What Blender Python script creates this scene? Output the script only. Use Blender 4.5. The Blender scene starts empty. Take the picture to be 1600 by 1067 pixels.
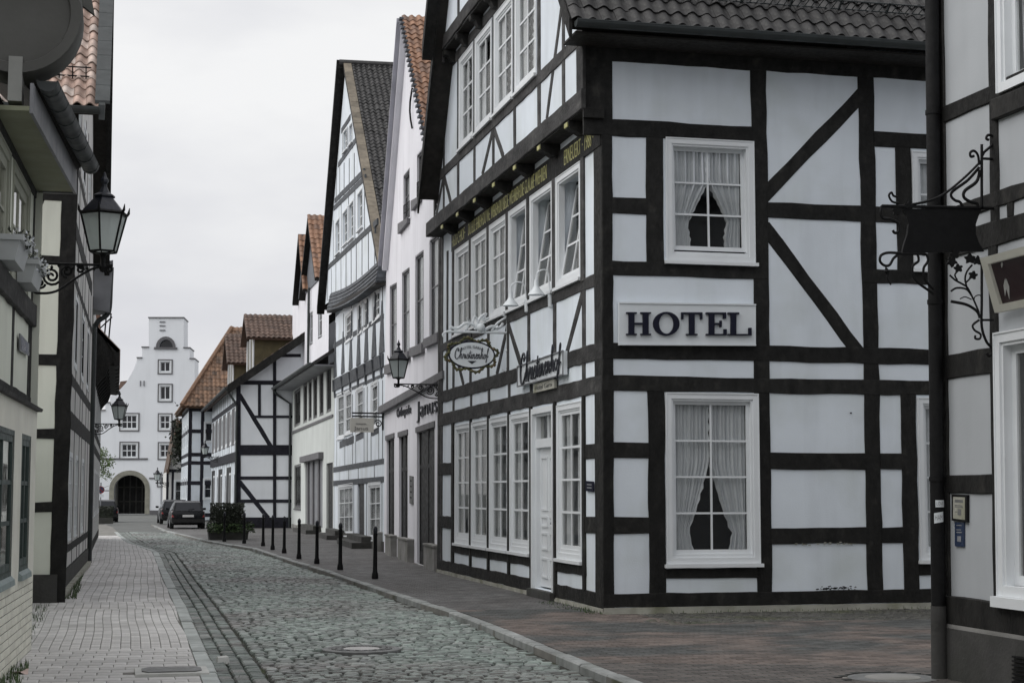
import bpy, math, random
import numpy as np
from mathutils import Vector, Matrix
from mathutils.geometry import tessellate_polygon
random.seed(7); rng = np.random.default_rng(7)
S = bpy.context.scene
COL = S.collection
# ------------------------------------------------------------------ camera
FPX = 2600.0
TH = math.atan(235.5 / FPX)
PSI = math.atan(617 / FPX * math.cos(TH))
CAM = Vector((0, 0, 1.65))
Fv = Vector((math.sin(PSI) * math.cos(TH), math.cos(PSI) * math.cos(TH), math.sin(TH)))
Rv = Vector((math.cos(PSI), -math.sin(PSI), 0))
Uv = Rv.cross(Fv)
cd = bpy.data.cameras.new('camera')
cd.sensor_width = 36.0
cd.lens = FPX / 1600 * 36.0
cd.clip_start = 0.05
cd.clip_end = 3000
cam = bpy.data.objects.new('camera', cd)
COL.objects.link(cam)
cam.matrix_world = Matrix(((Rv.x, Uv.x, -Fv.x, CAM.x), (Rv.y, Uv.y, -Fv.y, CAM.y), (Rv.z, Uv.z, -Fv.z, CAM.z), (0, 0, 0, 1)))
S.camera = cam
# ------------------------------------------------------------------ sky and sun (overcast)
SUN_EL, SUN_AZ = math.radians(46), math.radians(-88)      # azimuth measured from +Y towards +X
w = bpy.data.worlds.new('World'); S.world = w; w.use_nodes = True
nt = w.node_tree; N = nt.nodes; Lk = nt.links
N.clear()
out = N.new('ShaderNodeOutputWorld'); bg = N.new('ShaderNodeBackground')
sky = N.new('ShaderNodeTexSky'); sky.sky_type = 'NISHITA'; sky.sun_disc = False
sky.sun_elevation = SUN_EL; sky.sun_rotation = SUN_AZ; sky.air_density = 1.0; sky.dust_density = 3.0
tc = N.new('ShaderNodeTexCoord'); mp = N.new('ShaderNodeMapping'); mp.inputs['Scale'].default_value = (1.0, 1.0, 2.6)
no = N.new('ShaderNodeTexNoise'); no.inputs['Scale'].default_value = 2.6; no.inputs['Detail'].default_value = 6; no.inputs['Roughness'].default_value = .52
rp = N.new('ShaderNodeValToRGB'); cr = rp.color_ramp
cr.elements[0].position = .34; cr.elements[0].color = (6.9, 6.95, 7.35, 1)
cr.elements[1].position = .60; cr.elements[1].color = (9.2, 9.2, 9.22, 1)
mx = N.new('ShaderNodeMix'); mx.data_type = 'RGBA'; mx.inputs[0].default_value = .94
Lk.new(tc.outputs['Generated'], mp.inputs['Vector']); Lk.new(mp.outputs['Vector'], no.inputs['Vector'])
Lk.new(no.outputs['Fac'], rp.inputs['Fac']); Lk.new(sky.outputs['Color'], mx.inputs[6]); Lk.new(rp.outputs['Color'], mx.inputs[7])
Lk.new(mx.outputs[2], bg.inputs['Color']); bg.inputs['Strength'].default_value = .0728
Lk.new(bg.outputs['Background'], out.inputs['Surface'])
sd = bpy.data.lights.new('sun', 'SUN'); sd.energy = 1.5; sd.angle = math.radians(80); sd.color = (1, .985, .96)
sun = bpy.data.objects.new('sun', sd); COL.objects.link(sun)
sdir = Vector((math.sin(SUN_AZ) * math.cos(SUN_EL), math.cos(SUN_AZ) * math.cos(SUN_EL), math.sin(SUN_EL)))
sun.rotation_euler = sdir.to_track_quat('Z', 'Y').to_euler(); sun.location = (-20, 10, 40)
S.view_settings.view_transform = 'Standard'; S.view_settings.look = 'None'
S.view_settings.gamma = 1; S.view_settings.use_curve_mapping = False
S.view_settings.exposure = 0.50
# ------------------------------------------------------------------ helpers: rays and meshes
def ray(x, y): return Fv * FPX + Rv * (x - 800) + Uv * (533.5 - y)
def gnd(x, y, z=0.0):
    d = ray(x, y); return CAM + d * ((z - CAM.z) / d.z)
def atY(x, y, Y):
    d = ray(x, y); return CAM + d * (Y / d.y)
def atX(x, y, X):
    d = ray(x, y); return CAM + d * (X / d.x)
def proj(p):
    d = Vector(p) - CAM; k = d.dot(Fv)
    if k < .1: return (-9999, -9999, k)
    return (800 + FPX * d.dot(Rv) / k, 533.5 - FPX * d.dot(Uv) / k, k)
def in_frame(p, m=25):
    x, y, k = proj(p); return k > 0 and -m < x < 1600 + m and -m < y < 1067 + m
ORG = {}
def org(o):
    return ORG.get(o.name, Vector((0, 0, 0))) if o else Vector((0, 0, 0))
def tag(o, label=None, cat=None, group=None, kind=None):
    if label: o['label'] = label
    if cat: o['category'] = cat
    if group: o['group'] = group
    if kind: o['kind'] = kind
    return o
def thing(name, loc, label, cat, group=None):
    o = bpy.data.objects.new(name, None); o.empty_display_size = .2
    COL.objects.link(o); o.location = loc; ORG[o.name] = Vector(loc)
    return tag(o, label, cat, group)
def link_mesh(name, me, parent=None, loc=(0, 0, 0), rot=None):
    o = bpy.data.objects.new(name, me); COL.objects.link(o)
    if parent: o.parent = parent; ORG[o.name] = org(parent)
    else: ORG[o.name] = Vector(loc)
    o.location = loc
    if rot: o.rotation_euler = rot
    return o
def copy_tree(o, loc=None, rz=None, parent=None):
    c = o.copy(); COL.objects.link(c)
    if parent: c.parent = parent
    if loc is not None: c.location = loc; ORG[c.name] = Vector(loc)
    if rz is not None: c.rotation_euler = (0, 0, rz)
    for ch in list(o.children): copy_tree(ch, parent=c)
    return c
class MB:
    def __init__(s): s.v = []; s.f = []
    def add(s, vs, fs):
        b = len(s.v); s.v += [tuple(p) for p in vs]; s.f += [tuple(i + b for i in f) for f in fs]; return s
    def hexa(s, p):   # p: 4 bottom (ccw) + 4 top
        return s.add(p, [(3, 2, 1, 0), (4, 5, 6, 7), (0, 1, 5, 4), (1, 2, 6, 5), (2, 3, 7, 6), (3, 0, 4, 7)])
    def box(s, x0, x1, y0, y1, z0, z1):
        return s.hexa([(x0, y0, z0), (x1, y0, z0), (x1, y1, z0), (x0, y1, z0), (x0, y0, z1), (x1, y0, z1), (x1, y1, z1), (x0, y1, z1)])
    def cbox(s, c, d, rz=0, ch=.0):
        ca, sa = math.cos(rz), math.sin(rz); P = []
        for dz in (-.5, .5):
            for dx, dy in ((-.5, -.5), (.5, -.5), (.5, .5), (-.5, .5)):
                x, y = dx * d[0], dy * d[1]
                P.append((c[0] + x * ca - y * sa, c[1] + x * sa + y * ca, c[2] + dz * d[2]))
        return s.hexa(P)
    def prism(s, poly, vec):
        n = len(poly); v = Vector(vec); P = [Vector(p) for p in poly]; Q = [p + v for p in P]
        s.add(P + Q, [tuple(range(n - 1, -1, -1)), tuple(range(n, 2 * n))] + [(i, (i + 1) % n, n + (i + 1) % n, n + i) for i in range(n)]); return s
    def tube(s, pts, r, n=6, closed=False):
        P = [Vector(p) for p in pts]; m = len(P); R = r if isinstance(r, (list, tuple)) else [r] * m
        rings = []; prev = None
        for i in range(m):
            if closed: t = P[(i + 1) % m] - P[i - 1]
            else: t = P[min(i + 1, m - 1)] - P[max(i - 1, 0)]
            if t.length < 1e-9: t = Vector((0, 0, 1))
            t.normalize()
            if prev is None:
                a = Vector((0, 0, 1)) if abs(t.z) < .9 else Vector((1, 0, 0))
                a = (a - t * a.dot(t)).normalized()
            else:
                a = prev - t * prev.dot(t)
                a = a.normalized() if a.length > 1e-6 else t.orthogonal().normalized()
            prev = a; b = t.cross(a)
            rings.append([P[i] + (a * math.cos(k * 2 * math.pi / n) + b * math.sin(k * 2 * math.pi / n)) * R[i] for k in range(n)])
        vs = [p for rg in rings for p in rg]; fs = []
        for i in range(m if closed else m - 1):
            j = (i + 1) % m
            for k in range(n): fs.append((i * n + k, i * n + (k + 1) % n, j * n + (k + 1) % n, j * n + k))
        if not closed: fs += [tuple(range(n - 1, -1, -1)), tuple((m - 1) * n + k for k in range(n))]
        return s.add(vs, fs)
    def lathe(s, c, prof, n=16, ang=0, sq=1.0):
        c = Vector(c); vs = []; fs = []
        for r, z in prof:
            for k in range(n):
                a = ang + k * 2 * math.pi / n; vs.append(c + Vector((r * math.cos(a), r * math.sin(a) * sq, z)))
        m = len(prof)
        for i in range(m - 1):
            for k in range(n): fs.append((i * n + k, i * n + (k + 1) % n, (i + 1) * n + (k + 1) % n, (i + 1) * n + k))
        fs += [tuple(range(n - 1, -1, -1)), tuple((m - 1) * n + k for k in range(n))]
        return s.add(vs, fs)
    def grid(s, fn, nu, nv):
        vs = [fn(i / nu, j / nv) for j in range(nv + 1) for i in range(nu + 1)]
        return s.add(vs, [(j * (nu + 1) + i, j * (nu + 1) + i + 1, (j + 1) * (nu + 1) + i + 1, (j + 1) * (nu + 1) + i) for j in range(nv) for i in range(nu)])
    def build(s, name, mat, parent=None, smooth=False, loc=None, auto=None):
        o3 = org(parent) if parent else (Vector(loc) if loc is not None else Vector((0, 0, 0)))
        me = bpy.data.meshes.new(name)
        a = np.array(s.v, dtype=float) - np.array(o3)
        me.from_pydata(a.tolist(), [], s.f)
        me.materials.append(mat)
        if smooth:
            me.polygons.foreach_set('use_smooth', [True] * len(me.polygons))
            if auto: me.set_sharp_from_angle(angle=math.radians(auto))
        me.update()
        return link_mesh(name, me, parent, (0, 0, 0) if parent else o3)
def joined(name, mesh_v, mesh_f, mats4, mat, parent, smooth=False):
    """many copies of one small mesh baked into one object (kind stuff)"""
    V = np.array(mesh_v, float); n = len(V); allv = []; fs = []
    Vh = np.c_[V, np.ones(n)]; o3 = np.array(org(parent))
    for k, M in enumerate(mats4):
        allv.append((Vh @ np.array(M).T)[:, :3] - o3)
        b = k * n; fs += [tuple(i + b for i in f) for f in mesh_f]
    me = bpy.data.meshes.new(name); me.from_pydata(np.vstack(allv).tolist(), [], fs); me.materials.append(mat)
    if smooth: me.polygons.foreach_set('use_smooth', [True] * len(me.polygons))
    me.update(); o = link_mesh(name, me, parent); o['kind'] = 'stuff'; return o
# ------------------------------------------------------------------ materials
def mat(name, col, rough=.7, var=.12, sc=3.0, bump=.15, bsc=40., rnd=0., col2=None, c2sc=1.2, c2lo=.5, c2hi=.7, streak=0., metal=0., spec=.5, stretch=None, bd=.01, dirt=None):
    m = bpy.data.materials.new(name); m.use_nodes = True; t = m.node_tree; n = t.nodes; l = t.links
    p = n['Principled BSDF']; p.inputs['Roughness'].default_value = rough; p.inputs['Metallic'].default_value = metal
    p.inputs['Specular IOR Level'].default_value = spec
    c = n.new('ShaderNodeTexCoord'); vec = c.outputs['Object']
    oi = n.new('ShaderNodeObjectInfo'); ge = n.new('ShaderNodeNewGeometry')
    ad = n.new('ShaderNodeMath'); ad.operation = 'ADD'; l.new(oi.outputs['Random'], ad.inputs[0]); l.new(ge.outputs['Random Per Island'], ad.inputs[1])
    fr = n.new('ShaderNodeMath'); fr.operation = 'FRACT'; l.new(ad.outputs[0], fr.inputs[0])
    def noise(scale, detail=4, v=None, w=None):
        q = n.new('ShaderNodeTexNoise'); q.inputs['Scale'].default_value = scale; q.inputs['Detail'].default_value = detail
        l.new(v or vec, q.inputs['Vector']); return q.outputs['Fac']
    def mapr(o, a, b, c_, d):
        q = n.new('ShaderNodeMapRange'); q.inputs[1].default_value = a; q.inputs[2].default_value = b; q.inputs[3].default_value = c_; q.inputs[4].default_value = d
        l.new(o, q.inputs[0]); return q.outputs[0]
    def mul(a, b):
        q = n.new('ShaderNodeMath'); q.operation = 'MULTIPLY'; l.new(a, q.inputs[0]); l.new(b, q.inputs[1]); return q.outputs[0]
    sv = vec
    if stretch:
        mpn = n.new('ShaderNodeMapping'); mpn.inputs['Scale'].default_value = stretch; l.new(vec, mpn.inputs['Vector']); sv = mpn.outputs['Vector']
    f = mapr(noise(sc, 5, sv), .3, .7, 1 - var, 1 + var)
    if rnd: f = mul(f, mapr(fr.outputs[0], 0, 1, 1 - rnd, 1 + rnd))
    if streak:
        ms = n.new('ShaderNodeMapping'); ms.inputs['Scale'].default_value = (1.7, 1.7, .22); l.new(vec, ms.inputs['Vector'])
        f = mul(f, mapr(noise(1.6, 4, ms.outputs['Vector']), .5, .75, 1, 1 - streak))
    base = n.new('ShaderNodeRGB'); base.outputs[0].default_value = (*col, 1); bo = base.outputs[0]
    if col2:
        q = n.new('ShaderNodeMix'); q.data_type = 'RGBA'; l.new(bo, q.inputs[6]); q.inputs[7].default_value = (*col2, 1)
        l.new(mapr(noise(c2sc, 5), c2lo, c2hi, 0, 1), q.inputs[0]); bo = q.outputs[2]
    if dirt:   # dirt = (colour, random share of pieces)
        q = n.new('ShaderNodeMix'); q.data_type = 'RGBA'; l.new(bo, q.inputs[6]); q.inputs[7].default_value = (*dirt[0], 1)
        x = n.new('ShaderNodeMath'); x.operation = 'MULTIPLY'; x.inputs[1].default_value = 7.13; l.new(fr.outputs[0], x.inputs[0])
        y = n.new('ShaderNodeMath'); y.operation = 'FRACT'; l.new(x.outputs[0], y.inputs[0])
        l.new(mapr(y.outputs[0], 1 - dirt[1] - .15, 1 - dirt[1] + .15, 0, 1), q.inputs[0]); bo = q.outputs[2]
    vm = n.new('ShaderNodeVectorMath'); vm.operation = 'SCALE'; l.new(bo, vm.inputs[0]); l.new(f, vm.inputs['Scale'])
    l.new(vm.outputs[0], p.inputs['Base Color'])
    l.new(mapr(noise(sc * 2.3, 3), .3, .7, max(0, rough - .1), min(1, rough + .1)), p.inputs['Roughness'])
    if bump:
        b = n.new('ShaderNodeBump'); b.inputs['Strength'].default_value = bump; b.inputs['Distance'].default_value = bd
        l.new(noise(bsc, 4, sv), b.inputs['Height']); l.new(b.outputs[0], p.inputs['Normal'])
    return m
def glass(name, tint=.93, ior=1.5, wob=.0025):
    m = bpy.data.materials.new(name); m.use_nodes = True; t = m.node_tree; n = t.nodes; l = t.links; n.clear()
    o = n.new('ShaderNodeOutputMaterial'); mxs = n.new('ShaderNodeMixShader'); tr = n.new('ShaderNodeBsdfTransparent'); gl = n.new('ShaderNodeBsdfGlossy')
    tr.inputs[0].default_value = (tint, tint, tint * .99, 1); gl.inputs['Roughness'].default_value = .015
    fr = n.new('ShaderNodeFresnel'); fr.inputs[0].default_value = ior
    c = n.new('ShaderNodeTexCoord'); q = n.new('ShaderNodeTexNoise'); q.inputs['Scale'].default_value = 2.5; l.new(c.outputs['Object'], q.inputs['Vector'])
    b = n.new('ShaderNodeBump'); b.inputs['Strength'].default_value = .35; b.inputs['Distance'].default_value = wob; l.new(q.outputs[0], b.inputs['Height'])
    l.new(b.outputs[0], gl.inputs['Normal'])
    ma = n.new('ShaderNodeMath'); ma.operation = 'MULTIPLY_ADD'; ma.inputs[1].default_value = 1.15; ma.inputs[2].default_value = .02; l.new(fr.outputs[0], ma.inputs[0])
    gg_ = n.new('ShaderNodeNewGeometry'); iv_ = n.new('ShaderNodeMath'); iv_.operation = 'SUBTRACT'; iv_.inputs[0].default_value = 1; l.new(gg_.outputs['Backfacing'], iv_.inputs[1])
    mu_ = n.new('ShaderNodeMath'); mu_.operation = 'MULTIPLY'; l.new(ma.outputs[0], mu_.inputs[0]); l.new(iv_.outputs[0], mu_.inputs[1])   # only the outer face of a pane mirrors
    l.new(mu_.outputs[0], mxs.inputs[0]); l.new(tr.outputs[0], mxs.inputs[1]); l.new(gl.outputs[0], mxs.inputs[2]); l.new(mxs.outputs[0], o.inputs[0])
    return m
M = {}
M['plaster'] = mat('plaster_white', (.735, .79, .85), .85, .05, 1.1, .35, 45, streak=.10, bd=.006, col2=(.64, .69, .71), c2sc=.9, c2lo=.48, c2hi=.72)
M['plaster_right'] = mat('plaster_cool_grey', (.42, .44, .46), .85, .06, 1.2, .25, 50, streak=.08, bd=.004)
M['plaster_bright'] = mat('plaster_bright_white', (.80, .83, .87), .85, .05, 1.0, .2, 50, streak=.05, bd=.004)
M['soffit_lilac'] = mat('soffit_lilac_paint', (.40, .40, .45), .7, .12, 2, .1)
M['plaster_warm'] = mat('plaster_warm_grey', (.62, .615, .60), .85, .06, 1.2, .25, 50, streak=.12, bd=.004)
M['plaster_green'] = mat('plaster_pale_green', (.72, .745, .66), .85, .06, 1.0, .3, 45, streak=.14, bd=.005)
M['plaster_lilac'] = mat('plaster_lilac_white', (.79, .785, .83), .85, .05, .8, .2, 40, streak=.10, bd=.004)
M['plaster_cream'] = mat('plaster_cream_grey', (.53, .52, .475), .85, .05, 1, .2, 40, streak=.12)
M['plaster_mint'] = mat('plaster_pale_mint', (.585, .615, .595), .85, .05, 1, .2, 40, streak=.10)
M['gate_white'] = mat('gate_white_render', (.80, .825, .86), .85, .03, .4, .1, 20, streak=.05)
M['timber'] = mat('timber_black', (.0100, .0097, .0090), .70, .6, 7, .9, 26, rnd=.35, stretch=(1, 1, .45), bd=.012, spec=.3, col2=(.026, .025, .022), c2sc=5, c2lo=.56, c2hi=.74)
M['timber_side'] = mat('timber_weathered', (.040, .039, .039), .75, .5, 5, .7, 30, rnd=.3, stretch=(1, .4, 1), bd=.012, spec=.3, col2=(.075, .073, .07), c2sc=5, c2lo=.54, c2hi=.74)
M['timber_grey'] = mat('timber_grey', (.085, .092, .102), .8, .4, 6, .5, 30, rnd=.2, bd=.01, spec=.3)
M['timber_blue'] = mat('timber_dark_blue', (.016, .016, .024), .75, .4, 5, .5, 30, rnd=.2, bd=.01, spec=.3)
M['soffit'] = mat('soffit_boards', (.020, .018, .016), .75, .3, 6, .4, 30, spec=.3)
M['white'] = mat('white_paint', (.74, .765, .785), .45, .04, 2, .08, 60)
M['offwhite'] = mat('offwhite_paint', (.74, .73, .65), .55, .08, 2, .2, 50, col2=(.56, .55, .46), c2lo=.55, c2hi=.75)
M['curtain'] = mat('curtain_lace', (.66, .69, .73), .9, .05, 6, .1, 200)
M['glass'] = glass('window_glass')
M['frost'] = mat('frosted_glass', (.80, .84, .84), .25, .05, 3, 0)
_t = M['frost'].node_tree; _o = _t.nodes['Material Output']; _p = _t.nodes['Principled BSDF']
_tl = _t.nodes.new('ShaderNodeBsdfTranslucent'); _tl.inputs[0].default_value = (.86, .90, .89, 1); _tp = _t.nodes.new('ShaderNodeBsdfTransparent'); _tp.inputs[0].default_value = (.95, .97, .96, 1)
_m1 = _t.nodes.new('ShaderNodeMixShader'); _m1.inputs[0].default_value = .45; _m2 = _t.nodes.new('ShaderNodeMixShader'); _m2.inputs[0].default_value = .42
_t.links.new(_p.outputs[0], _m1.inputs[1]); _t.links.new(_tl.outputs[0], _m1.inputs[2]); _t.links.new(_m1.outputs[0], _m2.inputs[1]); _t.links.new(_tp.outputs[0], _m2.inputs[2]); _t.links.new(_m2.outputs[0], _o.inputs[0])
M['iron'] = mat('black_iron', (.006, .006, .0065), .6, .3, 10, .2, 60, spec=.22)
M['iron_blue'] = mat('dark_blue_iron', (.012, .014, .022), .45, .3, 10, .2, 60)
M['zinc'] = mat('zinc_grey', (.20, .205, .22), .5, .2, 2, .1, 30)
M['zinc_dark'] = mat('zinc_dark', (.030, .036, .037), .5, .25, 3, .1, 30)
M['stone'] = mat('stone_grey', (.25, .245, .235), .85, .2, 3, .4, 30, col2=(.14, .14, .125), c2lo=.45, c2hi=.7)
M['stone_pale'] = mat('stone_pale_moss', (.36, .355, .31), .88, .2, 3, .5, 30, col2=(.15, .155, .09), c2lo=.5, c2hi=.75, c2sc=2)
M['stone_dark'] = mat('stone_dark', (.05, .049, .047), .85, .25, 3, .5, 30, col2=(.035, .037, .03), c2lo=.45, c2hi=.7)
M['brick_cream'] = mat('brick_cream', (.76, .75, .66), .6, .07, 4, .2, 60, rnd=.08, col2=(.60, .60, .48), c2lo=.55, c2hi=.8)
M['mortar'] = mat('mortar_dark', (.17, .165, .145), .95, .2, 8, .3, 60)
M['tile_red'] = mat('roof_tile_red', (.40, .285, .235), .72, .22, 7, .35, 40, rnd=.25, col2=(.30, .265, .24), c2lo=.45, c2hi=.7, dirt=((.46, .39, .35), .3))
M['tile_orange'] = mat('roof_tile_orange', (.25, .135, .082), .7, .22, 6, .35, 40, rnd=.22, dirt=((.17, .10, .07), .3))
M['tile_black'] = mat('roof_tile_black', (.022, .021, .021), .62, .4, 5, .4, 40, rnd=.4, col2=(.05, .05, .046), c2lo=.60, c2hi=.75, c2sc=9)
M['tile_ochre'] = mat('verge_tile_ochre', (.155, .132, .10), .75, .25, 6, .3, 40, rnd=.25)
M['tile_far'] = mat('roof_tile_rust', (.155, .09, .055), .75, .25, 4, .3, 30, rnd=.35, dirt=((.10, .065, .045), .3))
M['tile_maroon'] = mat('roof_tile_maroon', (.095, .06, .045), .75, .25, 4, .3, 30, rnd=.3)
M['slate'] = mat('slate_grey', (.12, .13, .15), .6, .2, 5, .3, 40, rnd=.2)
M['cobble'] = mat('cobble_granite', (.202, .238, .217), .48, .30, 11, .7, 50, rnd=.42, col2=(.155, .15, .142), c2sc=.35, c2lo=.47, c2hi=.62, dirt=((.21, .225, .215), .2), bd=.006)
M['cobble_gutter'] = mat('cobble_gutter_stone', (.135, .158, .145), .55, .3, 9, .6, 50, rnd=.38, dirt=((.17, .17, .16), .3), bd=.006)
M['cobble_dark'] = mat('cobble_dark', (.07, .068, .06), .55, .25, 9, .4, 60, rnd=.35, col2=(.06, .065, .035), c2sc=1.5, c2lo=.5, c2hi=.7)
M['joint'] = mat('joint_dirt', (.030, .030, .024), .95, .35, 3, .5, 40, col2=(.045, .055, .018), c2sc=1.6, c2lo=.55, c2hi=.72)
M['paver'] = mat('paver_grey', (.58, .568, .56), .72, .15, 3, .3, 70, rnd=.14, col2=(.47, .455, .445), c2sc=.5, c2lo=.45, c2hi=.65, bd=.004)
M['paver_brown'] = mat('paver_brown', (.115, .092, .080), .75, .25, 3, .4, 60, rnd=.36, col2=(.056, .058, .056), c2sc=.55, c2lo=.45, c2hi=.56, bd=.004)
M['paver_dark'] = mat('paver_damp_grey', (.098, .095, .093), .6, .25, 3, .4, 60, rnd=.34, col2=(.07, .065, .062), c2sc=.5, c2lo=.45, c2hi=.65, bd=.004)
M['joint_pave'] = mat('joint_sand', (.19, .185, .17), .95, .3, 3, .4, 40, col2=(.05, .06, .025), c2sc=1.3, c2lo=.58, c2hi=.75)
M['kerb'] = mat('kerb_granite', (.40, .425, .415), .7, .2, 5, .35, 60, rnd=.14, col2=(.26, .28, .27), c2lo=.5, c2hi=.7)
M['kerb_dull'] = mat('kerb_dull_granite', (.27, .28, .275), .75, .25, 5, .4, 60, rnd=.18, col2=(.17, .18, .17), c2lo=.45, c2hi=.7)
M['frame_olive'] = mat('frame_grey_olive', (.36, .37, .31), .6, .1, 3, .1)
M['boxgrey'] = mat('flower_box_grey', (.45, .47, .48), .6, .08, 3, .1)
M['asphalt'] = mat('asphalt_far', (.12, .125, .12), .9, .15, 1, .2, 20)
M['leaf'] = mat('leaf_green', (.050, .085, .028), .6, .3, 6, 0, rnd=.45)
M['leaf_dark'] = mat('leaf_dark', (.018, .024, .013), .6, .3, 6, 0, rnd=.5)
M['leaf_tree'] = mat('leaf_tree_green', (.105, .16, .045), .6, .3, 6, 0, rnd=.35)
M['bark'] = mat('bark', (.06, .05, .04), .9, .3, 8, .5, 30)
M['carpaint'] = mat('car_paint_black', (.004, .005, .007), .28, .05, 2, 0, spec=.3)
M['carglass'] = mat('car_glass_dark', (.010, .012, .016), .10, .05, 2, 0, spec=.5)
M['rubber'] = mat('tyre_rubber', (.012, .012, .012), .85, .2, 10, .2)
M['redlens'] = mat('lens_red', (.22, .012, .012), .2, .1, 5, 0)
M['plate'] = mat('number_plate', (.55, .55, .55), .4, .05, 5, 0)
M['gold'] = mat('gold_paint', (.44, .425, .18), .5, .2, 6, .1)
M['navy'] = mat('navy_letters', (.010, .011, .024), .75, .1, 5, 0, spec=.2)
M['signwhite'] = mat('sign_white', (.70, .735, .76), .4, .04, 3, .05)
M['ink'] = mat('sign_ink', (.02, .022, .03), .5, .1, 5, 0)
M['wreath'] = mat('wreath_gilt_green', (.075, .075, .028), .6, .5, 14, .5, 60, col2=(.11, .07, .03), c2sc=7, c2lo=.52, c2hi=.62)
M['maroon'] = mat('maroon_board', (.026, .008, .012), .4, .2, 3, .05)
M['bluesign'] = mat('blue_enamel', (.022, .035, .075), .3, .1, 3, .05)
M['dark'] = mat('indoor_shade', (.012, .012, .012), .9, .3, 2, .1)  # near-black base colour standing in for unlit indoor shade
M['doorwhite'] = mat('door_white', (.74, .765, .785), .4, .04, 2, .06, 60)
M['doordark'] = mat('door_dark', (.008, .008, .008), .55, .2, 4, .1, spec=.3)
M['greenframe'] = mat('green_frame_paint', (.03, .05, .045), .45, .2, 4, .1)
M['sillgreen'] = mat('sill_grey_green', (.22, .27, .27), .55, .15, 4, .1)
M['coving'] = mat('coving_grey_paint', (.085, .085, .078), .6, .2, 1.2, .15, 20, col2=(.06, .062, .056), c2lo=.45, c2hi=.7)
M['coving_light'] = mat('coving_pale_edge', (.26, .265, .25), .6, .15, 3, .1)
M['sofgreen'] = mat('soffit_olive_paint', (.24, .25, .17), .7, .12, 2, .1)
M['shutter'] = mat('shutter_grey', (.12, .118, .125), .65, .1, 3, .1)
M['olive'] = mat('olive_boards', (.085, .070, .035), .8, .2, 4, .3, 20)
M['castgrey'] = mat('cast_cover', (.14, .142, .14), .55, .3, 8, .3, 50)
M['concrete'] = mat('concrete_pale', (.56, .56, .54), .85, .12, 4, .3, 50)
M['cover_centre'] = mat('cover_centre', (.40, .39, .385), .7, .2, 6, .4, 50)
M['paper'] = mat('paper_pinkish', (.62, .48, .44), .8, .1, 5, 0)
M['archstone'] = mat('arch_stone', (.25, .245, .205), .85, .2, 3, .3, 30)
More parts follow.
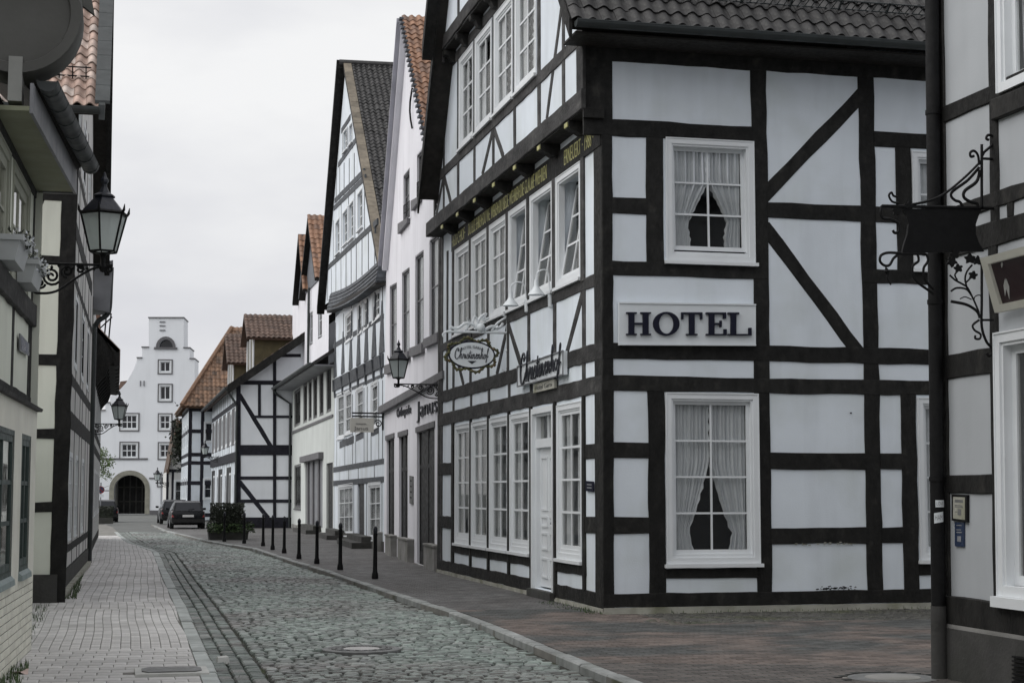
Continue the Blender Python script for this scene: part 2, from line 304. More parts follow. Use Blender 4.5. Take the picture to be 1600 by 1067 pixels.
# ------------------------------------------------------------------ walls, timbers, windows, tiles, lettering
class Wall:
    """a vertical wall: u runs along it from P0 to P1, z is height, o is the distance out of its face"""
    def __init__(s, P0, P1, root, off=0.0, gz=1.0):
        s.gz = gz; s.lean = 0.0
        s.P0 = Vector((P0[0], P0[1], 0)); d = Vector((P1[0] - P0[0], P1[1] - P0[1], 0)); s.L = d.length; s.u = d / s.L
        s.n = Vector((s.u.y, -s.u.x, 0))
        if s.n.dot(CAM - s.P0) < 0: s.n = -s.n
        s.P0 = s.P0 + s.n * off; s.root = root; s.holes = []
    def p(s, u, z, o=0.0): return s.P0 + s.u * u + s.n * (o - s.lean * z) + Vector((0, 0, z))
    def uz(s, x, y, o=0.0):
        d = ray(x, y); t = (s.P0 + s.n * o - CAM).dot(s.n) / d.dot(s.n); q = CAM + d * t
        for _ in range(4 if s.lean else 0): t = (s.P0 + s.n * (o - s.lean * q.z) - CAM).dot(s.n) / d.dot(s.n); q = CAM + d * t
        return ((q - s.P0).dot(s.u), q.z)
    def Q(s, x0, yb0, x1, yb1, yt1, yt0, o=0.0):
        """pixel quad -> four (u, z): left-bottom, right-bottom, right-top, left-top, sorted so u rises"""
        a = [s.uz(x0, yb0, o), s.uz(x1, yb1, o), s.uz(x1, yt1, o), s.uz(x0, yt0, o)]
        if a[0][0] > a[1][0]: a = [a[1], a[0], a[3], a[2]]
        return a
    def R(s, u0, u1, z0, z1): return [(u0, z0), (u1, z0), (u1, z1), (u0, z1)]
    def finish(s, outline, mt, name='wall', depth=.16, parent=None, room=1.3):
        if s.holes and room:
            zt = max(z for _, z in outline); zb = min(z for _, z in outline); u0 = min(u for u, _ in outline) + .35; u1 = max(u for u, _ in outline) - .35
            MB().add([s.p(u0, zb, -room), s.p(u1, zb, -room), s.p(u1, zt, -room), s.p(u0, zt, -room)], [(0, 1, 2, 3)]).build('shade_backing', M['dark'], parent or s.root) if name == 'wall' and max(z for _, z in outline) < 9 else None  # near-black sheet added behind the openings, its colour stands for room shade
        loops = [[Vector((a, b, 0)) for a, b in outline]] + [[Vector((a, b, 0)) for a, b in h] for h in s.holes]
        tris = tessellate_polygon(loops); flat = [v for lp in loops for v in lp]
        mb = MB(); mb.add([s.p(v.x, v.y) for v in flat], tris)
        for h in s.holes:
            k = len(h)
            mb.add([s.p(a, b) for a, b in h] + [s.p(a, b, -depth) for a, b in h], [(i, (i + 1) % k, k + (i + 1) % k, k + i) for i in range(k)])
        return mb.build(name, mt, parent or s.root)
    def beam(s, a, b, wd, mt=None, o1=.016, o0=-.03, name='beam', jit=.009, ch=.010, parent=None, curve=0.0):
        a = Vector((a[0], a[1])); b = Vector((b[0], b[1])); d = b - a; L = d.length
        if L < .02: return
        t = d / L; nn = Vector((-t.y, t.x)); k = max(1, int(L / .30)); o1 = o1 * s.gz + random.uniform(-.0012, .0012) * min(1, s.gz * 2); ch = min(ch, abs(o1) * .5)
        if abs(t.x) > abs(t.y): o1 += (.0045 if abs(t.y) < .12 else -.005) * min(1, s.gz * 2)
        elif abs(t.x) > .1: o1 -= .006 * min(1, s.gz * 2)
        cs = [(-.5 * wd, o0), (-.5 * wd, o1 - ch), (-.5 * wd + ch, o1), (.5 * wd - ch, o1), (.5 * wd, o1 - ch), (.5 * wd, o0)]
        vs = []; fs = []
        for i in range(k + 1):
            c = a + d * (i / k); e0 = random.uniform(-jit, jit); e1 = random.uniform(-jit, jit)
            if curve: c = c + nn * (curve * (1 - (2 * i / k - 1) ** 2))
            for q, (x, o) in enumerate(cs):
                x2 = x + (e0 if q < 3 else e1); uvp = c + nn * x2
                vs.append(s.p(uvp.x, uvp.y, o))
        for i in range(k):
            for q in range(5): fs.append((i * 6 + q, i * 6 + q + 1, i * 6 + 7 + q, i * 6 + 6 + q))
        fs += [tuple(range(5, -1, -1)), tuple(k * 6 + q for q in range(6))]
        return MB().add(vs, fs).build(name, mt or M['timber'], parent or s.root)
    def qbeam(s, q, mt=None, o1=.016, o0=-.03, name='beam', parent=None):
        o1 = o1 * s.gz + random.uniform(-.003, .003) * min(1, s.gz)
        return MB().hexa([s.p(*q[0], o1), s.p(*q[1], o1), s.p(*q[1], o0), s.p(*q[0], o0), s.p(*q[3], o1), s.p(*q[2], o1), s.p(*q[2], o0), s.p(*q[3], o0)]).build(name, mt or M['timber'], parent or s.root)
    def pbeam(s, x0, y0, x1, y1, wpx, mt=None, **k):
        """a timber between two picture points, its width given in metres"""
        return s.beam(s.uz(x0, y0), s.uz(x1, y1), wpx, mt, **k)
    def slab(s, poly, o0, o1, name, mt, parent=None):
        return MB().prism([s.p(a, b, o0) for a, b in poly], s.n * (o1 - o0)).build(name, mt, parent or s.root)
def bil(q, a, b):
    return (q[0][0] * (1 - a) * (1 - b) + q[1][0] * a * (1 - b) + q[2][0] * a * b + q[3][0] * (1 - a) * b,
            q[0][1] * (1 - a) * (1 - b) + q[1][1] * a * (1 - b) + q[2][1] * a * b + q[3][1] * (1 - a) * b)
def window(W, q, cols=2, rows=4, cas=.085, out=.032, sash=.05, mull=.026, so=-.045, sill=.05, tilt=0.0, curtain=None, mt=None, panes=True, root=None, name='window', low=False, glassmat=None, cmull=None, clabel=None, bottom=0.0, hole=True, label=None, blind=0):
    """casing ring, sash ring and glazing bars (one mesh), with panes, sill and curtains as its children"""
    mt = mt or M['white']; root = root or W.root; out *= W.gz; so *= W.gz
    wd = (Vector(q[1]) - Vector(q[0])).length; ht = (Vector(q[3]) - Vector(q[0])).length
    def loc(a, b, o):
        u, z = bil(q, a / wd, b / ht); return W.p(u, z, o)
    ic = cas * .75
    if hole: W.holes.append([bil(q, a / wd, b / ht) for a, b in ((ic, ic), (wd - ic, ic), (wd - ic, ht - ic), (ic, ht - ic))])
    zb = cas + bottom
    def tz(b): return -max(0, b - zb) * math.tan(tilt)
    def bar(mb, a0, a1, b0, b1, o0, o1, tl=False):
        f = tz if tl else (lambda b: 0)
        mb.hexa([loc(a0, b0, o1 + f(b0)), loc(a1, b0, o1 + f(b0)), loc(a1, b0, o0 + f(b0)), loc(a0, b0, o0 + f(b0)),
                 loc(a0, b1, o1 + f(b1)), loc(a1, b1, o1 + f(b1)), loc(a1, b1, o0 + f(b1)), loc(a0, b1, o0 + f(b1))])
    fr = MB()
    if cas > 0:
        bi = -.02 if not low else 0.0
        bar(fr, 0, cas, 0, ht, bi, out); bar(fr, wd - cas, wd, 0, ht, bi, out)
        bar(fr, cas, wd - cas, ht - cas, ht, bi, out - .001); bar(fr, cas, wd - cas, 0, cas, bi, out - .001)
        if not low:   # outer bead and inner rebate
            e = .016
            for a0, a1, b0, b1 in ((0, e, 0, ht), (wd - e, wd, 0, ht), (e, wd - e, ht - e, ht)): bar(fr, a0, a1, b0, b1, out, out + .009)
            g = .03
            for a0, a1, b0, b1 in ((cas, cas + g, cas, ht - cas), (wd - cas - g, wd - cas, cas, ht - cas), (cas + g, wd - cas - g, ht - cas - g, ht - cas)): bar(fr, a0, a1, b0, b1, -.10, out - .02)
            if tilt: bar(fr, cas + g, wd - cas - g, cas, cas + .03, -.10, out - .02)
            c0 = cas + g
        else: c0 = cas
    else: c0 = 0
    A0, A1, B0, B1 = c0, wd - c0, zb + (.03 if tilt else 0), ht - c0
    if bottom: bar(fr, A0, A1, cas, zb, -.05, -.005)
    bar(fr, A0, A0 + sash, B0, B1, so - .035, so, True); bar(fr, A1 - sash, A1, B0, B1, so - .035, so, True)
    bar(fr, A0 + sash, A1 - sash, B0, B0 + sash * 1.2, so - .034, so - .001, True); bar(fr, A0 + sash, A1 - sash, B1 - sash, B1, so - .034, so - .001, True)
    a0, a1, b0, b1 = A0 + sash, A1 - sash, B0 + sash * 1.2, B1 - sash
    xs = [a0 + (a1 - a0) * i / cols for i in range(cols + 1)]; ys = [b0 + (b1 - b0) * i / rows for i in range(rows + 1)]
    cm = cmull or mull
    for i in range(1, cols): bar(fr, xs[i] - cm / 2, xs[i] + cm / 2, b0, b1, so - .03, so - .003, True)
    for j in range(1, rows):
        for i in range(cols):
            bar(fr, xs[i] + (cm / 2 if i else 0), xs[i + 1] - (cm / 2 if i < cols - 1 else 0), ys[j] - mull / 2, ys[j] + mull / 2, so - .03, so - .006, True)
    fo = fr.build(name, mt, root)
    if label: fo['label'] = label
    gm = glassmat or M['glass']
    if panes:
        for i in range(cols):
            for j in range(rows):
                pb = MB(); bar(pb, xs[i], xs[i + 1], ys[j], ys[j + 1], so - .022, so - .017, True); pb.build('pane', gm, fo)
    else:
        pb = MB(); bar(pb, a0, a1, b0, b1, so - .022, so - .017, True); pb.build('pane', gm, fo)
    if sill:
        sb = MB(); bar(sb, -.03, wd + .03, -sill, -.002, -.01, out + .05 * W.gz); sb.build('window_sill', mt, fo)
    if W.gz * 1 and gm is M['glass'] and False: pass
    if curtain:
        cb = MB(); H = b1 - b0; Wd = a1 - a0
        def sheet(left, prof, nf, dep, seed, zlow=0.0, ztop=1.0):
            nu, nv = 46, 26
            def fn(s_, t_):
                tt = zlow + (ztop - zlow) * t_
                fw = prof(tt) * Wd
                x = s_ * fw; amp = dep * (.5 + .5 * s_) * min(1, .25 + fw / Wd)
                o = so - .075 + amp * (.6 * math.sin(s_ * nf * 6.28 + seed + .6 * math.sin(tt * 3 + seed)) + .45 * math.sin(s_ * nf * 2.7 + seed * 2 + 1.1 * math.sin(tt * 2.2)) + .25 * math.sin(s_ * nf * 13.1 + seed)) + (.012 * math.sin(tt * 60 + seed) if s_ > .93 else 0)
                if s_ > .95: x += .010 * math.sin(tt * 75 + seed)
                a = a0 + x if left else a1 - x
                return loc(a, b0 + tt * H, o)
            cb.grid(fn, nu, nv)
        if curtain == 'tied':
            pl = lambda t: .50 if t > .60 else (.20 + .30 * ((t - .14) / .46) ** .8 if t > .14 else .20 + .06 * (.14 - t) / .14)
            sheet(True, pl, 9.5, .06, 1.0); sheet(False, lambda t: pl(min(1, t * .97 + .03)) * .98, 8.5, .06, 2.3)
        elif curtain == 'tied_low':
            pl = lambda t: .50 if t > .66 else (.20 + .30 * ((t - .22) / .44) ** 1.1 if t > .22 else .20 + .04 * math.sin((.22 - t) * 9))
            sheet(True, lambda t: pl(t) * 1.0, 8, .065, 3.1); sheet(False, lambda t: pl(max(0, t - .05)) * 1.02, 9, .06, 5.2)
        elif curtain == 'full':
            sheet(True, lambda t: .5, 6, .04, random.random() * 6); sheet(False, lambda t: .495, 6, .04, random.random() * 6)
        elif curtain == 'sides':
            sheet(True, lambda t: .34, 4, .04, random.random() * 6); sheet(False, lambda t: .31, 4, .04, random.random() * 6)
        cb.build('curtain', M['curtain'], fo, smooth=True)
    return fo
def wallbox(root, pts, z0, z1, mt, name='rear_wall'):
    """plain walls along an open polyline of ground points (the sides the street does not show)"""
    mb = MB()
    for a, b in zip(pts[:-1], pts[1:]):
        mb.add([(a[0], a[1], z0), (b[0], b[1], z0), (b[0], b[1], z1), (a[0], a[1], z1)], [(0, 1, 2, 3)])
    return mb.build(name, mt, root)
def tile_mesh(tw, tl, th=.018, amp=.028, nx=8):
    """an S-shaped pantile: local x across, y up the slope, z off the roof"""
    V = []; F = []
    for iy, y in enumerate((0, tl)):
        for k in range(nx + 1):
            x = tw * k / nx * 1.04; z = amp * math.sin(2 * math.pi * k / nx - .6) * (1 if iy == 0 else .95)
            V.append((x, y, z + th)); V.append((x, y, z))
    n = 2 * (nx + 1)
    for k in range(nx):
        a, b, c, d = 2 * k, 2 * k + 2, n + 2 * k + 2, n + 2 * k
        F += [(a, b, c, d), (a + 1, d + 1, c + 1, b + 1), (a + 1, b + 1, b, a)]
    F += [(0, n, n + 1, 1), (2 * nx, 2 * nx + 1, n + 2 * nx + 1, n + 2 * nx)]
    return V, F
TILES = {}
def lay_tiles(roof, o, ex, ey, en, poly, mt, tw=.19, tl=.34, step=.27, limit=300, name='roof_tile', amp=.028, keep=None):
    """pantiles over the polygon (in ex/ey metres); the largest in view are objects of their own"""
    key = (tw, tl, amp); V, F = tile_mesh(tw, tl, amp=amp)
    if key + (mt.name,) not in TILES:
        me = bpy.data.meshes.new(name); me.from_pydata(V, [], F); me.materials.append(mt)
        me.polygons.foreach_set('use_smooth', [True] * len(F)); me.set_sharp_from_angle(angle=math.radians(50)); me.update(); TILES[key + (mt.name,)] = me
    me = TILES[key + (mt.name,)]
    o = Vector(o); ex = Vector(ex).normalized(); ey = Vector(ey).normalized(); en = Vector(en).normalized()
    xs = [p[0] for p in poly]; ys = [p[1] for p in poly]
    def inside(x, y):
        c = False; n = len(poly)
        for i in range(n):
            x1, y1 = poly[i]; x2, y2 = poly[(i + 1) % n]
            if (y1 > y) != (y2 > y) and x < (x2 - x1) * (y - y1) / (y2 - y1) + x1: c = not c
        return c
    L = []
    y = min(ys)
    while y < max(ys):
        x = min(xs)
        while x < max(xs):
            if inside(x + tw / 2, y + step / 2):
                pos = o + ex * x + ey * y + en * .02
                if keep is None or keep(pos): L.append(pos)
            x += tw
        y += step
    if not L: return
    tiltv = .022 / step
    def m4(pos):
        a = ex + en * random.uniform(-.03, .03) + ey * random.uniform(-.03, .03); b = (ey + en * (-tiltv + random.uniform(-.02, .02))).normalized()
        a = (a - b * a.dot(b)).normalized(); c = a.cross(b)
        if c.dot(en) < 0: c = -c
        p = pos + en * (.024 + random.uniform(-.006, .006)) + ey * random.uniform(-.015, .012)
        return Matrix(((a.x, b.x, c.x, p.x), (a.y, b.y, c.y, p.y), (a.z, b.z, c.z, p.z), (0, 0, 0, 1)))
    L.sort(key=lambda p: (0 if in_frame(p) else 1e4) + (p - CAM).length)
    nv = sum(1 for p in L if in_frame(p)); k = min(limit, nv)
    ro = org(roof)
    for p in L[:k]:
        t = link_mesh(name, me, roof); mm = m4(p); mm.translation -= ro; t.matrix_local = mm
    if len(L) > k: joined(name, V, F, [m4(p) for p in L[k:]], mt, roof, smooth=False)
def slope(root, quad, mt, th=.12, name='roof'):
    """one roof slope as a slab; quad = four corners (eave left, eave right, ridge right, ridge left)"""
    P = [Vector(p) for p in quad]; n = (P[1] - P[0]).cross(P[-1] - P[0]).normalized()
    if n.z < 0: n = -n
    return MB().prism(P, n * -th).build(name, mt, root), n
def text_verts(body, shear=0.0, extrude=.0, spacing=1.0):
    c = bpy.data.curves.new('lettering', 'FONT'); c.body = body; c.shear = shear; c.extrude = extrude; c.resolution_u = 3; c.space_character = spacing; c.offset = -.012
    ob = bpy.data.objects.new('lettering', c); me = bpy.data.meshes.new_from_object(ob)
    V = [tuple(v.co) for v in me.vertices]; F = [tuple(p.vertices) for p in me.polygons]
    bpy.data.objects.remove(ob); bpy.data.curves.remove(c); bpy.data.meshes.remove(me)
    return V, F
def lettering(mb, fn, body, shear=0.0, depth=1.0, spacing=1.0):
    """fn(s, t, d) maps the unit box of the text to the world; d is 0..1 in depth"""
    V, F = text_verts(body, shear, .5, spacing)
    x0 = min(v[0] for v in V); x1 = max(v[0] for v in V); y0 = min(v[1] for v in V); y1 = max(v[1] for v in V)
    mb.add([fn((v[0] - x0) / (x1 - x0), (v[1] - y0) / (y1 - y0), (v[2] + .5)) for v in V], F)
    return mb
def quad_fn(W, q, o0, o1, flip=False):
    def fn(s_, t_, d):
        if flip: s_ = 1 - s_
        u, z = bil(q, s_, t_); return W.p(u, z, o0 + (o1 - o0) * d)
    return fn
SCRIPT = {  # pen strokes of a flowing hand: lists of points, then the advance
 'C': ([[(.95, 1.25), (.8, 1.5), (.5, 1.45), (.15, 1.0), (.02, .5), (.15, .05), (.5, -.05), (.85, .2), (1.1, .5)], [(.95, 1.25), (.75, 1.1), (.7, 1.3)]], 1.05),
 'h': ([[(0, .35), (.3, .9), (.5, 1.45), (.38, 1.6), (.25, 1.3), (.16, .6), (.1, 0)], [(.1, .15), (.28, .62), (.45, .7), (.5, .5), (.45, .1), (.58, 0), (.75, .25)]], .72),
 'r': ([[(0, .2), (.15, .55), (.2, .72), (.3, .6), (.42, .66), (.38, .3), (.42, .03), (.6, .2)]], .56),
 'i': ([[(0, .2), (.16, .68), (.12, .2), (.2, 0), (.4, .22)], [(.2, .98), (.24, 1.03)]], .38),
 's': ([[(0, .2), (.25, .72), (.38, .35), (.28, 0), (.08, .06), (.3, .02), (.5, .22)]], .48),
 't': ([[(0, .2), (.25, .8), (.32, 1.2), (.2, .5), (.24, .02), (.45, .22)], [(.02, .82), (.5, .86)]], .42),
 'n': ([[(0, .4), (.12, .7), (.1, .3), (.08, 0), (.2, .5), (.38, .7), (.45, .5), (.4, .1), (.5, 0), (.68, .22)]], .66),
 'e': ([[(0, .2), (.25, .36), (.4, .58), (.28, .72), (.12, .45), (.14, .1), (.3, 0), (.55, .22)]], .52),
 'o': ([[(.3, .7), (.1, .5), (.08, .15), (.25, 0), (.42, .2), (.42, .55), (.28, .7), (.42, .55), (.62, .6)]], .6),
 'f': ([[(0, .3), (.3, .9), (.52, 1.45), (.42, 1.6), (.28, 1.2), (.14, .2), (-.02, -.45), (-.12, -.55), (-.08, -.3), (.2, .2), (.5, .4)]], .6)}
def smooth_path(pts, k=4):
    P = [Vector(p) for p in pts]; o = []
    for i in range(len(P) - 1):
        a, b, c, d = P[max(i - 1, 0)], P[i], P[i + 1], P[min(i + 2, len(P) - 1)]
        for j in range(k):
            t = j / k; o.append(.5 * (2 * b + (c - a) * t + (2 * a - 5 * b + 4 * c - d) * t * t + (3 * b - a - 3 * c + d) * t ** 3))
    o.append(P[-1]); return o
def script_word(mb, fn, word, r):
    tot = sum(SCRIPT[c][1] for c in word); x = 0
    for c in word:
        st, adv = SCRIPT[c]
        for s_ in st:
            pts = smooth_path([(x + a, b, 0) for a, b in s_], 4)
            mb.tube([fn((p.x) / tot, (p.y + .55) / 2.15) for p in pts], r if c != 'C' else r * 1.3, 5)
        x += adv
    return mb
def spiral(c, e1, e2, r0, r1, a0, turns, n=26):
    c = Vector(c); e1 = Vector(e1); e2 = Vector(e2); P = []
    for i in range(n + 1):
        t = i / n; a = a0 + turns * 2 * math.pi * t; r = r0 + (r1 - r0) * t
        P.append(c + e1 * (r * math.cos(a)) + e2 * (r * math.sin(a)))
    return P
def leaves(name, pts, size, mt, parent, flat=.0):
    """many small leaf blades at the given points, one mesh"""
    V = []; F = []
    for p in pts:
        a = rng.normal(size=3); a /= np.linalg.norm(a); b = rng.normal(size=3); b -= a * b.dot(a); b /= np.linalg.norm(b); s = size * rng.uniform(.6, 1.3); c = np.cross(a, b)
        i = len(V); q = np.array(p)
        V += [q - a * s, q + b * s * .45 + c * s * .12, q + a * s, q - b * s * .45 + c * s * .12]; F += [(i, i + 1, i + 2), (i, i + 2, i + 3)]
    mb = MB(); mb.v = [tuple(v) for v in V]; mb.f = F
    o = mb.build(name, mt, parent)
    if parent: o['kind'] = 'stuff'
    return o
# ------------------------------------------------------------------ ground, road, pavements, kerbs
def lerp_line(P):
    P = sorted(P, key=lambda p: p[1])
    ys = [p[1] for p in P]; xs = [p[0] for p in P]
    return lambda y: float(np.interp(y, ys, xs))
LKpx = [(358, 1090), (345, 1065), (330, 1030), (311, 990), (290, 945), (268, 905), (247, 861), (204, 846), (190, 836), (176, 823), (158, 816)]
RKpx = [(1045, 1092), (980, 1067), (909, 1039), (759, 977), (710, 958), (596, 922), (500, 889), (465, 879), (394, 856), (326, 845), (259, 829), (225, 815)]
LK = lerp_line([tuple(gnd(*p))[:2] for p in LKpx] + [(1.0, 5.0)])
RK = lerp_line([tuple(gnd(*p))[:2] for p in RKpx] + [(4.25, 5.0)])
LW = lerp_line([(-1.40, 5), (-1.19, 10), (-.845, 18.4), (-.842, 18.41), (-.86, 26.0), (-.86, 26.1), (-.64, 40), (-.62, 41), (-.62, 62), (-3.5, 63), (-6, 90)])
RW = lerp_line([(6.535, 22), (6.60, 34.4), (7.264, 46.23), (7.93, 62.7), (7.95, 78)])
o = MB().add([(-700, -200, -.16), (700, -200, -.16), (700, 1500, -.16), (-700, 1500, -.16)], [(0, 1, 2, 3)]).build('ground', M['asphalt']); tag(o, kind='structure')
def strip(fa, fb, y0, y1, z, dz, step=1.0):
    mb = MB(); n = max(1, int((y1 - y0) / step)); Y = [y0 + (y1 - y0) * i / n for i in range(n + 1)]
    top = [(fa(y), y, z) for y in Y] + [(fb(y), y, z) for y in Y]; k = n + 1
    mb.add(top, [(i, i + 1, k + i + 1, k + i)[::-1] for i in range(n)])
    if dz: mb.add([(x, y, z) for x, y, z in top] + [(x, y, z - dz) for x, y, z in top], [(i, i + 1, 2 * k + i + 1, 2 * k + i) for i in range(n)] + [(k + i, k + i + 1, 3 * k + i + 1, 3 * k + i) for i in range(n)] + [(0, k, 3 * k, 2 * k), (n, k + n, 3 * k + n, 2 * k + n)])
    return mb
FARY = 74.0
road = tag(strip(LK, RK, 5, 88, -.088, 0).build('road', M['joint']), kind='structure')
roadf = tag(strip(lambda y: max(LK(y), -9) if y < 88 else -9, lambda y: RK(y) if y < 86 else 9, FARY, 140, -.062, .06, 2).build('road', M['asphalt']), kind='structure')
pavl = tag(strip(lambda y: LW(y) - (.9 if y < 18.4 or y > 26.2 else 3.5), LK, 5, 90, -.014, .12, .5).build('pavement', M['joint_pave']), kind='structure')
pavr = tag(strip(lambda y: RK(y), lambda y: 16 if y < 22.2 else RW(y) + .5, 5, 88, -.014, .12, .5).build('pavement', M['joint_pave']), kind='structure')
side = tag(MB().box(-26, -.65, 62.5, 128, -.13, -.03).build('pavement', M['asphalt']), kind='structure')
# unit brick with chamfered top (centre at the top face)
c_ = .045
BV = [(-.5, -.5, -.5), (.5, -.5, -.5), (.5, .5, -.5), (-.5, .5, -.5), (-.5, -.5, -.04), (.5, -.5, -.04), (.5, .5, -.04), (-.5, .5, -.04), (-.5 + c_, -.5 + c_, 0), (.5 - c_, -.5 + c_, 0), (.5 - c_, .5 - c_, 0), (-.5 + c_, .5 - c_, 0)]
BF = [(0, 1, 5, 4), (1, 2, 6, 5), (2, 3, 7, 6), (3, 0, 4, 7), (4, 5, 9, 8), (5, 6, 10, 9), (6, 7, 11, 10), (7, 4, 8, 11), (8, 9, 10, 11)]
def unit_mesh(name, V, F, mt, smooth=False):
    me = bpy.data.meshes.new(name); me.from_pydata(V, [], F); me.materials.append(mt)
    if smooth: me.polygons.foreach_set('use_smooth', [True] * len(F))
    me.update(); return me
def scatter(name, parent, items, V, F, mt, limit=300, smooth=False, tl=.004):
    """items: (pos, sx, sy, sz, rz). The 300 nearest in view are objects, the rest one stuff mesh"""
    me = unit_mesh(name, V, F, mt, smooth)
    items.sort(key=lambda t: (0 if in_frame(t[0], 5) else 1e4) + (Vector(t[0]) - CAM).length)
    k = min(limit, sum(1 for t in items[:limit + 50] if in_frame(t[0], 5)))
    for p, sx, sy, sz, rz in items[:k]:
        ob = bpy.data.objects.new(name, me); COL.objects.link(ob); ob.parent = parent; ob.location = Vector(p) - org(parent); ob.rotation_euler = (random.uniform(-tl, tl), random.uniform(-tl, tl), rz); ob.scale = (sx, sy, sz)
    ms = []
    for p, sx, sy, sz, rz in items[k:]:
        a, b = math.cos(rz), math.sin(rz); t1, t2 = random.uniform(-tl, tl), random.uniform(-tl, tl)
        ms.append(((a * sx, -b * sy, 0, p[0]), (b * sx, a * sy, 0, p[1]), (t1 * sx, t2 * sy, sz, p[2]), (0, 0, 0, 1)))
    if ms: joined(name, V, F, ms, mt, parent, smooth)
def hz(x, y): return .006 * math.sin(x * 1.7 + y * .6) + .005 * math.sin(y * 1.1 - x * .9)
def brick_rows(y0, y1, fl, fr, bl, bw, along=False, gap=.006, skew=0.0):
    it = []; y = y0; r = 0
    step = bl if along else bw; xs = bw if along else bl
    while y < y1:
        ym = y + step / 2; xl, xr = fl(ym), fr(ym); x = xl - (0 if along else (r % 2) * bl / 2)
        while x < xr - .02:
            a, b = max(x, xl), min(x + xs, xr)
            if b - a > .025:
                xc = (a + b) / 2; wob = .009 * math.sin(ym * 1.3 + xc) if along else .008 * math.sin(xc * 2.1 + ym)
                it.append(((xc + (wob if along else 0), ym + (0 if along else wob), hz(xc, ym) * .4 + random.uniform(-.0009, .0009)), b - a - gap - random.uniform(0, .003), step - gap - random.uniform(0, .003), .06, random.uniform(-.012, .012)))
            x += xs
        y += step; r += 1
    return it
kw = .16
KLi = lambda y: LK(y) - kw
hyd = gnd(268, 1049)
def not_cover(t): return not (abs(t[0][0] - hyd.x) < .35 and abs(t[0][1] - hyd.y) < .30)
L1x = lambda y: LW(y) - (.02 if y < 18.4 or y > 26.2 else 1.6)
it = brick_rows(8.0, 18.3, L1x, KLi, .235, .235) + brick_rows(18.3, 24.5, L1x, KLi, .21, .105, True) + brick_rows(24.5, 36, L1x, KLi, .24, .125, True) + brick_rows(36, 66, L1x, KLi, .24, .125, True)
it = [t for t in it if not_cover(t)]
scatter('paving_brick', pavl, it, BV, BF, M['paver'])
KRo = lambda y: RK(y) + .15
mh2 = gnd(1395, 1058)
def rwall(y): return 12.2 if y < 22.05 else RW(y) - .02
def in_front(t):   # the brown brick forecourt, leaving the cobbled band at the wall and the cover
    x, y, z = t[0]
    return not (x > 6.9 + .5 * math.sin(y) * .2 and y > 20.2) and (x - mh2.x) ** 2 + (y - mh2.y) ** 2 > .20
it = [t for t in brick_rows(9, 23.2, KRo, rwall, .20, .10) if in_front(t)]
scatter('paving_brick', pavr, it, BV, BF, M['paver_brown'])
it = brick_rows(23.2, 66, KRo, rwall, .22, .11)
scatter('paving_brick', pavr, it, BV, BF, M['paver_dark'], limit=0)
strip(KRo, RW, 66, 88, -.004, 0).build('pavement_surface', M['paver_dark'], pavr)
# cobbles
def cobble_mesh(seed):
    r = random.Random(seed); V = []; ring = [(-.5, -.34), (-.36, -.5), (.36, -.5), (.5, -.34), (.5, .34), (.36, .5), (-.36, .5), (-.5, .34)]
    R1 = [(x * r.uniform(.84, 1.03), y * r.uniform(.84, 1.03)) for x, y in ring]
    for s_, z in ((1, -.9), (.96, -.26), (.80, -.02)): V += [(x * s_, y * s_, z + (r.uniform(-.08, .05) if z > -.5 else 0)) for x, y in R1]
    V.append((r.uniform(-.1, .1), r.uniform(-.1, .1), r.uniform(-.04, .05))); F = []
    for a in (0, 8):
        for k in range(8): F.append((a + k, a + (k + 1) % 8, a + 8 + (k + 1) % 8, a + 8 + k))
    F += [(16 + k, 16 + (k + 1) % 8, 24) for k in range(8)]
    return V, F
CVS = [cobble_mesh(i) for i in range(6)]
mh = gnd(565, 1015, -.045)
GUT = .47
items = [[] for _ in range(6)]; gut = [[] for _ in range(6)]
y = 9.0; r = 0
while y < FARY:
    x = LK(y) + GUT + random.uniform(0, .035); xr = RK(y) - .12; base = y
    while x < xr:
        wx = random.uniform(.11, .20); xc = x + wx / 2
        f = (xc - LK(y)) / max(.5, (RK(y) - LK(y)))
        yy = base + .9 * (f - .55) ** 2 + .05 * math.sin(xc * 3 + base * .7) + .03 * math.sin(xc * 7 - base)
        dy = .108 + .010 * math.sin(base * 2.3 + xc)
        if (xc - mh.x) ** 2 + (yy - mh.y) ** 2 > .205:
            z = -.046 + hz(xc, yy) * 1.3 - .03 * (2 * f - 1) ** 2 + random.uniform(-.005, .005)
            items[random.randrange(6)].append(((xc, yy, z), wx - random.uniform(.010, .022), dy - random.uniform(.008, .020), .05, random.uniform(-.13, .13)))
        x += wx
    y += .108; r += 1
for row in range(3):
    y = 9.0 + row * .07
    while y < FARY:
        ly = random.uniform(.17, .25); yc = y + ly / 2; sl = math.atan2(LK(yc + .5) - LK(yc - .5), 1)
        gut[random.randrange(6)].append(((LK(yc) + .082 + row * .152, yc, -.052 - (.004 if row == 1 else 0) + random.uniform(-.006, .006)), .150, ly - .010, .05, -sl))
        y += ly
near = sorted([(Vector(t[0]) - CAM).length for L in items for t in L if in_frame(t[0], 5)])[:270][-1]
for k in range(6):
    n = sum(1 for t in items[k] if in_frame(t[0], 5) and (Vector(t[0]) - CAM).length <= near)
    scatter('cobblestone', road, items[k], *CVS[k], M['cobble'], limit=n, smooth=False, tl=.05)
    scatter('cobblestone', road, gut[k], *CVS[k], M['cobble_gutter'], limit=5, smooth=False, tl=.04)
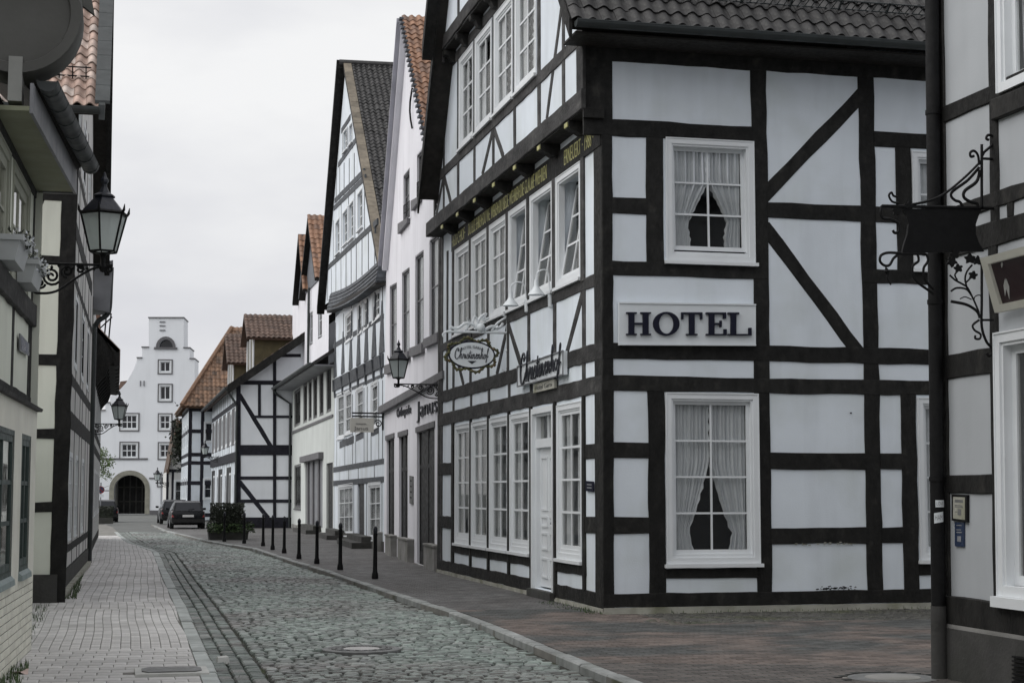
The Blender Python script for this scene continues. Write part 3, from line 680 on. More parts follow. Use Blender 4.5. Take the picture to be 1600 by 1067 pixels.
# cobbled band along the foot of the hotel
fc = [[], []]
y = 20.2
while y < 22.0:
    x = 6.75 + .2 * math.sin(y * 3)
    while x < 12.2:
        wx = random.uniform(.09, .13); fc[random.randrange(2)].append(((x + wx / 2, y + .03 * math.sin(x * 2.5), -.002 + random.uniform(-.006, .006)), wx - .012, .10, .035, random.uniform(-.3, .3))); x += wx
    y += .11
for k in range(2): scatter('cobblestone', pavr, fc[k], *CVS[k], M['cobble_dark'], limit=0, smooth=True)
# kerbs of single stones
def kerb(name, fx, y0, y1, side, wdt, ztop, mt):
    k = thing(name, (fx(y0), y0, ztop), None, None); k['kind'] = 'structure'
    y = y0
    while y < y1:
        L = random.uniform(.85, 1.15) if y < 45 else 1.6; y2 = min(y + L, y1)
        a, b = Vector((fx(y), y, 0)), Vector((fx(y2 - .012), y2 - .012, 0)); d = (b - a).normalized(); nn = Vector((d.y, -d.x, 0)) * side
        c = .018; z = ztop + random.uniform(-.006, .006); o_ = random.uniform(-.008, .008); P = []
        prof = [(o_, -.13), (o_, z - c), (o_ + c, z), (wdt, z), (wdt, -.13)]
        mb = MB(); mb.add([a + nn * x + Vector((0, 0, zz)) for x, zz in prof] + [b + nn * x + Vector((0, 0, zz)) for x, zz in prof], [(i, i + 1, 6 + i, 5 + i) for i in range(4)] + [(4, 3, 2, 1, 0), (5, 6, 7, 8, 9)])
        mb.build('kerb_stone', mt, k)
        y = y2
kerb('kerb', LK, 9, 72, -1, .155, .004, M['kerb'])
kerb('kerb', RK, 9, 86, 1, .125, .004, M['kerb_dull'])
# grass tufts and moss by the left houses
def grass(name, boxes, n, h, label=None):
    V = []; F = []
    for (x0, x1, y0, y1, z) in boxes:
        for _ in range(n):
            x, y = random.uniform(x0, x1), random.uniform(y0, y1); a = random.uniform(0, 6.28); hh = h * random.uniform(.4, 1.1); l = random.uniform(-.5, .5) * hh
            i = len(V); V += [(x - .006 * math.cos(a), y - .006 * math.sin(a), z), (x + .006 * math.cos(a), y + .006 * math.sin(a), z), (x + l * math.sin(a), y - l * math.cos(a), z + hh)]; F.append((i, i + 1, i + 2))
    mb = MB(); mb.v = V; mb.f = F
    return tag(mb.build(name, M['leaf']), label or 'tufts of green grass growing between the paving and the foot of the walls', 'grass', kind='stuff')
grass('grass', [(-.76, -.58, 27.0, 31.0, 0), (-.74, -.62, 31, 36, 0), (-1.0, -.78, 14.3, 16.8, -.004), (-1.3, -.9, 19.2, 25.8, -.01)], 330, .09)
grass('grass', [(6.15, 6.50, 23.0, 24.6, 0), (6.3, 6.55, 22.0, 23, 0), (7, 11.3, 21.9, 22.1, 0), (LK(16) + .1, LK(16) + .5, 13.5, 18, -.085)], 110, .045, 'thin grass and moss along the foot of the corner hotel')
# ------------------------------------------------------------------ the corner hotel
hotel = thing('half_timbered_hotel', (6.535, 22.12, 0), 'black and white half-timbered hotel on the corner with a jettied street gable', 'building')
Ws = Wall((6.535, 22.12), (6.535, 34.37), hotel)
Wf = Wall((6.535, 22.12), (14.5, 22.12), hotel)
TS = M['timber_side']; TF = M['timber']
# --- front
window(Wf, Wf.R(.889, 2.272, .66, 3.04), 2, 4, curtain='tied', bottom=.05, label='tall ground floor window of the hotel front with tied lace curtains')
window(Wf, Wf.R(.925, 2.254, 4.9, 6.66), 2, 3, curtain='tied_low', bottom=.05, tilt=.03, so=-.055, label='upper window of the hotel front with tied lace curtains')
window(Wf, Wf.R(4.72, 6.05, .68, 3.02), 2, 4, curtain='full', bottom=.05)
window(Wf, Wf.R(4.72, 6.05, 4.9, 6.64), 2, 3, curtain='full', bottom=.05)
Wf.finish([(0, .03), (8, .03), (8, 7.8), (-.28, 7.8), (-.28, 7.02), (0, 7.02)], M['plaster'], depth=.2)
def hb(W, u0, u1, z0, z1, m=None, **k): return W.beam((u0, (z0 + z1) / 2), (u1, (z0 + z1) / 2), z1 - z0, m, **k)
def vb(W, u0, u1, z0, z1, m=None, **k): return W.beam(((u0 + u1) / 2, z0), ((u0 + u1) / 2, z1), u1 - u0, m, name='post', **k)
for u0, u1, z0, z1 in ((-.012, 8, .078, .268), (-.012, 8, 3.05, 3.265), (-.012, 8, 3.5, 3.726), (-.012, 2.45, 4.675, 4.872), (3.9, 8, 4.675, 4.872), (-.28, 2.24, 6.64, 6.878), (4.13, 8, 6.682, 6.905), (-.28, 8, 7.705, 7.98),
                       (.87, 2.23, .462, .60), (4.7, 6.1, .462, .62), (.13, .645, 2.127, 2.34), (.13, .645, 1.08, 1.307), (2.44, 3.91, 1.977, 2.213), (2.44, 3.91, .927, 1.152),
                       (4.13, 4.48, 1.985, 2.215), (4.13, 4.48, .93, 1.15), (.13, .645, 5.536, 5.772), (2.45, 3.91, 5.568, 5.793), (4.13, 4.48, 5.57, 5.795)): hb(Wf, u0, u1, z0, z1)
for u0, u1, z0, z1 in ((.636, .886, .26, 3.06), (2.218, 2.45, .26, 3.06), (3.895, 4.14, .26, 3.06), (4.462, 4.705, .26, 3.06), (6.06, 6.3, .26, 3.06), (2.22, 2.45, 3.25, 3.51), (3.9, 4.14, 3.25, 3.51),
                       (.636, .886, 4.86, 6.65), (2.225, 2.462, 3.71, 7.72), (3.897, 4.142, 3.71, 7.72), (4.465, 4.712, 4.86, 6.69), (6.06, 6.3, 3.71, 7.72), (-.28, .14, 6.87, 7.72)): vb(Wf, u0, u1, z0, z1)
Wf.beam(Wf.uz(1190, 310), Wf.uz(1350, 145), .205, name='brace'); Wf.beam(Wf.uz(1194, 353), Wf.uz(1342, 552), .20, name='brace')
vb(Wf, -.02, .138, .03, 7.0, o1=.02)
Wf.slab([(-.02, -.13), (8, -.13), (8, .075), (-.02, .075)], -.2, .03, 'plinth', M['stone_pale'])
mb = MB(); rq = random.Random(3)   # bare patches where the paint has flaked
for _ in range(46):
    x = rq.gauss(1306, 18); y = 920.5 - abs(rq.gauss(0, 2.4)); u, z = Wf.uz(x, y); r_ = rq.uniform(.006, .022); k_ = [(u + r_ * 1.5 * math.cos(t) * rq.uniform(.6, 1.1), z + r_ * .7 * math.sin(t) * rq.uniform(.6, 1.1)) for t in (0, 1, 2, 3, 4.2, 5.2)]
    mb.prism([Wf.p(a, b, .0005) for a, b in k_], Wf.n * .0012)
mb.build('flaked_patch', M['timber_side'], hotel)['kind'] = 'stuff'
mb = MB()
for _ in range(34):
    x = rq.uniform(1235, 1335); y = rq.gauss(849.5, 1.0); u, z = Wf.uz(x, y); r_ = rq.uniform(.006, .016); mb.prism([Wf.p(u + r_ * 1.6 * math.cos(t), z + r_ * .5 * math.sin(t), .019) for t in (0, 1.2, 2.4, 3.6, 4.9)], Wf.n * .003)
mb.build('peeling_edge', M['stone_pale'], hotel)['kind'] = 'stuff'
u, z = Wf.uz(1329, 645); mb = MB(); mb.tube([Wf.p(u, z, -.01), Wf.p(u, z, .03)], .010, 6); mb.build('wall_hook', M['iron'], hotel)
# --- street side, ground and first floor
bays = [(1.09, 2.50), (4.22, 5.64), (5.78, 7.24), (7.40, 8.82), (8.96, 10.40)]
for k, (a, b) in enumerate(bays): window(Ws, Ws.R(a, b, .66, 2.975), 2, 4, cas=.09, out=.016, so=-.016, mull=.034, curtain='sides', bottom=.06)
ub = [(1.11, 2.53, .17), (2.74, 4.19, .15), (4.42, 5.73, .13), (5.92, 7.27, 0), (7.49, 8.86, 0), (9.05, 10.48, 0)]
for a, b, t in ub: window(Ws, Ws.R(a, b, 4.78, 6.50), 2, 3, cas=.09, out=.016, mull=.034, curtain=None if t else 'sides', tilt=t, so=-.03 if t else -.016, label='window of the hotel tilted open inward' if t else None)
Ws.holes.append(Ws.R(2.74, 3.98, .13, 2.93))
Ws.finish([(0, .03), (12.25, .03), (12.25, 7.05), (0, 7.05)], M['plaster'], depth=.30)
for u0, u1, z0, z1 in ((0, 2.66, .064, .265), (4.06, 12.25, .064, .265), (0, 12.25, 3.03, 3.28), (0, 12.25, 3.5, 3.74), (0, 12.25, 4.56, 4.735), (.9, 2.66, .462, .60), (4.06, 10.6, .462, .60),
                       (.38, .92, 2.127, 2.34), (.38, .92, 1.08, 1.307), (10.55, 12.2, 2.0, 2.25), (10.55, 12.2, .93, 1.17)): hb(Ws, u0, u1, z0, z1, TS if z0 > 3 else TF)
pu = [.98, 2.60, 4.135, 5.71, 7.32, 8.89, 10.60]
pu2 = [.98, 2.635, 4.305, 5.825, 7.38, 8.955, 10.62]
for u, u2 in zip(pu, pu2):
    lo = .26 if u not in (2.60, 4.135) else .04
    vb(Ws, u - .062 if u < 10 else u - .1, u + .062 if u < 10 else u + .12, lo, 3.04, TF, o1=.034); vb(Ws, u2 - .085, u2 + .085, 3.72, 4.58, TS); vb(Ws, u2 - .082, u2 + .082, 4.7, 6.52, TS, o1=.034)
    vb(Ws, u - .08, u + .08, 3.27, 3.51, TS)
vb(Ws, 11.75, 12.0, .26, 7.0, TS); vb(Ws, 11.2, 11.35, 3.72, 6.6, TS); vb(Ws, 0, .40, .03, 7.0, TF, o1=.02); vb(Ws, 12.05, 12.27, .03, 7.0, TS)
for (a, za), (b, zb) in (((5.80, 4.58), (6.70, 3.72)), ((5.84, 4.58), (4.80, 3.72)), ((10.60, 4.58), (9.6, 3.72)), ((1.0, 4.58), (1.95, 3.72))): Ws.beam((a, za), (b, zb), .15, TS, name='brace')
Ws.slab([(0, -.13), (12.27, -.13), (12.27, .06), (0, .06)], -.2, .03, 'plinth', M['stone_pale'])
# inscription beam
ins = Ws.slab(Ws.R(.0, 10.75, 6.505, 6.872), -.03, .034, 'inscription_beam', TF)
for (x0, x1, txt) in (((10.66), 9.35, '\u00b71633\u00b7C\u00b7HOF\u00b7'), (9.05, 3.0, 'DU ELLE EHREN\u00b7DU WE. WEREN\u00b7DU BEDE WEHREN\u00b7DIE GLAUBE WEHREN'), (1.93, .35, 'ERNEUERT \u00b7 1988 \u00b7')):
    lettering(MB(), quad_fn(Ws, [(x0, 6.58), (x1, 6.58), (x1, 6.81), (x0, 6.81)], .033, .040), txt).build('inscription', M['gold'], ins)
# door
dr = MB()
def sb(mb, W, u0, u1, z0, z1, o0, o1):
    mb.hexa([W.p(u0, z0, o1), W.p(u1, z0, o1), W.p(u1, z0, o0), W.p(u0, z0, o0), W.p(u0, z1, o1), W.p(u1, z1, o1), W.p(u1, z1, o0), W.p(u0, z1, o0)]); return mb
fr = MB()
for a in ((2.67, 2.75, .1, 2.99), (3.97, 4.05, .1, 2.99), (2.75, 3.97, 2.90, 2.99)): sb(fr, Ws, *a, -.02, .04)
for a in ((2.75, 2.80, .13, 2.9), (3.92, 3.97, .13, 2.9), (2.8, 3.92, 2.36, 2.50), (2.8, 3.92, 2.86, 2.9)): sb(fr, Ws, *a, -.15, -.02)
sb(fr, Ws, 3.33, 3.38, 2.5, 2.86, -.11, -.07)
fo = fr.build('door_frame', M['doorwhite'], hotel)
pb = MB(); sb(pb, Ws, 2.8, 3.33, 2.5, 2.86, -.10, -.095); sb(pb, Ws, 3.38, 3.92, 2.5, 2.86, -.10, -.095); pb.build('pane', M['glass'], fo)
sb(dr, Ws, 2.8, 3.92, .16, 2.36, -.13, -.09)
for z0, z1 in ((.30, .62), (.74, 1.02), (1.1, 1.28), (1.36, 2.22)):
    for a, b in ((2.9, 3.3), (3.42, 3.82)):
        for q in ((a, a + .035, z0, z1), (b - .035, b, z0, z1), (a + .035, b - .035, z1 - .035, z1), (a + .035, b - .035, z0, z0 + .035)): sb(dr, Ws, *q, -.09, -.072)
do = dr.build('door', M['doorwhite'], hotel)
kb = MB(); kb.tube([Ws.p(2.93, 1.18, -.09), Ws.p(2.93, 1.18, -.03)], .012, 8); kb.lathe(Ws.p(2.93, 1.15, -.02), [(.0, -.0), (.028, .01), (.03, .03), (.0, .06)], 10); kb.build('door_handle', M['zinc'], do, smooth=True)
sb(MB(), Ws, 2.62, 4.1, -.1, .125, -.28, .10).build('door_step', M['stone_dark'], hotel)
# --- jetty and gable
Wj = Wall((6.245, 22.06), (6.245, 34.2), hotel)
A = atX(655, 308, 5.87); B = atX(677, 92, 5.87)
sl = (B.z - A.z) / (A.y - B.y)
APY = 28.1; ZF = 7.45; YF = A.y + (A.z - ZF) / sl; APZ = ZF + sl * (YF - APY)
EY, EZ = 21.46, 8.06; sn = (APZ - EZ) / (APY - EY)
zr = lambda Y: min(EZ + sn * (Y - EY), ZF + sl * (YF - Y)) - .22
for a, b in ((2.59 + .06, 4.03 + .06), (4.19 + .06, 5.59 + .06), (5.79 + .06, 7.18 + .06), (7.35 + .06, 8.65 + .06)): window(Wj, Wj.R(a, b, 8.16, 9.93), 2, 3, cas=.10, out=.018, so=-.018, mull=.034, curtain='sides')
J2 = 10.25
yj = lambda z: EY + (z + .22 - EZ) / sn; yk = lambda z: YF - (z + .22 - ZF) / sl
Wj.finish([(0, 7.02), (12.0, 7.02), (min(12.14, yk(7.5) - 22.06), 7.5), (yk(J2) - 22.06, J2), (yj(J2) - 22.06, J2), (0, zr(22.06))], M['plaster'], depth=.2)
Wj2 = Wall((6.03, 22.06), (6.03, 34.2), hotel)
Wj2.finish([(yj(J2) - 22.06, J2), (yk(J2) - 22.06, J2), (APY - 22.06, APZ - .25)], M['plaster'])
hb(Wj, 0, 12.1, 7.0, 7.29, TS, o1=.03); hb(Wj, 0, 12.0, 7.94, 8.13, TS); hb(Wj, yj(9.99) - 22, yk(10.1) - 22.06, 9.97, 10.16, TS); hb(Wj2, yj(J2) - 22.06, yk(J2) - 22.06, J2, J2 + .26, TS, o1=.03); 
for u0, u1, z0, z1 in ((0, .34, 7.28, 8.2), (.98, 1.12, 7.28, 8.95), (2.42, 2.60, 7.28, 9.98), (4.07, 4.22, 7.28, 9.98), (5.67, 5.82, 7.28, 9.98), (7.25, 7.40, 7.28, 9.98), (8.73, 8.92, 7.28, 9.98), (10.2, 10.34, 7.28, 9.6), (11.2, 11.34, 7.28, 8.4)): vb(Wj, u0, u1, z0, z1, TS)
for (a, za), (b, zb) in (((1.1, 8.9), (2.05, 7.29)), ((5.78, 7.95), (6.66, 7.29)), ((5.72, 7.95), (4.98, 7.29)), ((10.3, 8.0), (9.55, 7.29)), ((10.25, 8.0), (11.1, 7.29))): Wj.beam((a, za), (b, zb), .14, TS, name='brace')
for k in range(5): vb(Wj2, 2.9 + k * 1.6, 3.06 + k * 1.6, J2 + .25, min(zr(24.96 + k * 1.6), zr(25.1 + k * 1.6)), TS)
MB().box(6.245, 6.54, 22.07, 34.1, 6.985, 7.015).build('jetty_soffit', M['soffit'], hotel)
MB().box(6.03, 6.25, yj(J2), yk(J2), J2 - .03, J2 - .005).build('jetty_soffit', M['soffit'], hotel)
MB().box(6.24, 6.54, 22.04, 22.10, 6.87, 7.0).build('jetty_end', TF, hotel)
for px, py in ((888, 184), (845, 223), (807, 258), (774, 288), (744, 316), (717, 340), (693, 361)):
    y = atX(px, py, 6.245).y; mb = MB()
    prof = [(6.53, 6.83), (6.47, 6.80), (6.40, 6.80), (6.34, 6.84), (6.30, 6.85), (6.235, 6.88), (6.22, 6.93), (6.22, 6.985), (6.53, 6.985)]
    mb.prism([(x, y - .10, z) for x, z in prof], (0, .21, 0)); br = mb.build('bracket', TF, hotel)
    MB().box(6.205, 6.222, y - .07, y + .09, 6.90, 6.965).build('gilded_tip', M['gold'], br)
for k in range(6):
    y = 25 + k * 1.25; mb = MB(); prof = [(6.24, 9.98), (6.15, 10.0), (6.10, 10.1), (6.02, 10.12), (6.0, 10.21), (6.24, 10.21)]
    mb.prism([(x, y - .1, z) for x, z in prof], (0, .2, 0)).build('bracket', TF, hotel)
# --- roof
VX = 5.87
rn, nn = slope(hotel, [(VX + .05, EY, EZ), (14.5, EY, EZ), (14.5, APY, APZ), (VX + .05, APY, APZ)], M['soffit'], .14)
rf, _ = slope(hotel, [(VX, A.y, A.z), (14.5, A.y, A.z), (14.5, APY, APZ), (VX, APY, APZ)], M['soffit'], .14)
mb = MB()   # bargeboards
def barge(mb, x0, x1, y0, z0, y1, z1, h): mb.hexa([(x0, y0, z0 - h), (x1, y0, z0 - h), (x1, y1, z1 - h), (x0, y1, z1 - h), (x0, y0, z0 + .03), (x1, y0, z0 + .03), (x1, y1, z1 + .03), (x0, y1, z1 + .03)])
barge(mb, VX - .04, VX - .002, A.y, A.z, APY, APZ, .34); barge(mb, VX + .004, VX + .048, EY, EZ + .02, APY, APZ, .26)
mb.build('bargeboard', TF, rf)
mb = MB(); y1 = yk(10.15); barge(mb, 5.62, VX - .045, y1, zr(y1) + .2, APY, APZ, .30); y2 = yj(10.4); barge(mb, 5.66, VX - .045, y2, zr(y2) + .2, APY, APZ, .2)
mb.build('bargeboard', TF, rf)
ey = Vector((0, APY - EY, APZ - EZ)).normalized(); en = Vector((0, -ey.z, ey.y))
lay_tiles(rn, (VX + .02, EY - .05, EZ - .02), (1, 0, 0), ey, en, [(0, 0), (7.6, 0), (7.6, 3.3), (0, 3.3)], M['tile_black'], tw=.215, tl=.36, step=.30, amp=.03, limit=170)
gb = MB()
def gutter(mb, a, b, r, end=True):
    a = Vector(a); b = Vector(b); d = (b - a).normalized(); s_ = d.cross(Vector((0, 0, 1))); P = []
    for e in (a, b):
        for k in range(9):
            t = math.pi * k / 8; P.append(e + s_ * (r * math.cos(t)) - Vector((0, 0, r * math.sin(t))))
    n0 = len(P); P += [p + ((p - (a if i < 9 else b)).normalized() * .006) for i, p in enumerate(P)]
    fs = [(i, i + 1, 10 + i, 9 + i) for i in range(8)] + [(18 + i, 27 + i, 28 + i, 19 + i) for i in range(8)]
    fs += [tuple(18 + i for i in range(9)), tuple(27 + i for i in range(9))] if end else []
    mb.add(P, fs); mb.tube([a + s_ * r, b + s_ * r], .009, 6); mb.tube([a - s_ * r, b - s_ * r], .009, 6); return mb
gutter(gb, (VX + .07, EY - .10, EZ - .02), (14, EY - .10, EZ - .02), .085)
for k in range(9): gb.tube([(6.4 + k * .9, EY - .19, EZ - .02), (6.4 + k * .9, EY - .10, EZ - .115), (6.4 + k * .9, EY - .01, EZ - .02)], .012, 5)
gb.build('gutter', M['zinc_dark'], rn)
MB().box(VX + .1, 14.5, EY + .02, 22.13, 7.90, 7.93).build('eaves_soffit', M['soffit'], rn)
mb = MB()   # snow guard: rails on posts with a grid
for k in range(7):
    x = 6.25 + k * .75; b = Vector((x, EY, EZ)) + ey * .62; mb.tube([b, b + en * .22, b + en * .26], .018, 5)
for h in (.10, .24): 
    b = Vector((0, EY, EZ)) + ey * .62 + en * h; mb.tube([(5.95, b.y, b.z), (12.5, b.y, b.z)], .011, 5)
for k in range(62):
    x = 6.0 + k * .105; b = Vector((x, EY, EZ)) + ey * .62; mb.tube([b + en * .1, b + en * .24 + Vector((.05, 0, 0))], .009, 4)
mb.build('snow_guard', M['zinc_dark'], rn)
ch = MB(); ch.box(11.25, 12.0, 24.2, 24.9, 10.2, 12.2).build('chimney', M['tile_orange'], rn)
MB().box(11.55, 12.3, 23.5, 24.1, 9.9, 11.2).build('dormer', M['white'], rn)
wallbox(hotel, [(14.45, 22.12), (14.45, 34.37), (6.54, 34.37)], 0, 7.8, M['plaster'])
MB().add([(14.4, 22.0, 7.5), (14.4, YF, 7.5), (14.4, APY, APZ - .1)], [(0, 1, 2)]).build('rear_gable', M['plaster'], hotel)
for z in (3.4, 6.6): MB().box(6.9, 14.3, 22.5, 34.2, z - .1, z).build('shade_floor', M['dark'], hotel)  # black floors added inside to darken the rooms behind the windows
# ------------------------------------------------------------------ what hangs on the hotel
def serif(mb, fn, word='HOTEL'):
    """slab-serif capitals from butted blocks; letter box 0..1"""
    def bx(x0, x1, y0, y1):
        c = []
        for d in (0, 1): c += [fn(x0, y0, d), fn(x1, y0, d), fn(x1, y1, d), fn(x0, y1, d)]
        mb.hexa(c)
    s = .062
    def stem(x, wd, y0=0, y1=1, sv=True, w2=None):
        h = wd / 2; e = w2 or wd * .55
        bx(x - h, x + h, y0 + s, y1 - s)
        bx(x - h - e * .8, x + h + e * .8, y0, y0 + s); bx(x - h - e * .8, x + h + e * .8, y1 - s, y1)
    W5 = {'H': (0, .205), 'O': (.215, .425), 'T': (.43, .625), 'E': (.635, .80), 'L': (.81, 1.0)}
    t = .043
    stem(.047, t); stem(.158, t); bx(.047 + t / 2, .158 - t / 2, .46, .54)
    cx, rx = .320, .103; n = 28; V = []; F = []
    for d in (0, 1):
        for k in range(n):
            a = 2 * math.pi * k / n
            V.append(fn(cx + rx * math.cos(a), .5 + .52 * math.sin(a), d)); V.append(fn(cx + (rx - .044) * math.cos(a), .5 + .44 * math.sin(a), d))
    for k in range(n):
        a, b = 2 * k, 2 * ((k + 1) % n); m2 = 2 * n
        F += [(a, b, b + 1, a + 1), (a + m2, a + m2 + 1, b + m2 + 1, b + m2), (a, a + m2, b + m2, b), (a + 1, b + 1, b + m2 + 1, a + m2 + 1)]
    mb.add(V, F)
    x = .522; bx(x - t / 2, x + t / 2, s, .92); bx(x - .044, x + .044, 0, s); bx(x - .083, x + .083, .92, 1); bx(x - .083, x - .067, .70, .92); bx(x + .067, x + .083, .70, .92)
    x = .680; bx(x - t / 2, x + t / 2, s, .92); bx(x - .045, .80, 0, s); bx(x - .045, .795, .92, 1); bx(.777, .80, s, .27); bx(.772, .795, .73, .92); bx(x + t / 2, .745, .46, .54); bx(.745, .76, .36, .64)
    x = .855; bx(x - t / 2, x + t / 2, s, .92); bx(x - .045, 1.0, 0, s); bx(x - .045, x + .045, .92, 1); bx(.977, 1.0, s, .33)
    return mb
hs = thing('hotel_sign', Wf.p(*Wf.uz(1070, 507), .05), 'white board with dark blue capital letters HOTEL on the front wall', 'sign')
q = Wf.Q(965, 540, 1178, 541, 476, 473)
Wf.slab(q, .015, .075, 'board', M['signwhite'], hs); 
e = .02; mb = MB(); a, b, c, d = q
for p_ in (((a[0], a[1]), (b[0], b[1]), (b[0], b[1] + e), (a[0], a[1] + e)), ((d[0], d[1] - e), (c[0], c[1] - e), c, d)): mb.prism([Wf.p(*t, .076) for t in p_], Wf.n * .012)
mb.build('board_rim', M['signwhite'], hs)
serif(MB(), quad_fn(Wf, Wf.Q(974, 524.5, 1170, 525, 489.5, 489), .077, .115)).build('lettering', M['navy'], hs)
# script name board on the street side
ns = thing('name_board_sign', Ws.p(*Ws.uz(846, 578), .05), 'white name board with cursive black Christinenhof beside the hotel door', 'sign')
q = Ws.Q(812, 604, 883.5, 585, 548, 573, .06); fr = quad_fn(Ws, q, .03, .09)
Ws.slab(q, .03, .09, 'board', M['signwhite'], ns)
mb = MB(); mb.tube([Ws.p(*t, .10) for t in q], .014, 5, closed=True); mb.build('board_rim', M['zinc'], ns)
q = Ws.Q(813, 617, 877, 588, 536, 551, .11); f0 = quad_fn(Ws, [q[1], q[0], q[3], q[2]], .10, .12)
script_word(MB(), lambda s_, t_: f0(s_, t_, .5), 'Christinenhof', .013).build('lettering', M['ink'], ns)
q = Ws.Q(834, 614, 867, 606, 592, 600, .06); ib = Ws.slab(q, .03, .07, 'small_board', M['stone_pale'], ns)
lettering(MB(), quad_fn(Ws, [bil([q[1], q[0], q[3], q[2]], a, b) for a, b in ((.1, .25), (.9, .25), (.9, .75), (.1, .75))], .07, .075), 'Hotel Garni').build('small_lettering', M['ink'], ib)
# oval hanging sign on a white ornamental arm, square to the wall
YO = 28.0
def op(x, y, d=0.0):
    p = atY(x, y, YO); return Vector((p.x, YO - d, p.z))
os_ = thing('oval_hanging_sign', op(792, 530), 'oval hotel sign in a gilded wreath hanging from a white scrolled arm', 'sign')
c = op(737, 554.5); rx, rz = .385, .215
mb = MB(); n = 40
mb.prism([c + Vector((rx * math.cos(2 * math.pi * k / n), -.02, rz * math.sin(2 * math.pi * k / n))) for k in range(n)], (0, .04, 0)); mb.build('oval_board', M['signwhite'], os_)
mb = MB(); mb.tube([c + Vector(((rx + .012) * math.cos(2 * math.pi * k / n), -.005, (rz + .012) * math.sin(2 * math.pi * k / n))) for k in range(n)], .017, 6, closed=True); mb.build('oval_rim', M['navy'], os_)
mb = MB()
for k in range(44):   # wreath of leaves and lobes
    a = 2 * math.pi * k / 44; r1 = 1.12 + .07 * math.sin(a * 9 + 1) + .03 * (k % 2); p = c + Vector(((rx + .055 + .04 * math.sin(a * 8)) * math.cos(a), .0, (rz + .06 + .035 * math.sin(a * 8)) * math.sin(a)))
    mb.lathe(p, [(.0, -.035), (.026 + .014 * (k % 3 == 0), -.01), (.03, .01), (0, .035)], 6, ang=a)
mb.tube([c + Vector(((rx + .05 + .035 * math.sin(16 * math.pi * k / 96)) * math.cos(2 * math.pi * k / 96), .005, (rz + .055 + .03 * math.sin(16 * math.pi * k / 96)) * math.sin(2 * math.pi * k / 96))) for k in range(96)], .022, 5, closed=True)
mb.build('wreath', M['wreath'], os_)
mb = MB(); f0 = lambda s_, t_: c + Vector((-.30 + .60 * s_, -.026, -.13 + .25 * t_))
script_word(mb, f0, 'Christinenhof', .006)
lettering(mb, lambda s_, t_, d: c + Vector((-.19 + .38 * s_, -.024 - .006 * d, .115 + .045 * t_ - .05 * (2 * s_ - 1) ** 2)), 'HOTEL GARNI')
mb.prism([c + Vector((x, -.022, z)) for x, z in ((-.08, -.105), (.08, -.105), (.0, -.16))], (0, -.006, 0))
mb.build('oval_lettering', M['ink'], os_)
mb = MB()
mb.tube([op(698, 518), op(745, 519), op(793, 520)], .022, 8); mb.tube([op(793, 494), op(793, 575)], .024, 8)
mb.tube([op(793, 575), op(790, 580), op(784, 577)], .012, 6); mb.lathe(op(793, 497), [(0, 0), (.03, .015), (.035, .04), (.0, .07)], 8); mb.lathe(op(793, 548), [(.02, -.03), (.045, 0), (.02, .03)], 8)
mb.tube(smooth_path([op(698, 518), op(692, 522), op(694, 527)]), .018, 6)
mb.tube(smooth_path([op(703, 511), op(715, 513), op(728, 505), op(740, 508), op(752, 517), op(768, 510), op(780, 512), op(786, 505)]), .026, 6)
mb.tube(smooth_path([op(727, 516), op(733, 506), op(730, 496), op(737, 508), op(742, 494), op(748, 506)]), .018, 6)
mb.tube(smooth_path([op(742, 515), op(750, 497), op(760, 490), op(754, 500), op(764, 497)]), .022, 6)
mb.tube(smooth_path([op(768, 517), op(776, 506), op(784, 500), op(790, 496), op(786, 492)]), .018, 6)
mb.lathe(op(751, 512), [(0, -.09), (.06, -.06), (.085, 0), (.06, .06), (0, .09)], 10); mb.lathe(op(777, 512), [(0, -.05), (.045, 0), (0, .06)], 8)
mb.build('scrolled_arm', M['signwhite'], os_, smooth=True, auto=50)
mb = MB(); mb.tube([op(737, 520), op(737, 531)], .010, 6); mb.build('hanger', M['iron'], os_)
# two white gooseneck lamps above the name board
for k, (wx, wy, sx, sy, lab) in enumerate(((826, 476, 798, 478, 'white conical lamp on a gooseneck arm, the one nearer the oval sign'), (863, 468, 838, 461, 'white conical lamp on a gooseneck arm, the one nearer the hotel corner'))):
    u, z = Ws.uz(wx, wy); b = Ws.p(u, z, 0); d = Vector((-1, 0, 0)); L = atY(sx, sy, b.y); ln = b.x - L.x
    g = thing('gooseneck_lamp', b, lab, 'wall lamp', 'white gooseneck lamps on the hotel wall')
    top = L.z + .36
    mb = MB(); mb.tube(smooth_path([b + Vector((-.02, 0, -.10)), b + Vector((-.04, 0, .12)), Vector((b.x - .07, b.y, top - .02)), Vector((b.x - ln * .5, b.y, top + .04)), Vector((L.x + .02, b.y, top - .01)), Vector((L.x, b.y, L.z + .22))]), .012, 7)
    mb.lathe(b + Vector((-.03, 0, -.02)), [(.0, -.12), (.04, -.10), (.045, .10), (0, .12)], 8); mb.build('arm', M['signwhite'], g, smooth=True, auto=50)
    MB().lathe((L.x, b.y, L.z), [(.135, 0), (.125, .02), (.06, .10), (.035, .15), (.03, .24), (0, .25)], 18).build('shade', M['signwhite'], g, smooth=True, auto=50)
sp = thing('door_plaque', Ws.p(*Ws.uz(924, 759), .03), 'small dark plaque on the narrow panel near the hotel corner', 'plaque')
q = Ws.Q(918, 767, 930, 768, 752, 751); Ws.slab(q, .016, .03, 'plate', M['navy'], sp); mb = MB()
for t in (.3, .6): mb.hexa([Ws.p(*bil(q, a, b), o) for o in (.0302, .032) for a, b in ((.2, t), (.8, t), (.8, t + .12), (.2, t + .12))])
mb.build('engraved_lines', M['zinc'], sp)
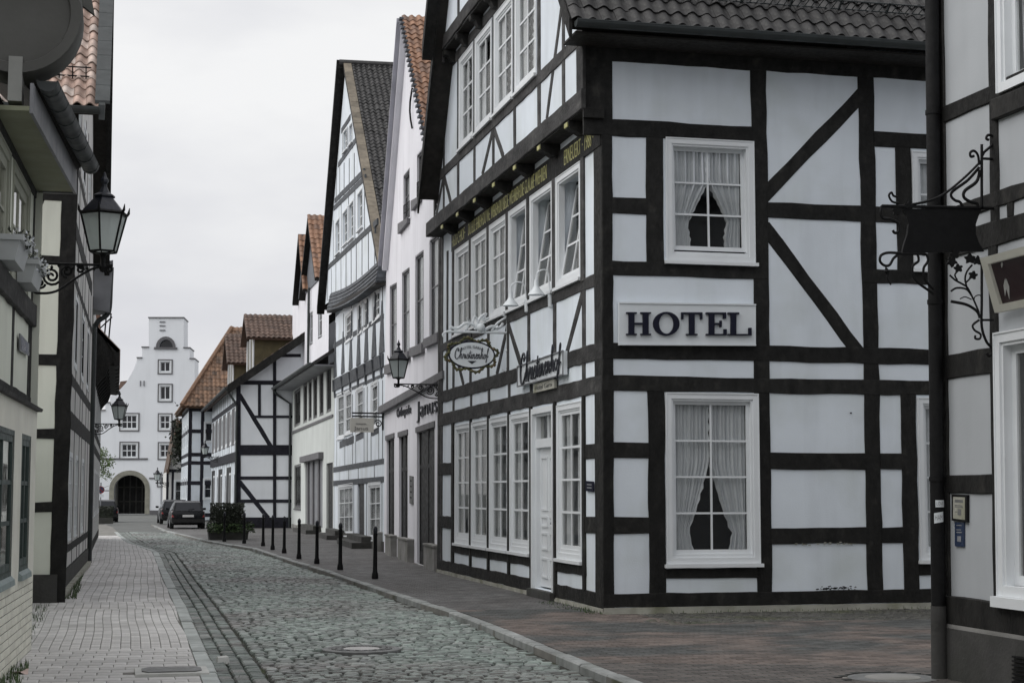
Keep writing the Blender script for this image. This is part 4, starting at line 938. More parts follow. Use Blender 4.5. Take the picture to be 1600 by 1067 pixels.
# ------------------------------------------------------------------ houses along the right
def gable_roof(W, root, en_, ap, ef, over, depth, mnear, mfar, th=.14):
    """ridge runs away from the street; en_/ap/ef are (u, z) of near eave, apex and far eave"""
    a = [W.p(*en_, over), W.p(*en_, -depth), W.p(*ap, -depth), W.p(*ap, over)]; b = [W.p(*ef, over), W.p(*ef, -depth), W.p(*ap, -depth), W.p(*ap, over)]
    r1, n1 = slope(root, a, mnear, th); r2, n2 = slope(root, b, mfar, th)
    e = a[0]; ex = -W.n; ey = (a[3] - a[0]); L = ey.length; return r1, r2, e, ex, ey.normalized(), n1, L
def near_eave(W, ap, ef): return (2 * ap[0] - ef[0], ef[1])
# --- Janus house
jan = thing('gabled_shop_house', (6.66, 34.42, 0), 'tall white rendered gabled house with the Janus shop lettering', 'building')
WJ = Wall((6.66, 34.42), (7.264, 46.23), jan)
ap = WJ.uz(637, 42); ef = WJ.uz(606, 413); en_ = (0.05, ef[1] - (ap[1] - ef[1]) * .02)
SD = M['shutter']
def plainwin(W, q, mt=None, cols=1, rows=2, sill=.0, cas=.05, so=-.04, curtain=None, fm=None):
    return window(W, q, cols, rows, cas=cas, out=.0, sash=.04, so=so, sill=sill, panes=True, mt=fm or M['shutter'], low=True, curtain=curtain)
for a in ((609, 572, 620, 566, 441, 447), (628, 557, 640, 550, 417, 426), (649, 545, 662, 538, 390, 400), (671, 531, 687, 521, 361, 374)):
    f = plainwin(WJ, WJ.Q(a[0], a[1], a[2], a[3], a[4], a[5]), curtain='full')
    q = WJ.Q(a[0] - 4, a[1] + 13, a[2] + 2, a[3] + 13, a[3] - 1, a[1] - 1); WJ.slab(q, 0, .09, 'window_sill', M['shutter'], f)
for a in ((630.5, 346, 640, 338, 262, 275), (651.5, 310, 659, 304, 232, 242)):
    f = plainwin(WJ, WJ.Q(*a), curtain='full'); q = WJ.Q(a[0] - 4, a[1] + 20, a[2] + 1, a[3] + 10, a[3] + 3, a[1] + 4); WJ.slab(q, 0, .09, 'window_sill', M['shutter'], f)
    q = WJ.Q(a[0], a[1], a[2], a[3], a[3] - 24, a[1] - 24, .05); mb = MB()
    for t in (0, .5, 1): mb.tube([WJ.p(*bil(q, 0, t), .05), WJ.p(*bil(q, 1, t), .05)], .012, 5)
    for t in range(7): mb.tube([WJ.p(*bil(q, t / 6, 0), .05), WJ.p(*bil(q, t / 6, 1), .05)], .008, 4)
    mb.build('railing', M['iron'], f)
doors = [(604, 869, 616, 871, 684, 688), (623.5, 874, 637, 877, 679, 683), (651.5, 881, 679, 888, 667, 676)]
DQ = [WJ.Q(*a) for a in doors]
for q in DQ: WJ.holes.append(q)
WJ.finish([(0, .0), (WJ.L, 0), (WJ.L, ef[1] - .3), ef, ap, en_, (0, en_[1] - .3)], M['plaster_lilac'], depth=.12)
for k, q in enumerate(DQ):
    d = WJ.slab([bil(q, a, b) for a, b in ((0, 0), (1, 0), (1, 1), (0, 1))], -.12, -.08, 'shop_door' if k == 2 else 'shop_window', M['doordark'])
    mb = MB()
    for t in ((0, .05), (.48, .52), (.95, 1)): mb.hexa([WJ.p(*bil(q, a, b), o) for o in (-.08, -.06) for a, b in ((t[0], .0), (t[1], .0), (t[1], 1), (t[0], 1))])
    for t in ((.0, .10), (.72, .75)):
        for s_ in ((.05, .48), (.52, .95)): mb.hexa([WJ.p(*bil(q, a, b), o) for o in (-.08, -.062) for a, b in ((s_[0], t[0]), (s_[1], t[0]), (s_[1], t[1]), (s_[0], t[1]))])
    mb.build('door_frame', M['doordark'], d)
    MB().hexa([WJ.p(*bil(q, a, b), o) for o in (-.078, -.074) for a, b in ((.06, .11), (.94, .11), (.94, .94), (.06, .94))]).build('pane', M['doordark'], d)
    a = bil(q, 0, 1); b = bil(q, 1, 1); WJ.slab([(a[0] - .1, a[1]), (b[0] + .1, b[1]), (b[0] + .1, b[1] + .13), (a[0] - .1, a[1] + .13)], -.05, .03, 'lintel', M['shutter'])
    a = bil(q, 0, 0); b = bil(q, 1, 0); WJ.slab([(a[0], -.1), (b[0], -.1), (b[0], b[1]), (a[0], a[1])], -.10, .12, 'door_step', M['stone'])
WJ.qbeam(WJ.Q(598, 647, 701, 591, 579, 636), M['shutter'], .14, -.05, 'cornice')
for x0, x1, yt in ((591, 598, 862), (611, 620, 862), (631, 647, 860), (673, 690, 862)):
    a, za = WJ.uz(x1, yt); b, zb = WJ.uz(x0, yt); mb = MB(); sb(mb, WJ, a, b, -.1, .50, 0, .16); sb(mb, WJ, a - .02, b + .02, .50, .54, 0, .18); mb.build('pier_base', M['stone'], jan)
r1, r2, e, ex, ey2, n1, L = gable_roof(WJ, jan, en_, (ap[0], ap[1] + .25), (ef[0] + .05, ef[1] - .1), .16, 9, M['soffit'], M['plaster_lilac'])
lay_tiles(r1, e, ex, ey2, n1, [(0, 0), (6, 0), (6, L), (0, L)], M['tile_orange'], tw=.19, tl=.33, step=.265, limit=220, keep=lambda p: p.z > 9.2)
mb = MB(); P = [WJ.p(ef[0] + .02, ef[1] - .05, .0), WJ.p(ap[0] + .05, ap[1] + .12, .0)]; mb.hexa([P[0] + WJ.n * .0, P[0] + WJ.n * .28, P[1] + WJ.n * .28, P[1], P[0] + Vector((0, 0, .1)), P[0] + WJ.n * .28 + Vector((0, 0, .1)), P[1] + WJ.n * .28 + Vector((0, 0, .1)), P[1] + Vector((0, 0, .1))])
mb.build('verge_soffit', M['soffit_lilac'], r2)
mb = MB()
for t in np.linspace(.02, .98, 34):
    p = e.lerp(e + ey2 * L, t); mb.cbox(p + WJ.n * .03 + Vector((0, 0, .02)), (.10, .20, .05), 0)
mb.build('verge_tiles', M['slate'], r1)
mb = MB(); u, z = WJ.uz(646, 170); mb.tube([WJ.p(u + .1 * math.sin(t), z - .5 + t * .33, .03 + .05 * math.sin(t)) for t in (0, .7, 1.4, 2.1, 2.8, 3.1)], .025, 5); mb.build('wall_anchor', M['iron'], jan)
wallbox(jan, [tuple(WJ.p(WJ.L, 0))[:2], tuple(WJ.p(WJ.L, 0, -9))[:2], tuple(WJ.p(0, 0, -9))[:2], tuple(WJ.p(0, 0))[:2]], 0, ef[1] - .2, M['plaster_lilac'])
tg = thing('wall_lettering', WJ.p(*WJ.uz(655, 645), .02), 'dark Janus shop lettering in relief above the house doors', 'sign')
q = WJ.Q(652, 661, 683, 651, 617, 628, .02); lettering(MB(), quad_fn(WJ, [q[1], q[0], q[3], q[2]], .005, .04), 'Janus').build('large_lettering', M['ink'], tg)
q = WJ.Q(620, 657, 642, 650, 631, 638, .02); lettering(MB(), quad_fn(WJ, [q[1], q[0], q[3], q[2]], .005, .03), 'Orthop\u00e4die').build('small_lettering', M['ink'], tg)
ip = thing('intercom_panel', WJ.p(*WJ.uz(644, 764), .02), 'narrow metal bell panel between the dark shop doors', 'bell panel')
q = WJ.Q(641.5, 786, 646.5, 788, 744, 743); WJ.slab(q, .0, .03, 'plate', M['castgrey'], ip); mb = MB()
for t in (.2, .4, .6, .8): mb.hexa([WJ.p(*bil(q, a, b), o) for o in (.0302, .036) for a, b in ((.3, t), (.7, t), (.7, t + .06), (.3, t + .06))])
mb.build('buttons', M['iron'], ip)
dp = thing('downpipe', (6.61, 34.40, 0), 'grey downpipe between the hotel and the white gabled house', 'downpipe')
mb = MB(); mb.tube([(6.61, 34.40, .0), (6.61, 34.40, 7.0)], .05, 10); mb.build('pipe', M['plaster_cream'], dp, smooth=True, auto=50)
mb = MB(); 
for z in (.9, 2.4, 4.2, 6): mb.tube([(6.61, 34.40, z), (6.61, 34.40, z + .05)], .06, 10)
mb.build('pipe_clip', M['zinc_dark'], dp)
# --- second timber house with the black roof
TB = M['timber_grey']
t2 = thing('gabled_timber_house', (7.264, 46.23, 0), 'half-timbered house with steep black tiled roof and grey studs', 'building')
W2 = Wall((7.264, 46.23), (7.93, 62.7), t2, gz=.5)
def q2(*a): return W2.Q(*a)
for a, c, r in (((529, 836, 552, 836, 754, 758), 3, 3), ((576, 843, 595, 842, 752, 754), 2, 3)): window(W2, q2(*a), c, r, cas=.08, sill=.05, curtain='full')
for a in ((527, 686, 538, 684, 611, 616), (539, 680, 550, 676, 606, 612), (557, 678, 568, 672, 601, 607), (580, 672, 591, 666, 592, 599)): window(W2, q2(*a), 1, 3, cas=.07, sill=.04, curtain='full')
for a in ((540, 536, 552, 527, 480, 492), (559, 524, 566, 518, 469, 477), (568, 517, 577, 509, 459, 468), (582, 505, 594, 494, 446, 456)): window(W2, q2(*a), 2, 3, cas=.07, sill=.04, curtain='sides')
W2.holes.append(q2(558.6, 858, 569, 861, 753, 755))
ua, za = W2.uz(505, 470); zt = W2.uz(600, 418)[1]
W2.finish([(0, 0), (W2.L, 0), (W2.L, zt + .2), (0, zt + .2)], M['plaster'], depth=.10)
q = q2(558.6, 858, 569, 861, 753, 755); W2.slab(q, -.10, -.06, 'door', M['doordark'])
W2.qbeam(q2(521, 738, 600, 724, 716, 730), TB, .03); W2.qbeam(q2(521, 759, 600, 753, 744, 751), TB, .03)
W2.qbeam(q2(521, 612, 600, 573, 552, 594), M['timber_grey'], .10); W2.qbeam(q2(521, 622, 600, 588, 583, 617), TB, .02)
W2.qbeam(q2(521, 846, 600, 868, 846, 828), M['stone_dark'], .08, -.05, 'plinth')
for x, y0, y1 in ((523, 752, 832), (553, 752, 838), (573, 752, 842), (597, 750, 846), (526, 620, 728), (539, 620, 728), (551, 616, 726), (556, 612, 724), (569, 606, 722), (574, 604, 722), (580, 602, 720), (592, 596, 718), (598, 594, 716), (530, 736, 752), (545, 734, 752), (560, 730, 750), (585, 722, 748)):
    a = W2.uz(x, y1); b = W2.uz(x, y0); W2.beam(a, b, .11, TB, name='stud')
for x, y0, y1 in ((536, 684, 700), (547, 676, 700), (562, 670, 690), (586, 664, 680)): W2.pbeam(x - 5, (y0 + y1) / 2 + 3, x + 6, (y0 + y1) / 2 - 2, .25, TB)
for k in range(7):   # bracket heads and the fan posts above them
    x = 524 + k * 12.2; y = 605 - (x - 521) * .50; u, z = W2.uz(x, y); mb = MB()
    mb.prism([W2.p(u - .12, z - .45, .0), W2.p(u - .12, z - .40, .04), W2.p(u - .12, z - .15, .07), W2.p(u - .12, z + .2, .12), W2.p(u - .12, z + .2, 0)], W2.u * .24); mb.build('bracket', TB, t2)
    y1 = 593 - (x - 521) * .51; u, z = W2.uz(x, y1); W2.slab([(u - .62, z + .05), (u + .62, z + .05), (u + .09, z + 1.55), (u - .09, z + 1.55)], -.02, .028, 'fan_post', TB); vb(W2, u - .09, u + .09, z + 1.5, zt, TB)
W2.qbeam(q2(521, 545, 600, 498, 490, 537), TB, .02)
# jettied gable above a weathered skirt
Wg = Wall((7.264, 46.23), (7.93, 62.7), t2, off=.16)
gl = Wg.uz(508, 476); ga = Wg.uz(539, 116); gn = Wg.uz(594, 412); gnr = (max(gn[0], .1), gn[1])
for a, c, r in (((525, 400, 531.5, 393, 338, 348), 1, 3), ((536, 386, 544, 378, 322, 333), 2, 3), ((546, 378, 553.5, 370, 310, 320), 2, 3), ((559.5, 363, 567.5, 354, 291, 303), 2, 3), ((537, 240, 543.5, 232, 197, 206), 2, 2), ((546.5, 228, 552, 221, 188, 196), 2, 2)): window(Wg, Wg.Q(*a), c, r, cas=.06, sill=.04, curtain='sides', low=True, so=-.05)
Wg.finish([gl, gn, ga], M['plaster'], name='gable_wall')
for x0, y0, x1, y1 in ((511, 420, 590, 346), (522, 326, 571, 277), (523.5, 314, 569, 268), (529, 258, 557, 218), (534, 205, 548, 183)): Wg.pbeam(x0, y0, x1, y1, .2, TB)
for x, y0, y1 in ((512, 425, 470), (518, 420, 468), (525, 412, 465), (533, 404, 460), (541, 396, 453), (549, 388, 446), (557, 380, 438), (566, 370, 430), (576, 360, 422), (586, 352, 414), (521, 345, 408), (533.5, 318, 400), (545, 305, 390), (555, 295, 380), (570, 282, 365), (526, 270, 320), (531, 262, 315), (538, 255, 308), (546, 248, 300), (554, 240, 290), (535, 210, 250), (544, 200, 240), (551, 195, 232)):
    Wg.beam(Wg.uz(x, y1), Wg.uz(x, y0), .09, TB, name='stud')
mb = MB(); N_ = 30
for r in range(5):
    o0, z0 = .16 + .16 - r * .025, 0
    for i in range(N_):
        a = i / N_; b = (i + 1) / N_; ua_ = -.05 + (W2.L + .5) * a; ub_ = -.05 + (W2.L + .5) * b - .02
        def zz(u): 
            t = u / W2.L; return gn[1] + (gl[1] - gn[1]) * t - .55 + r * .13 - .16 * math.sin(math.pi * min(1, max(0, t)))
        mb.hexa([W2.p(ua_, zz(ua_), o0), W2.p(ub_, zz(ub_), o0), W2.p(ub_, zz(ub_), o0 - .3), W2.p(ua_, zz(ua_), o0 - .3), W2.p(ua_, zz(ua_) + .15, o0 - .06), W2.p(ub_, zz(ub_) + .15, o0 - .06), W2.p(ub_, zz(ub_) + .15, o0 - .3), W2.p(ua_, zz(ua_) + .15, o0 - .3)])
mb.build('skirt_boards', TB, t2)
W2.slab([(-.05, gn[1] - .62), (W2.L + .3, gl[1] - .62), (W2.L + .3, gl[1] - .5), (-.05, gn[1] - .5)], 0, .30, 'jetty_soffit', M['soffit'])
r1, r2, e, ex, ey2, n1, L = gable_roof(Wg, t2, gnr, (ga[0], ga[1] + .35), (gl[0] + .25, gl[1] - .1), .06, 8, M['soffit'], M['timber'])
lay_tiles(r1, e + ex * .27, ex, ey2, n1, [(0, 0), (5.6, 0), (5.6, L), (0, L)], M['tile_black'], tw=.19, tl=.31, step=.245, amp=.03, limit=300)
mb = MB(); nn = int(L / .42)
for k in range(nn):
    p = e + ey2 * (k + .5) * L / nn; f1 = ex; f2 = ey2 * .21; hh = n1 * .07
    c8 = [p - f2, p + f1 * .27 - f2, p + f1 * .27 + f2, p + f2]; mb = MB(); mb.hexa([v + n1 * .01 for v in c8] + [v + hh + n1 * random.uniform(0, .015) for v in c8]); mb.build('verge_tile', M['tile_ochre'], r1)
mb = MB(); P = [Wg.p(gl[0] + .35, gl[1] - .35, .0), Wg.p(ga[0], ga[1] + .2, .0)]; mb.hexa([P[0], P[0] + Wg.n * .3, P[1] + Wg.n * .3, P[1], P[0] + Vector((0, 0, .3)), P[0] + Wg.n * .3 + Vector((0, 0, .3)), P[1] + Wg.n * .3 + Vector((0, 0, .3)), P[1] + Vector((0, 0, .3))]); mb.build('bargeboard', M['timber'], r2)
mb = MB(); mb.tube([Wg.p(ga[0], ga[1] + .40, .2), Wg.p(ga[0], ga[1] + .40, -7)], .12, 8); mb.build('ridge_tiles', M['tile_black'], r1)
wallbox(t2, [tuple(W2.p(W2.L, 0))[:2], tuple(W2.p(W2.L, 0, -8))[:2], tuple(W2.p(0, 0, -8))[:2], tuple(W2.p(0, 0))[:2]], 0, zt + .5, M['plaster'])
hj = thing('hanging_shop_sign', W2.p(*W2.uz(598, 660), .05), 'small pale hanging Janus sign on a double iron bar between the timber house windows', 'sign')
YJ = W2.p(*W2.uz(598, 655)).y - .3
jp = lambda x, y: atY(x, y, YJ)
mb = MB()
for y in (645, 650): mb.tube([jp(550, y), jp(601, y + 1)], .022, 6)
mb.tube([jp(598, 640), jp(598, 672)], .025, 6); mb.tube(spiral(jp(591, 662), (1, 0, 0), (0, 0, 1), .02, .11, 0, 1.4), .016, 5)
mb.build('bar', M['iron'], hj); mb = MB(); a, b = jp(547, 675), jp(584, 653); mb.box(a.x, b.x, YJ - .02, YJ + .02, a.z, b.z); mb.build('board', M['plaster_cream'], hj)
a, b = jp(553, 674), jp(575, 666); mb = MB(); lettering(mb, lambda s_, t_, d: Vector((a.x + (b.x - a.x) * s_, YJ - .021 - .006 * d, a.z + (b.z - a.z) * t_)), 'Janus')
c1, c2 = jp(556, 664), jp(572, 661); lettering(mb, lambda s_, t_, d: Vector((c1.x + (c2.x - c1.x) * s_, YJ - .021 - .006 * d, c1.z + (c2.z - c1.z) * t_)), 'Orthop\u00e4die'); mb.build('lettering', M['ink'], hj)
# --- pale rendered house
t3 = thing('rendered_shop_house', (7.93, 62.7, 0), 'low pale green rendered house with grey shuttered upper windows', 'building')
W3 = Wall((7.93, 62.75), (7.95, 78.5), t3)
for a in ((460, 668, 469.5, 663, 604, 612), (474, 662, 480, 659, 596, 601), (482, 658, 487, 656, 590, 595), (489.5, 655, 495.5, 652, 583, 590), (499, 651, 505.5, 648, 574, 582), (510, 646, 517.5, 642, 566, 574)): plainwin(W3, W3.Q(*a), cols=2, rows=1, cas=.10, sill=.0)
f = plainwin(W3, W3.Q(460, 794, 470, 795, 724, 727), cols=2, rows=1, cas=.10, sill=.06)
sh = W3.Q(477, 820, 504, 825, 716, 722); W3.holes.append(sh); W3.holes.append(W3.Q(510, 832, 520, 835, 722, 724)); W3.gz = .8
W3.finish([(0, 0), (W3.L, 0), (W3.L, 6.6), (0, 6.6)], M['plaster_mint'], depth=.14)
mb = MB()
for s_ in ((0, .08), (.30, .37), (.63, .70), (.92, 1)): mb.hexa([W3.p(*bil(sh, a, b), o) for o in (-.13, -.06) for a, b in ((s_[0], 0), (s_[1], 0), (s_[1], 1), (s_[0], 1))])
mb.build('shop_front', M['shutter'], t3); W3.slab(sh, -.16, -.13, 'shop_door', M['zinc']); W3.slab(W3.Q(510, 832, 520, 835, 722, 724), -.12, -.08, 'arched_door', M['doordark'])
W3.qbeam(W3.Q(475, 723, 505.5, 716, 706, 714), M['shutter'], .25, 0, 'lintel'); W3.qbeam(W3.Q(457, 678, 521, 651, 647, 674), M['shutter'], .06, 0, 'string_course')
W3.qbeam(W3.Q(457, 829, 521, 848, 836, 818), M['stone'], .05, -.02, 'plinth')
ez = 6.55; mb = MB(); 
slope(t3, [W3.p(-.02, ez, .85), W3.p(W3.L + .1, ez, .85), W3.p(W3.L + .1, ez + 2.2, -2.4), W3.p(-.02, ez + 2.2, -2.4)], M['tile_black'], .12)
W3.slab([(0, ez - .14), (W3.L, ez - .14), (W3.L, ez - .08), (0, ez - .08)], -.02, .78, 'eaves_soffit', M['zinc'])
mb = MB(); gutter(mb, W3.p(-.02, ez - .02, .92), W3.p(W3.L + .15, ez - .02, .92), .08); mb.tube([W3.p(W3.L + .1, ez - .1, .9), W3.p(W3.L + .12, ez - .35, .7), W3.p(W3.L + .12, ez - .75, .1), W3.p(W3.L + .12, 0, .08)], .055, 8); mb.build('gutter', M['zinc_dark'], t3)
wallbox(t3, [tuple(W3.p(W3.L, 0))[:2], tuple(W3.p(W3.L, 0, -6))[:2], tuple(W3.p(0, 0, -6))[:2]], 0, 6.6, M['plaster_mint'])
# --- tall pair of gables behind it
t3b = thing('twin_gabled_house', (8.5, 70, 0), 'tall narrow house with two steep slate gables rising behind the pale house', 'building')
Wb = Wall((8.45, 66), (8.45, 84), t3b)
a1, a2 = Wb.uz(490.5, 345), Wb.uz(475.5, 371); e1, e2 = Wb.uz(477, 462), Wb.uz(466.5, 470); n1_ = (2 * a1[0] - e1[0] - .6, e1[1] - .4)
for a in ((484, 540, 488.5, 537, 486, 490), (497, 530, 503, 526, 470, 475)): plainwin(Wb, Wb.Q(*a), cols=1, rows=2, cas=.08, fm=M['white'])
Wb.finish([(n1_[0] - 2, 6), (18, 6), (18, e2[1]), e2, a2, (e1[0] + .05, e1[1] + .2), a1, n1_, (n1_[0] - 2, n1_[1])], M['plaster_lilac'])
for a_, e_, s in ((a1, e1, 1), (a2, e2, .8)):
    ne = (2 * a_[0] - e_[0], e_[1]); q = [(e_[0], e_[1]), ne, a_]
    Wb.slab([(e_[0] - .05, e_[1] + .05), (ne[0] + .3, ne[1] + .05), (a_[0], a_[1] - .1)], .0, .05, 'slate_gable', M['slate'])
    r1, r2, e, ex, ey2, nq, L = gable_roof(Wb, t3b, ne, (a_[0], a_[1] + .15), (e_[0] + .1, e_[1] - .15), .30, 5, M['soffit'], M['timber'])
    lay_tiles(r1, e, ex, ey2, nq, [(0, 0), (3.4, 0), (3.4, L), (0, L)], M['tile_orange'], tw=.25, tl=.42, step=.36, limit=90)
mb = MB(); mb.tube([Wb.p(*Wb.uz(486, 450), .1), Wb.p(Wb.uz(486, 450)[0], 6.8, .1)], .06, 8); mb.build('downpipe', M['zinc_dark'], t3b)
wallbox(t3b, [(8.45, 84), (14, 84), (14, 66), (8.45, 66)], 5, 9.5, M['plaster_lilac'])
# --- timbered side gable beyond
BT = M['timber_blue']
t4 = thing('dormered_timber_house', (5.42, 78.7, 0), 'half-timbered house with a braced white side gable and two tiled dormers', 'building')
W4 = Wall((5.42, 78.7), (13, 78.7), t4); W4s = Wall((5.42, 78.7), (5.42, 100.5), t4, gz=.4)
EX4, EZ4, S4 = 4.92, 6.55, .72; zr4 = lambda x: EZ4 + S4 * (x - EX4)
W4.finish([(0, 0), (5.5, 0), (5.5, zr4(10.9) - .1), (0, zr4(5.42) - .1)], M['plaster_bright'])
for a in ((370, 827, 456, 827, 808, 808),): W4.qbeam(W4.Q(*a), BT, .03, -.03, 'plinth')
for x0, x1, y0, y1 in ((370, 470, 695, 711), (370, 470, 744, 749), (370, 470, 780, 785), (393, 470, 649, 653), (372, 470, 594.5, 601), (428, 470, 553, 558)): W4.qbeam(W4.Q(x0, y1, x1, y1, y0, y0), BT, .03)
for x0, x1, y0, y1 in ((369, 376, 592, 808), (426.5, 431.5, 553, 808), (403, 407.5, 601, 650)): W4.qbeam(W4.Q(x0, y1, x1, y1, y0, y0), BT, .035, name='post')
W4.pbeam(374, 616, 423, 697, .20, BT, name='brace', o1=.025); W4.pbeam(374, 752, 419, 809, .20, BT, name='brace', o1=.025)
for k in range(6):
    u = .7 + k * 3.5
    for z0, z1 in ((.9, 2.6), (4.0, 5.6)): window(W4s, W4s.R(u, u + 1.2, z0, z1), 2, 2, cas=.1, low=True, sill=.04, glassmat=M['carglass'])
    W4s.slab(W4s.R(u + 1.47, u + 2.18, 3.9, 5.7), -.01, .006, 'shutter', M['shutter']); W4s.slab(W4s.R(u - .03, u + 3.2, .75, 2.9), -.01, .003, 'shop_front', M['doordark']) if k % 2 else None; W4s.slab(W4s.R(u + 2.37, u + 3.22, 3.9, 5.7), -.01, .006, 'shutter', M['shutter']); vb(W4s, u - .25, u - .05, 0, 6.6, BT); vb(W4s, u + 1.25, u + 1.45, 0, 6.6, BT); vb(W4s, u + 2.2, u + 2.35, 0, 6.6, BT)
W4s.finish([(0, 0), (21.8, 0), (21.8, 6.8), (0, 6.8)], M['plaster'])
hb(W4s, 0, 21.8, 3.1, 3.55, BT, o1=.2, o0=-.02); hb(W4s, 0, 21.8, .05, .7, BT); hb(W4s, 0, 21.8, 5.75, 6.0, BT); vb(W4s, 0, .25, 0, 6.8, BT)
r4, n4 = slope(t4, [(EX4, 78.25, EZ4), (EX4, 101.3, EZ4), (10.9, 101.3, zr4(10.9)), (10.9, 78.25, zr4(10.9))], M['tile_maroon'], .16)
lay_tiles(r4, (EX4, 101.3, EZ4), (0, -1, 0), Vector((1, 0, S4)), n4, [(0, 0), (23, 0), (23, 5), (0, 5)], M['tile_maroon'], tw=.30, tl=.5, step=.42, limit=0)
mb = MB(); barge(mb, EX4, 10.9, 78.2, 0, 78.26, 0, 0) if False else None
mb.hexa([(EX4 - .02, 78.18, EZ4 - .36), (10.9, 78.18, zr4(10.9) - .36), (10.9, 78.245, zr4(10.9) - .36), (EX4 - .02, 78.245, EZ4 - .36), (EX4 - .02, 78.18, EZ4 + .08), (10.9, 78.18, zr4(10.9) + .08), (10.9, 78.245, zr4(10.9) + .08), (EX4 - .02, 78.245, EZ4 + .08)]); mb.build('bargeboard', M['timber'], r4)
mb = MB(); gutter(mb, (EX4 - .08, 78.2, EZ4 - .03), (EX4 - .08, 101, EZ4 - .03), .08); mb.tube([(EX4 - .06, 78.6, EZ4 - .1), (5.2, 78.6, EZ4 - .6), (5.36, 78.6, EZ4 - .9), (5.36, 78.6, 0)], .05, 8); mb.build('gutter', M['zinc_dark'], r4)
def dormer(y0, y1, X0, ze, zt):
    """gabled dormer: front faces the street (-X), cheek faces the camera"""
    d = MB(); d.hexa([(X0, y0, zr4(X0) - .3), (X0 + 4, y0, zr4(X0) - .3), (X0 + 4, y1, zr4(X0) - .3), (X0, y1, zr4(X0) - .3), (X0, y0, ze), (X0 + 4, y0, ze), (X0 + 4, y1, ze), (X0, y1, ze)])
    do = d.build('dormer', M['olive'], r4); ym = (y0 + y1) / 2
    MB().add([(X0 - .01, y0, ze), (X0 - .01, y1, ze), (X0 - .01, ym, zt)], [(0, 1, 2)]).build('dormer_gable', M['timber_blue'], r4)
    mb = MB()
    for a, b in ((y0, y0 + .25), (y1 - .25, y1), (ym - .1, ym + .1)): mb.box(X0 - .08, X0 + .02, a, b, zr4(X0) - .2, ze - .02)
    mb.box(X0 - .07, X0 + .02, y0 + .25, y1 - .25, zr4(X0) - .2, zr4(X0) + .15); mb.build('dormer_window', M['white'], r4)
    ov = .35; dz = (zt - ze) / (ym - y0) * ov
    P = [(X0 - .4, y0 - ov, ze - dz), (X0 + 4.2, y0 - ov, ze - dz), (X0 + 4.2, ym, zt), (X0 - .4, ym, zt)]; rr, nn_ = slope(t4, P, M['tile_maroon'], .1, 'dormer_roof')
    ey_ = (Vector(P[3]) - Vector(P[0])); lay_tiles(rr, P[0], (1, 0, 0), ey_, nn_, [(0, 0), (4.4, 0), (4.4, ey_.length), (0, ey_.length)], M['tile_maroon'], tw=.25, tl=.42, step=.33, limit=60)
    slope(t4, [(X0 - .4, y1 + ov, ze - dz), (X0 + 4.2, y1 + ov, ze - dz), (X0 + 4.2, ym, zt), (X0 - .4, ym, zt)], M['tile_maroon'], .1, 'dormer_roof')
dormer(84, 88.0, 6.55, 9.55, 10.75); dormer(93, 97.0, 6.15, 9.0, 10.5)
slope(t4, [(16.9, 78.25, EZ4), (16.9, 101.3, EZ4), (10.9, 101.3, zr4(10.9)), (10.9, 78.25, zr4(10.9))], M['tile_maroon'], .16)
wallbox(t4, [(5.42, 100.5), (16, 100.5), (16, 78.7), (10.9, 78.7)], 0, 6.8, M['plaster'])
# --- hipped roof house
t5 = thing('hipped_roof_house', (4.1, 102, 0), 'half-timbered house under a tall hipped roof of rust-coloured tiles', 'building')
W5 = Wall((4.1, 101.8), (9, 101.8), t5); W5s = Wall((4.1, 101.8), (4.1, 113), t5, gz=.3)
for u, z in ((.9, 4.6), (.9, 1.2)): window(W5, W5.R(u, u + .6, z, z + 1.3), 1, 2, cas=.1, low=True, sill=.0, glassmat=M['carglass'])
for k in range(3):
    for z in (1.2, 4.4): window(W5s, W5s.R(1 + k * 3.4, 2 + k * 3.4, z, z + 1.4), 2, 2, cas=.1, low=True, sill=0, glassmat=M['carglass'])
W5.finish([(0, 0), (4.9, 0), (4.9, 6.9), (0, 6.9)], M['plaster']); W5s.finish([(0, 0), (11.2, 0), (11.2, 6.9), (0, 6.9)], M['plaster'])
for W_, Lw in ((W5, 4.9), (W5s, 11.2)):
    for z in (.2, 2.1, 3.3, 3.8, 5.2, 6.5): hb(W_, 0, Lw, z, z + .22, BT)
    u = 0
    while u < Lw: vb(W_, u, u + .2, 0, 6.8, BT); u += .72 if W_ is W5 else 1.15
pk = (6.9, 107, 12.0); ee = 6.75
P = [(3.65, 101.2, ee), (9.5, 101.2, ee), (9.5, 107, 12.0), pk]; r5, n5 = slope(t5, P, M['tile_far'], .12)
lay_tiles(r5, P[0], (1, 0, 0), Vector((0, 5.8, 5.25)), n5, [(0, 0), (5.85, 0), (5.85, 7.8), (3.25, 7.8)], M['tile_far'], tw=.27, tl=.46, step=.38, limit=120)
r5b, n5b = slope(t5, [(3.65, 112.8, ee), (3.65, 101.2, ee), pk, (6.9, 108, 12.0)], M['tile_far'], .12)
lay_tiles(r5b, (3.65, 112.8, ee), (0, -1, 0), Vector((3.25, 0, 5.25)), n5b, [(0, 0), (11.6, 0), (5.8, 6.1), (4.8, 6.1)], M['tile_far'], tw=.27, tl=.46, step=.38, limit=40)
slope(t5, [(3.65, 112.8, ee), (9.5, 112.8, ee), (9.5, 107.5, 12), (6.9, 108, 12)], M['tile_far'], .12)
mb = MB(); mb.tube([(3.65, 101.2, ee + .1), tuple(Vector(pk) + Vector((0, 0, .12)))], .14, 6); mb.build('hip_tiles', M['tile_far'], r5)
wallbox(t5, [(4.1, 113), (9, 113), (9, 101.8)], 0, 6.9, M['plaster'])
t6 = thing('small_gabled_house', (3.4, 115, 0), 'small white house with a steep rust tiled gable and ivy before the gate building', 'building')
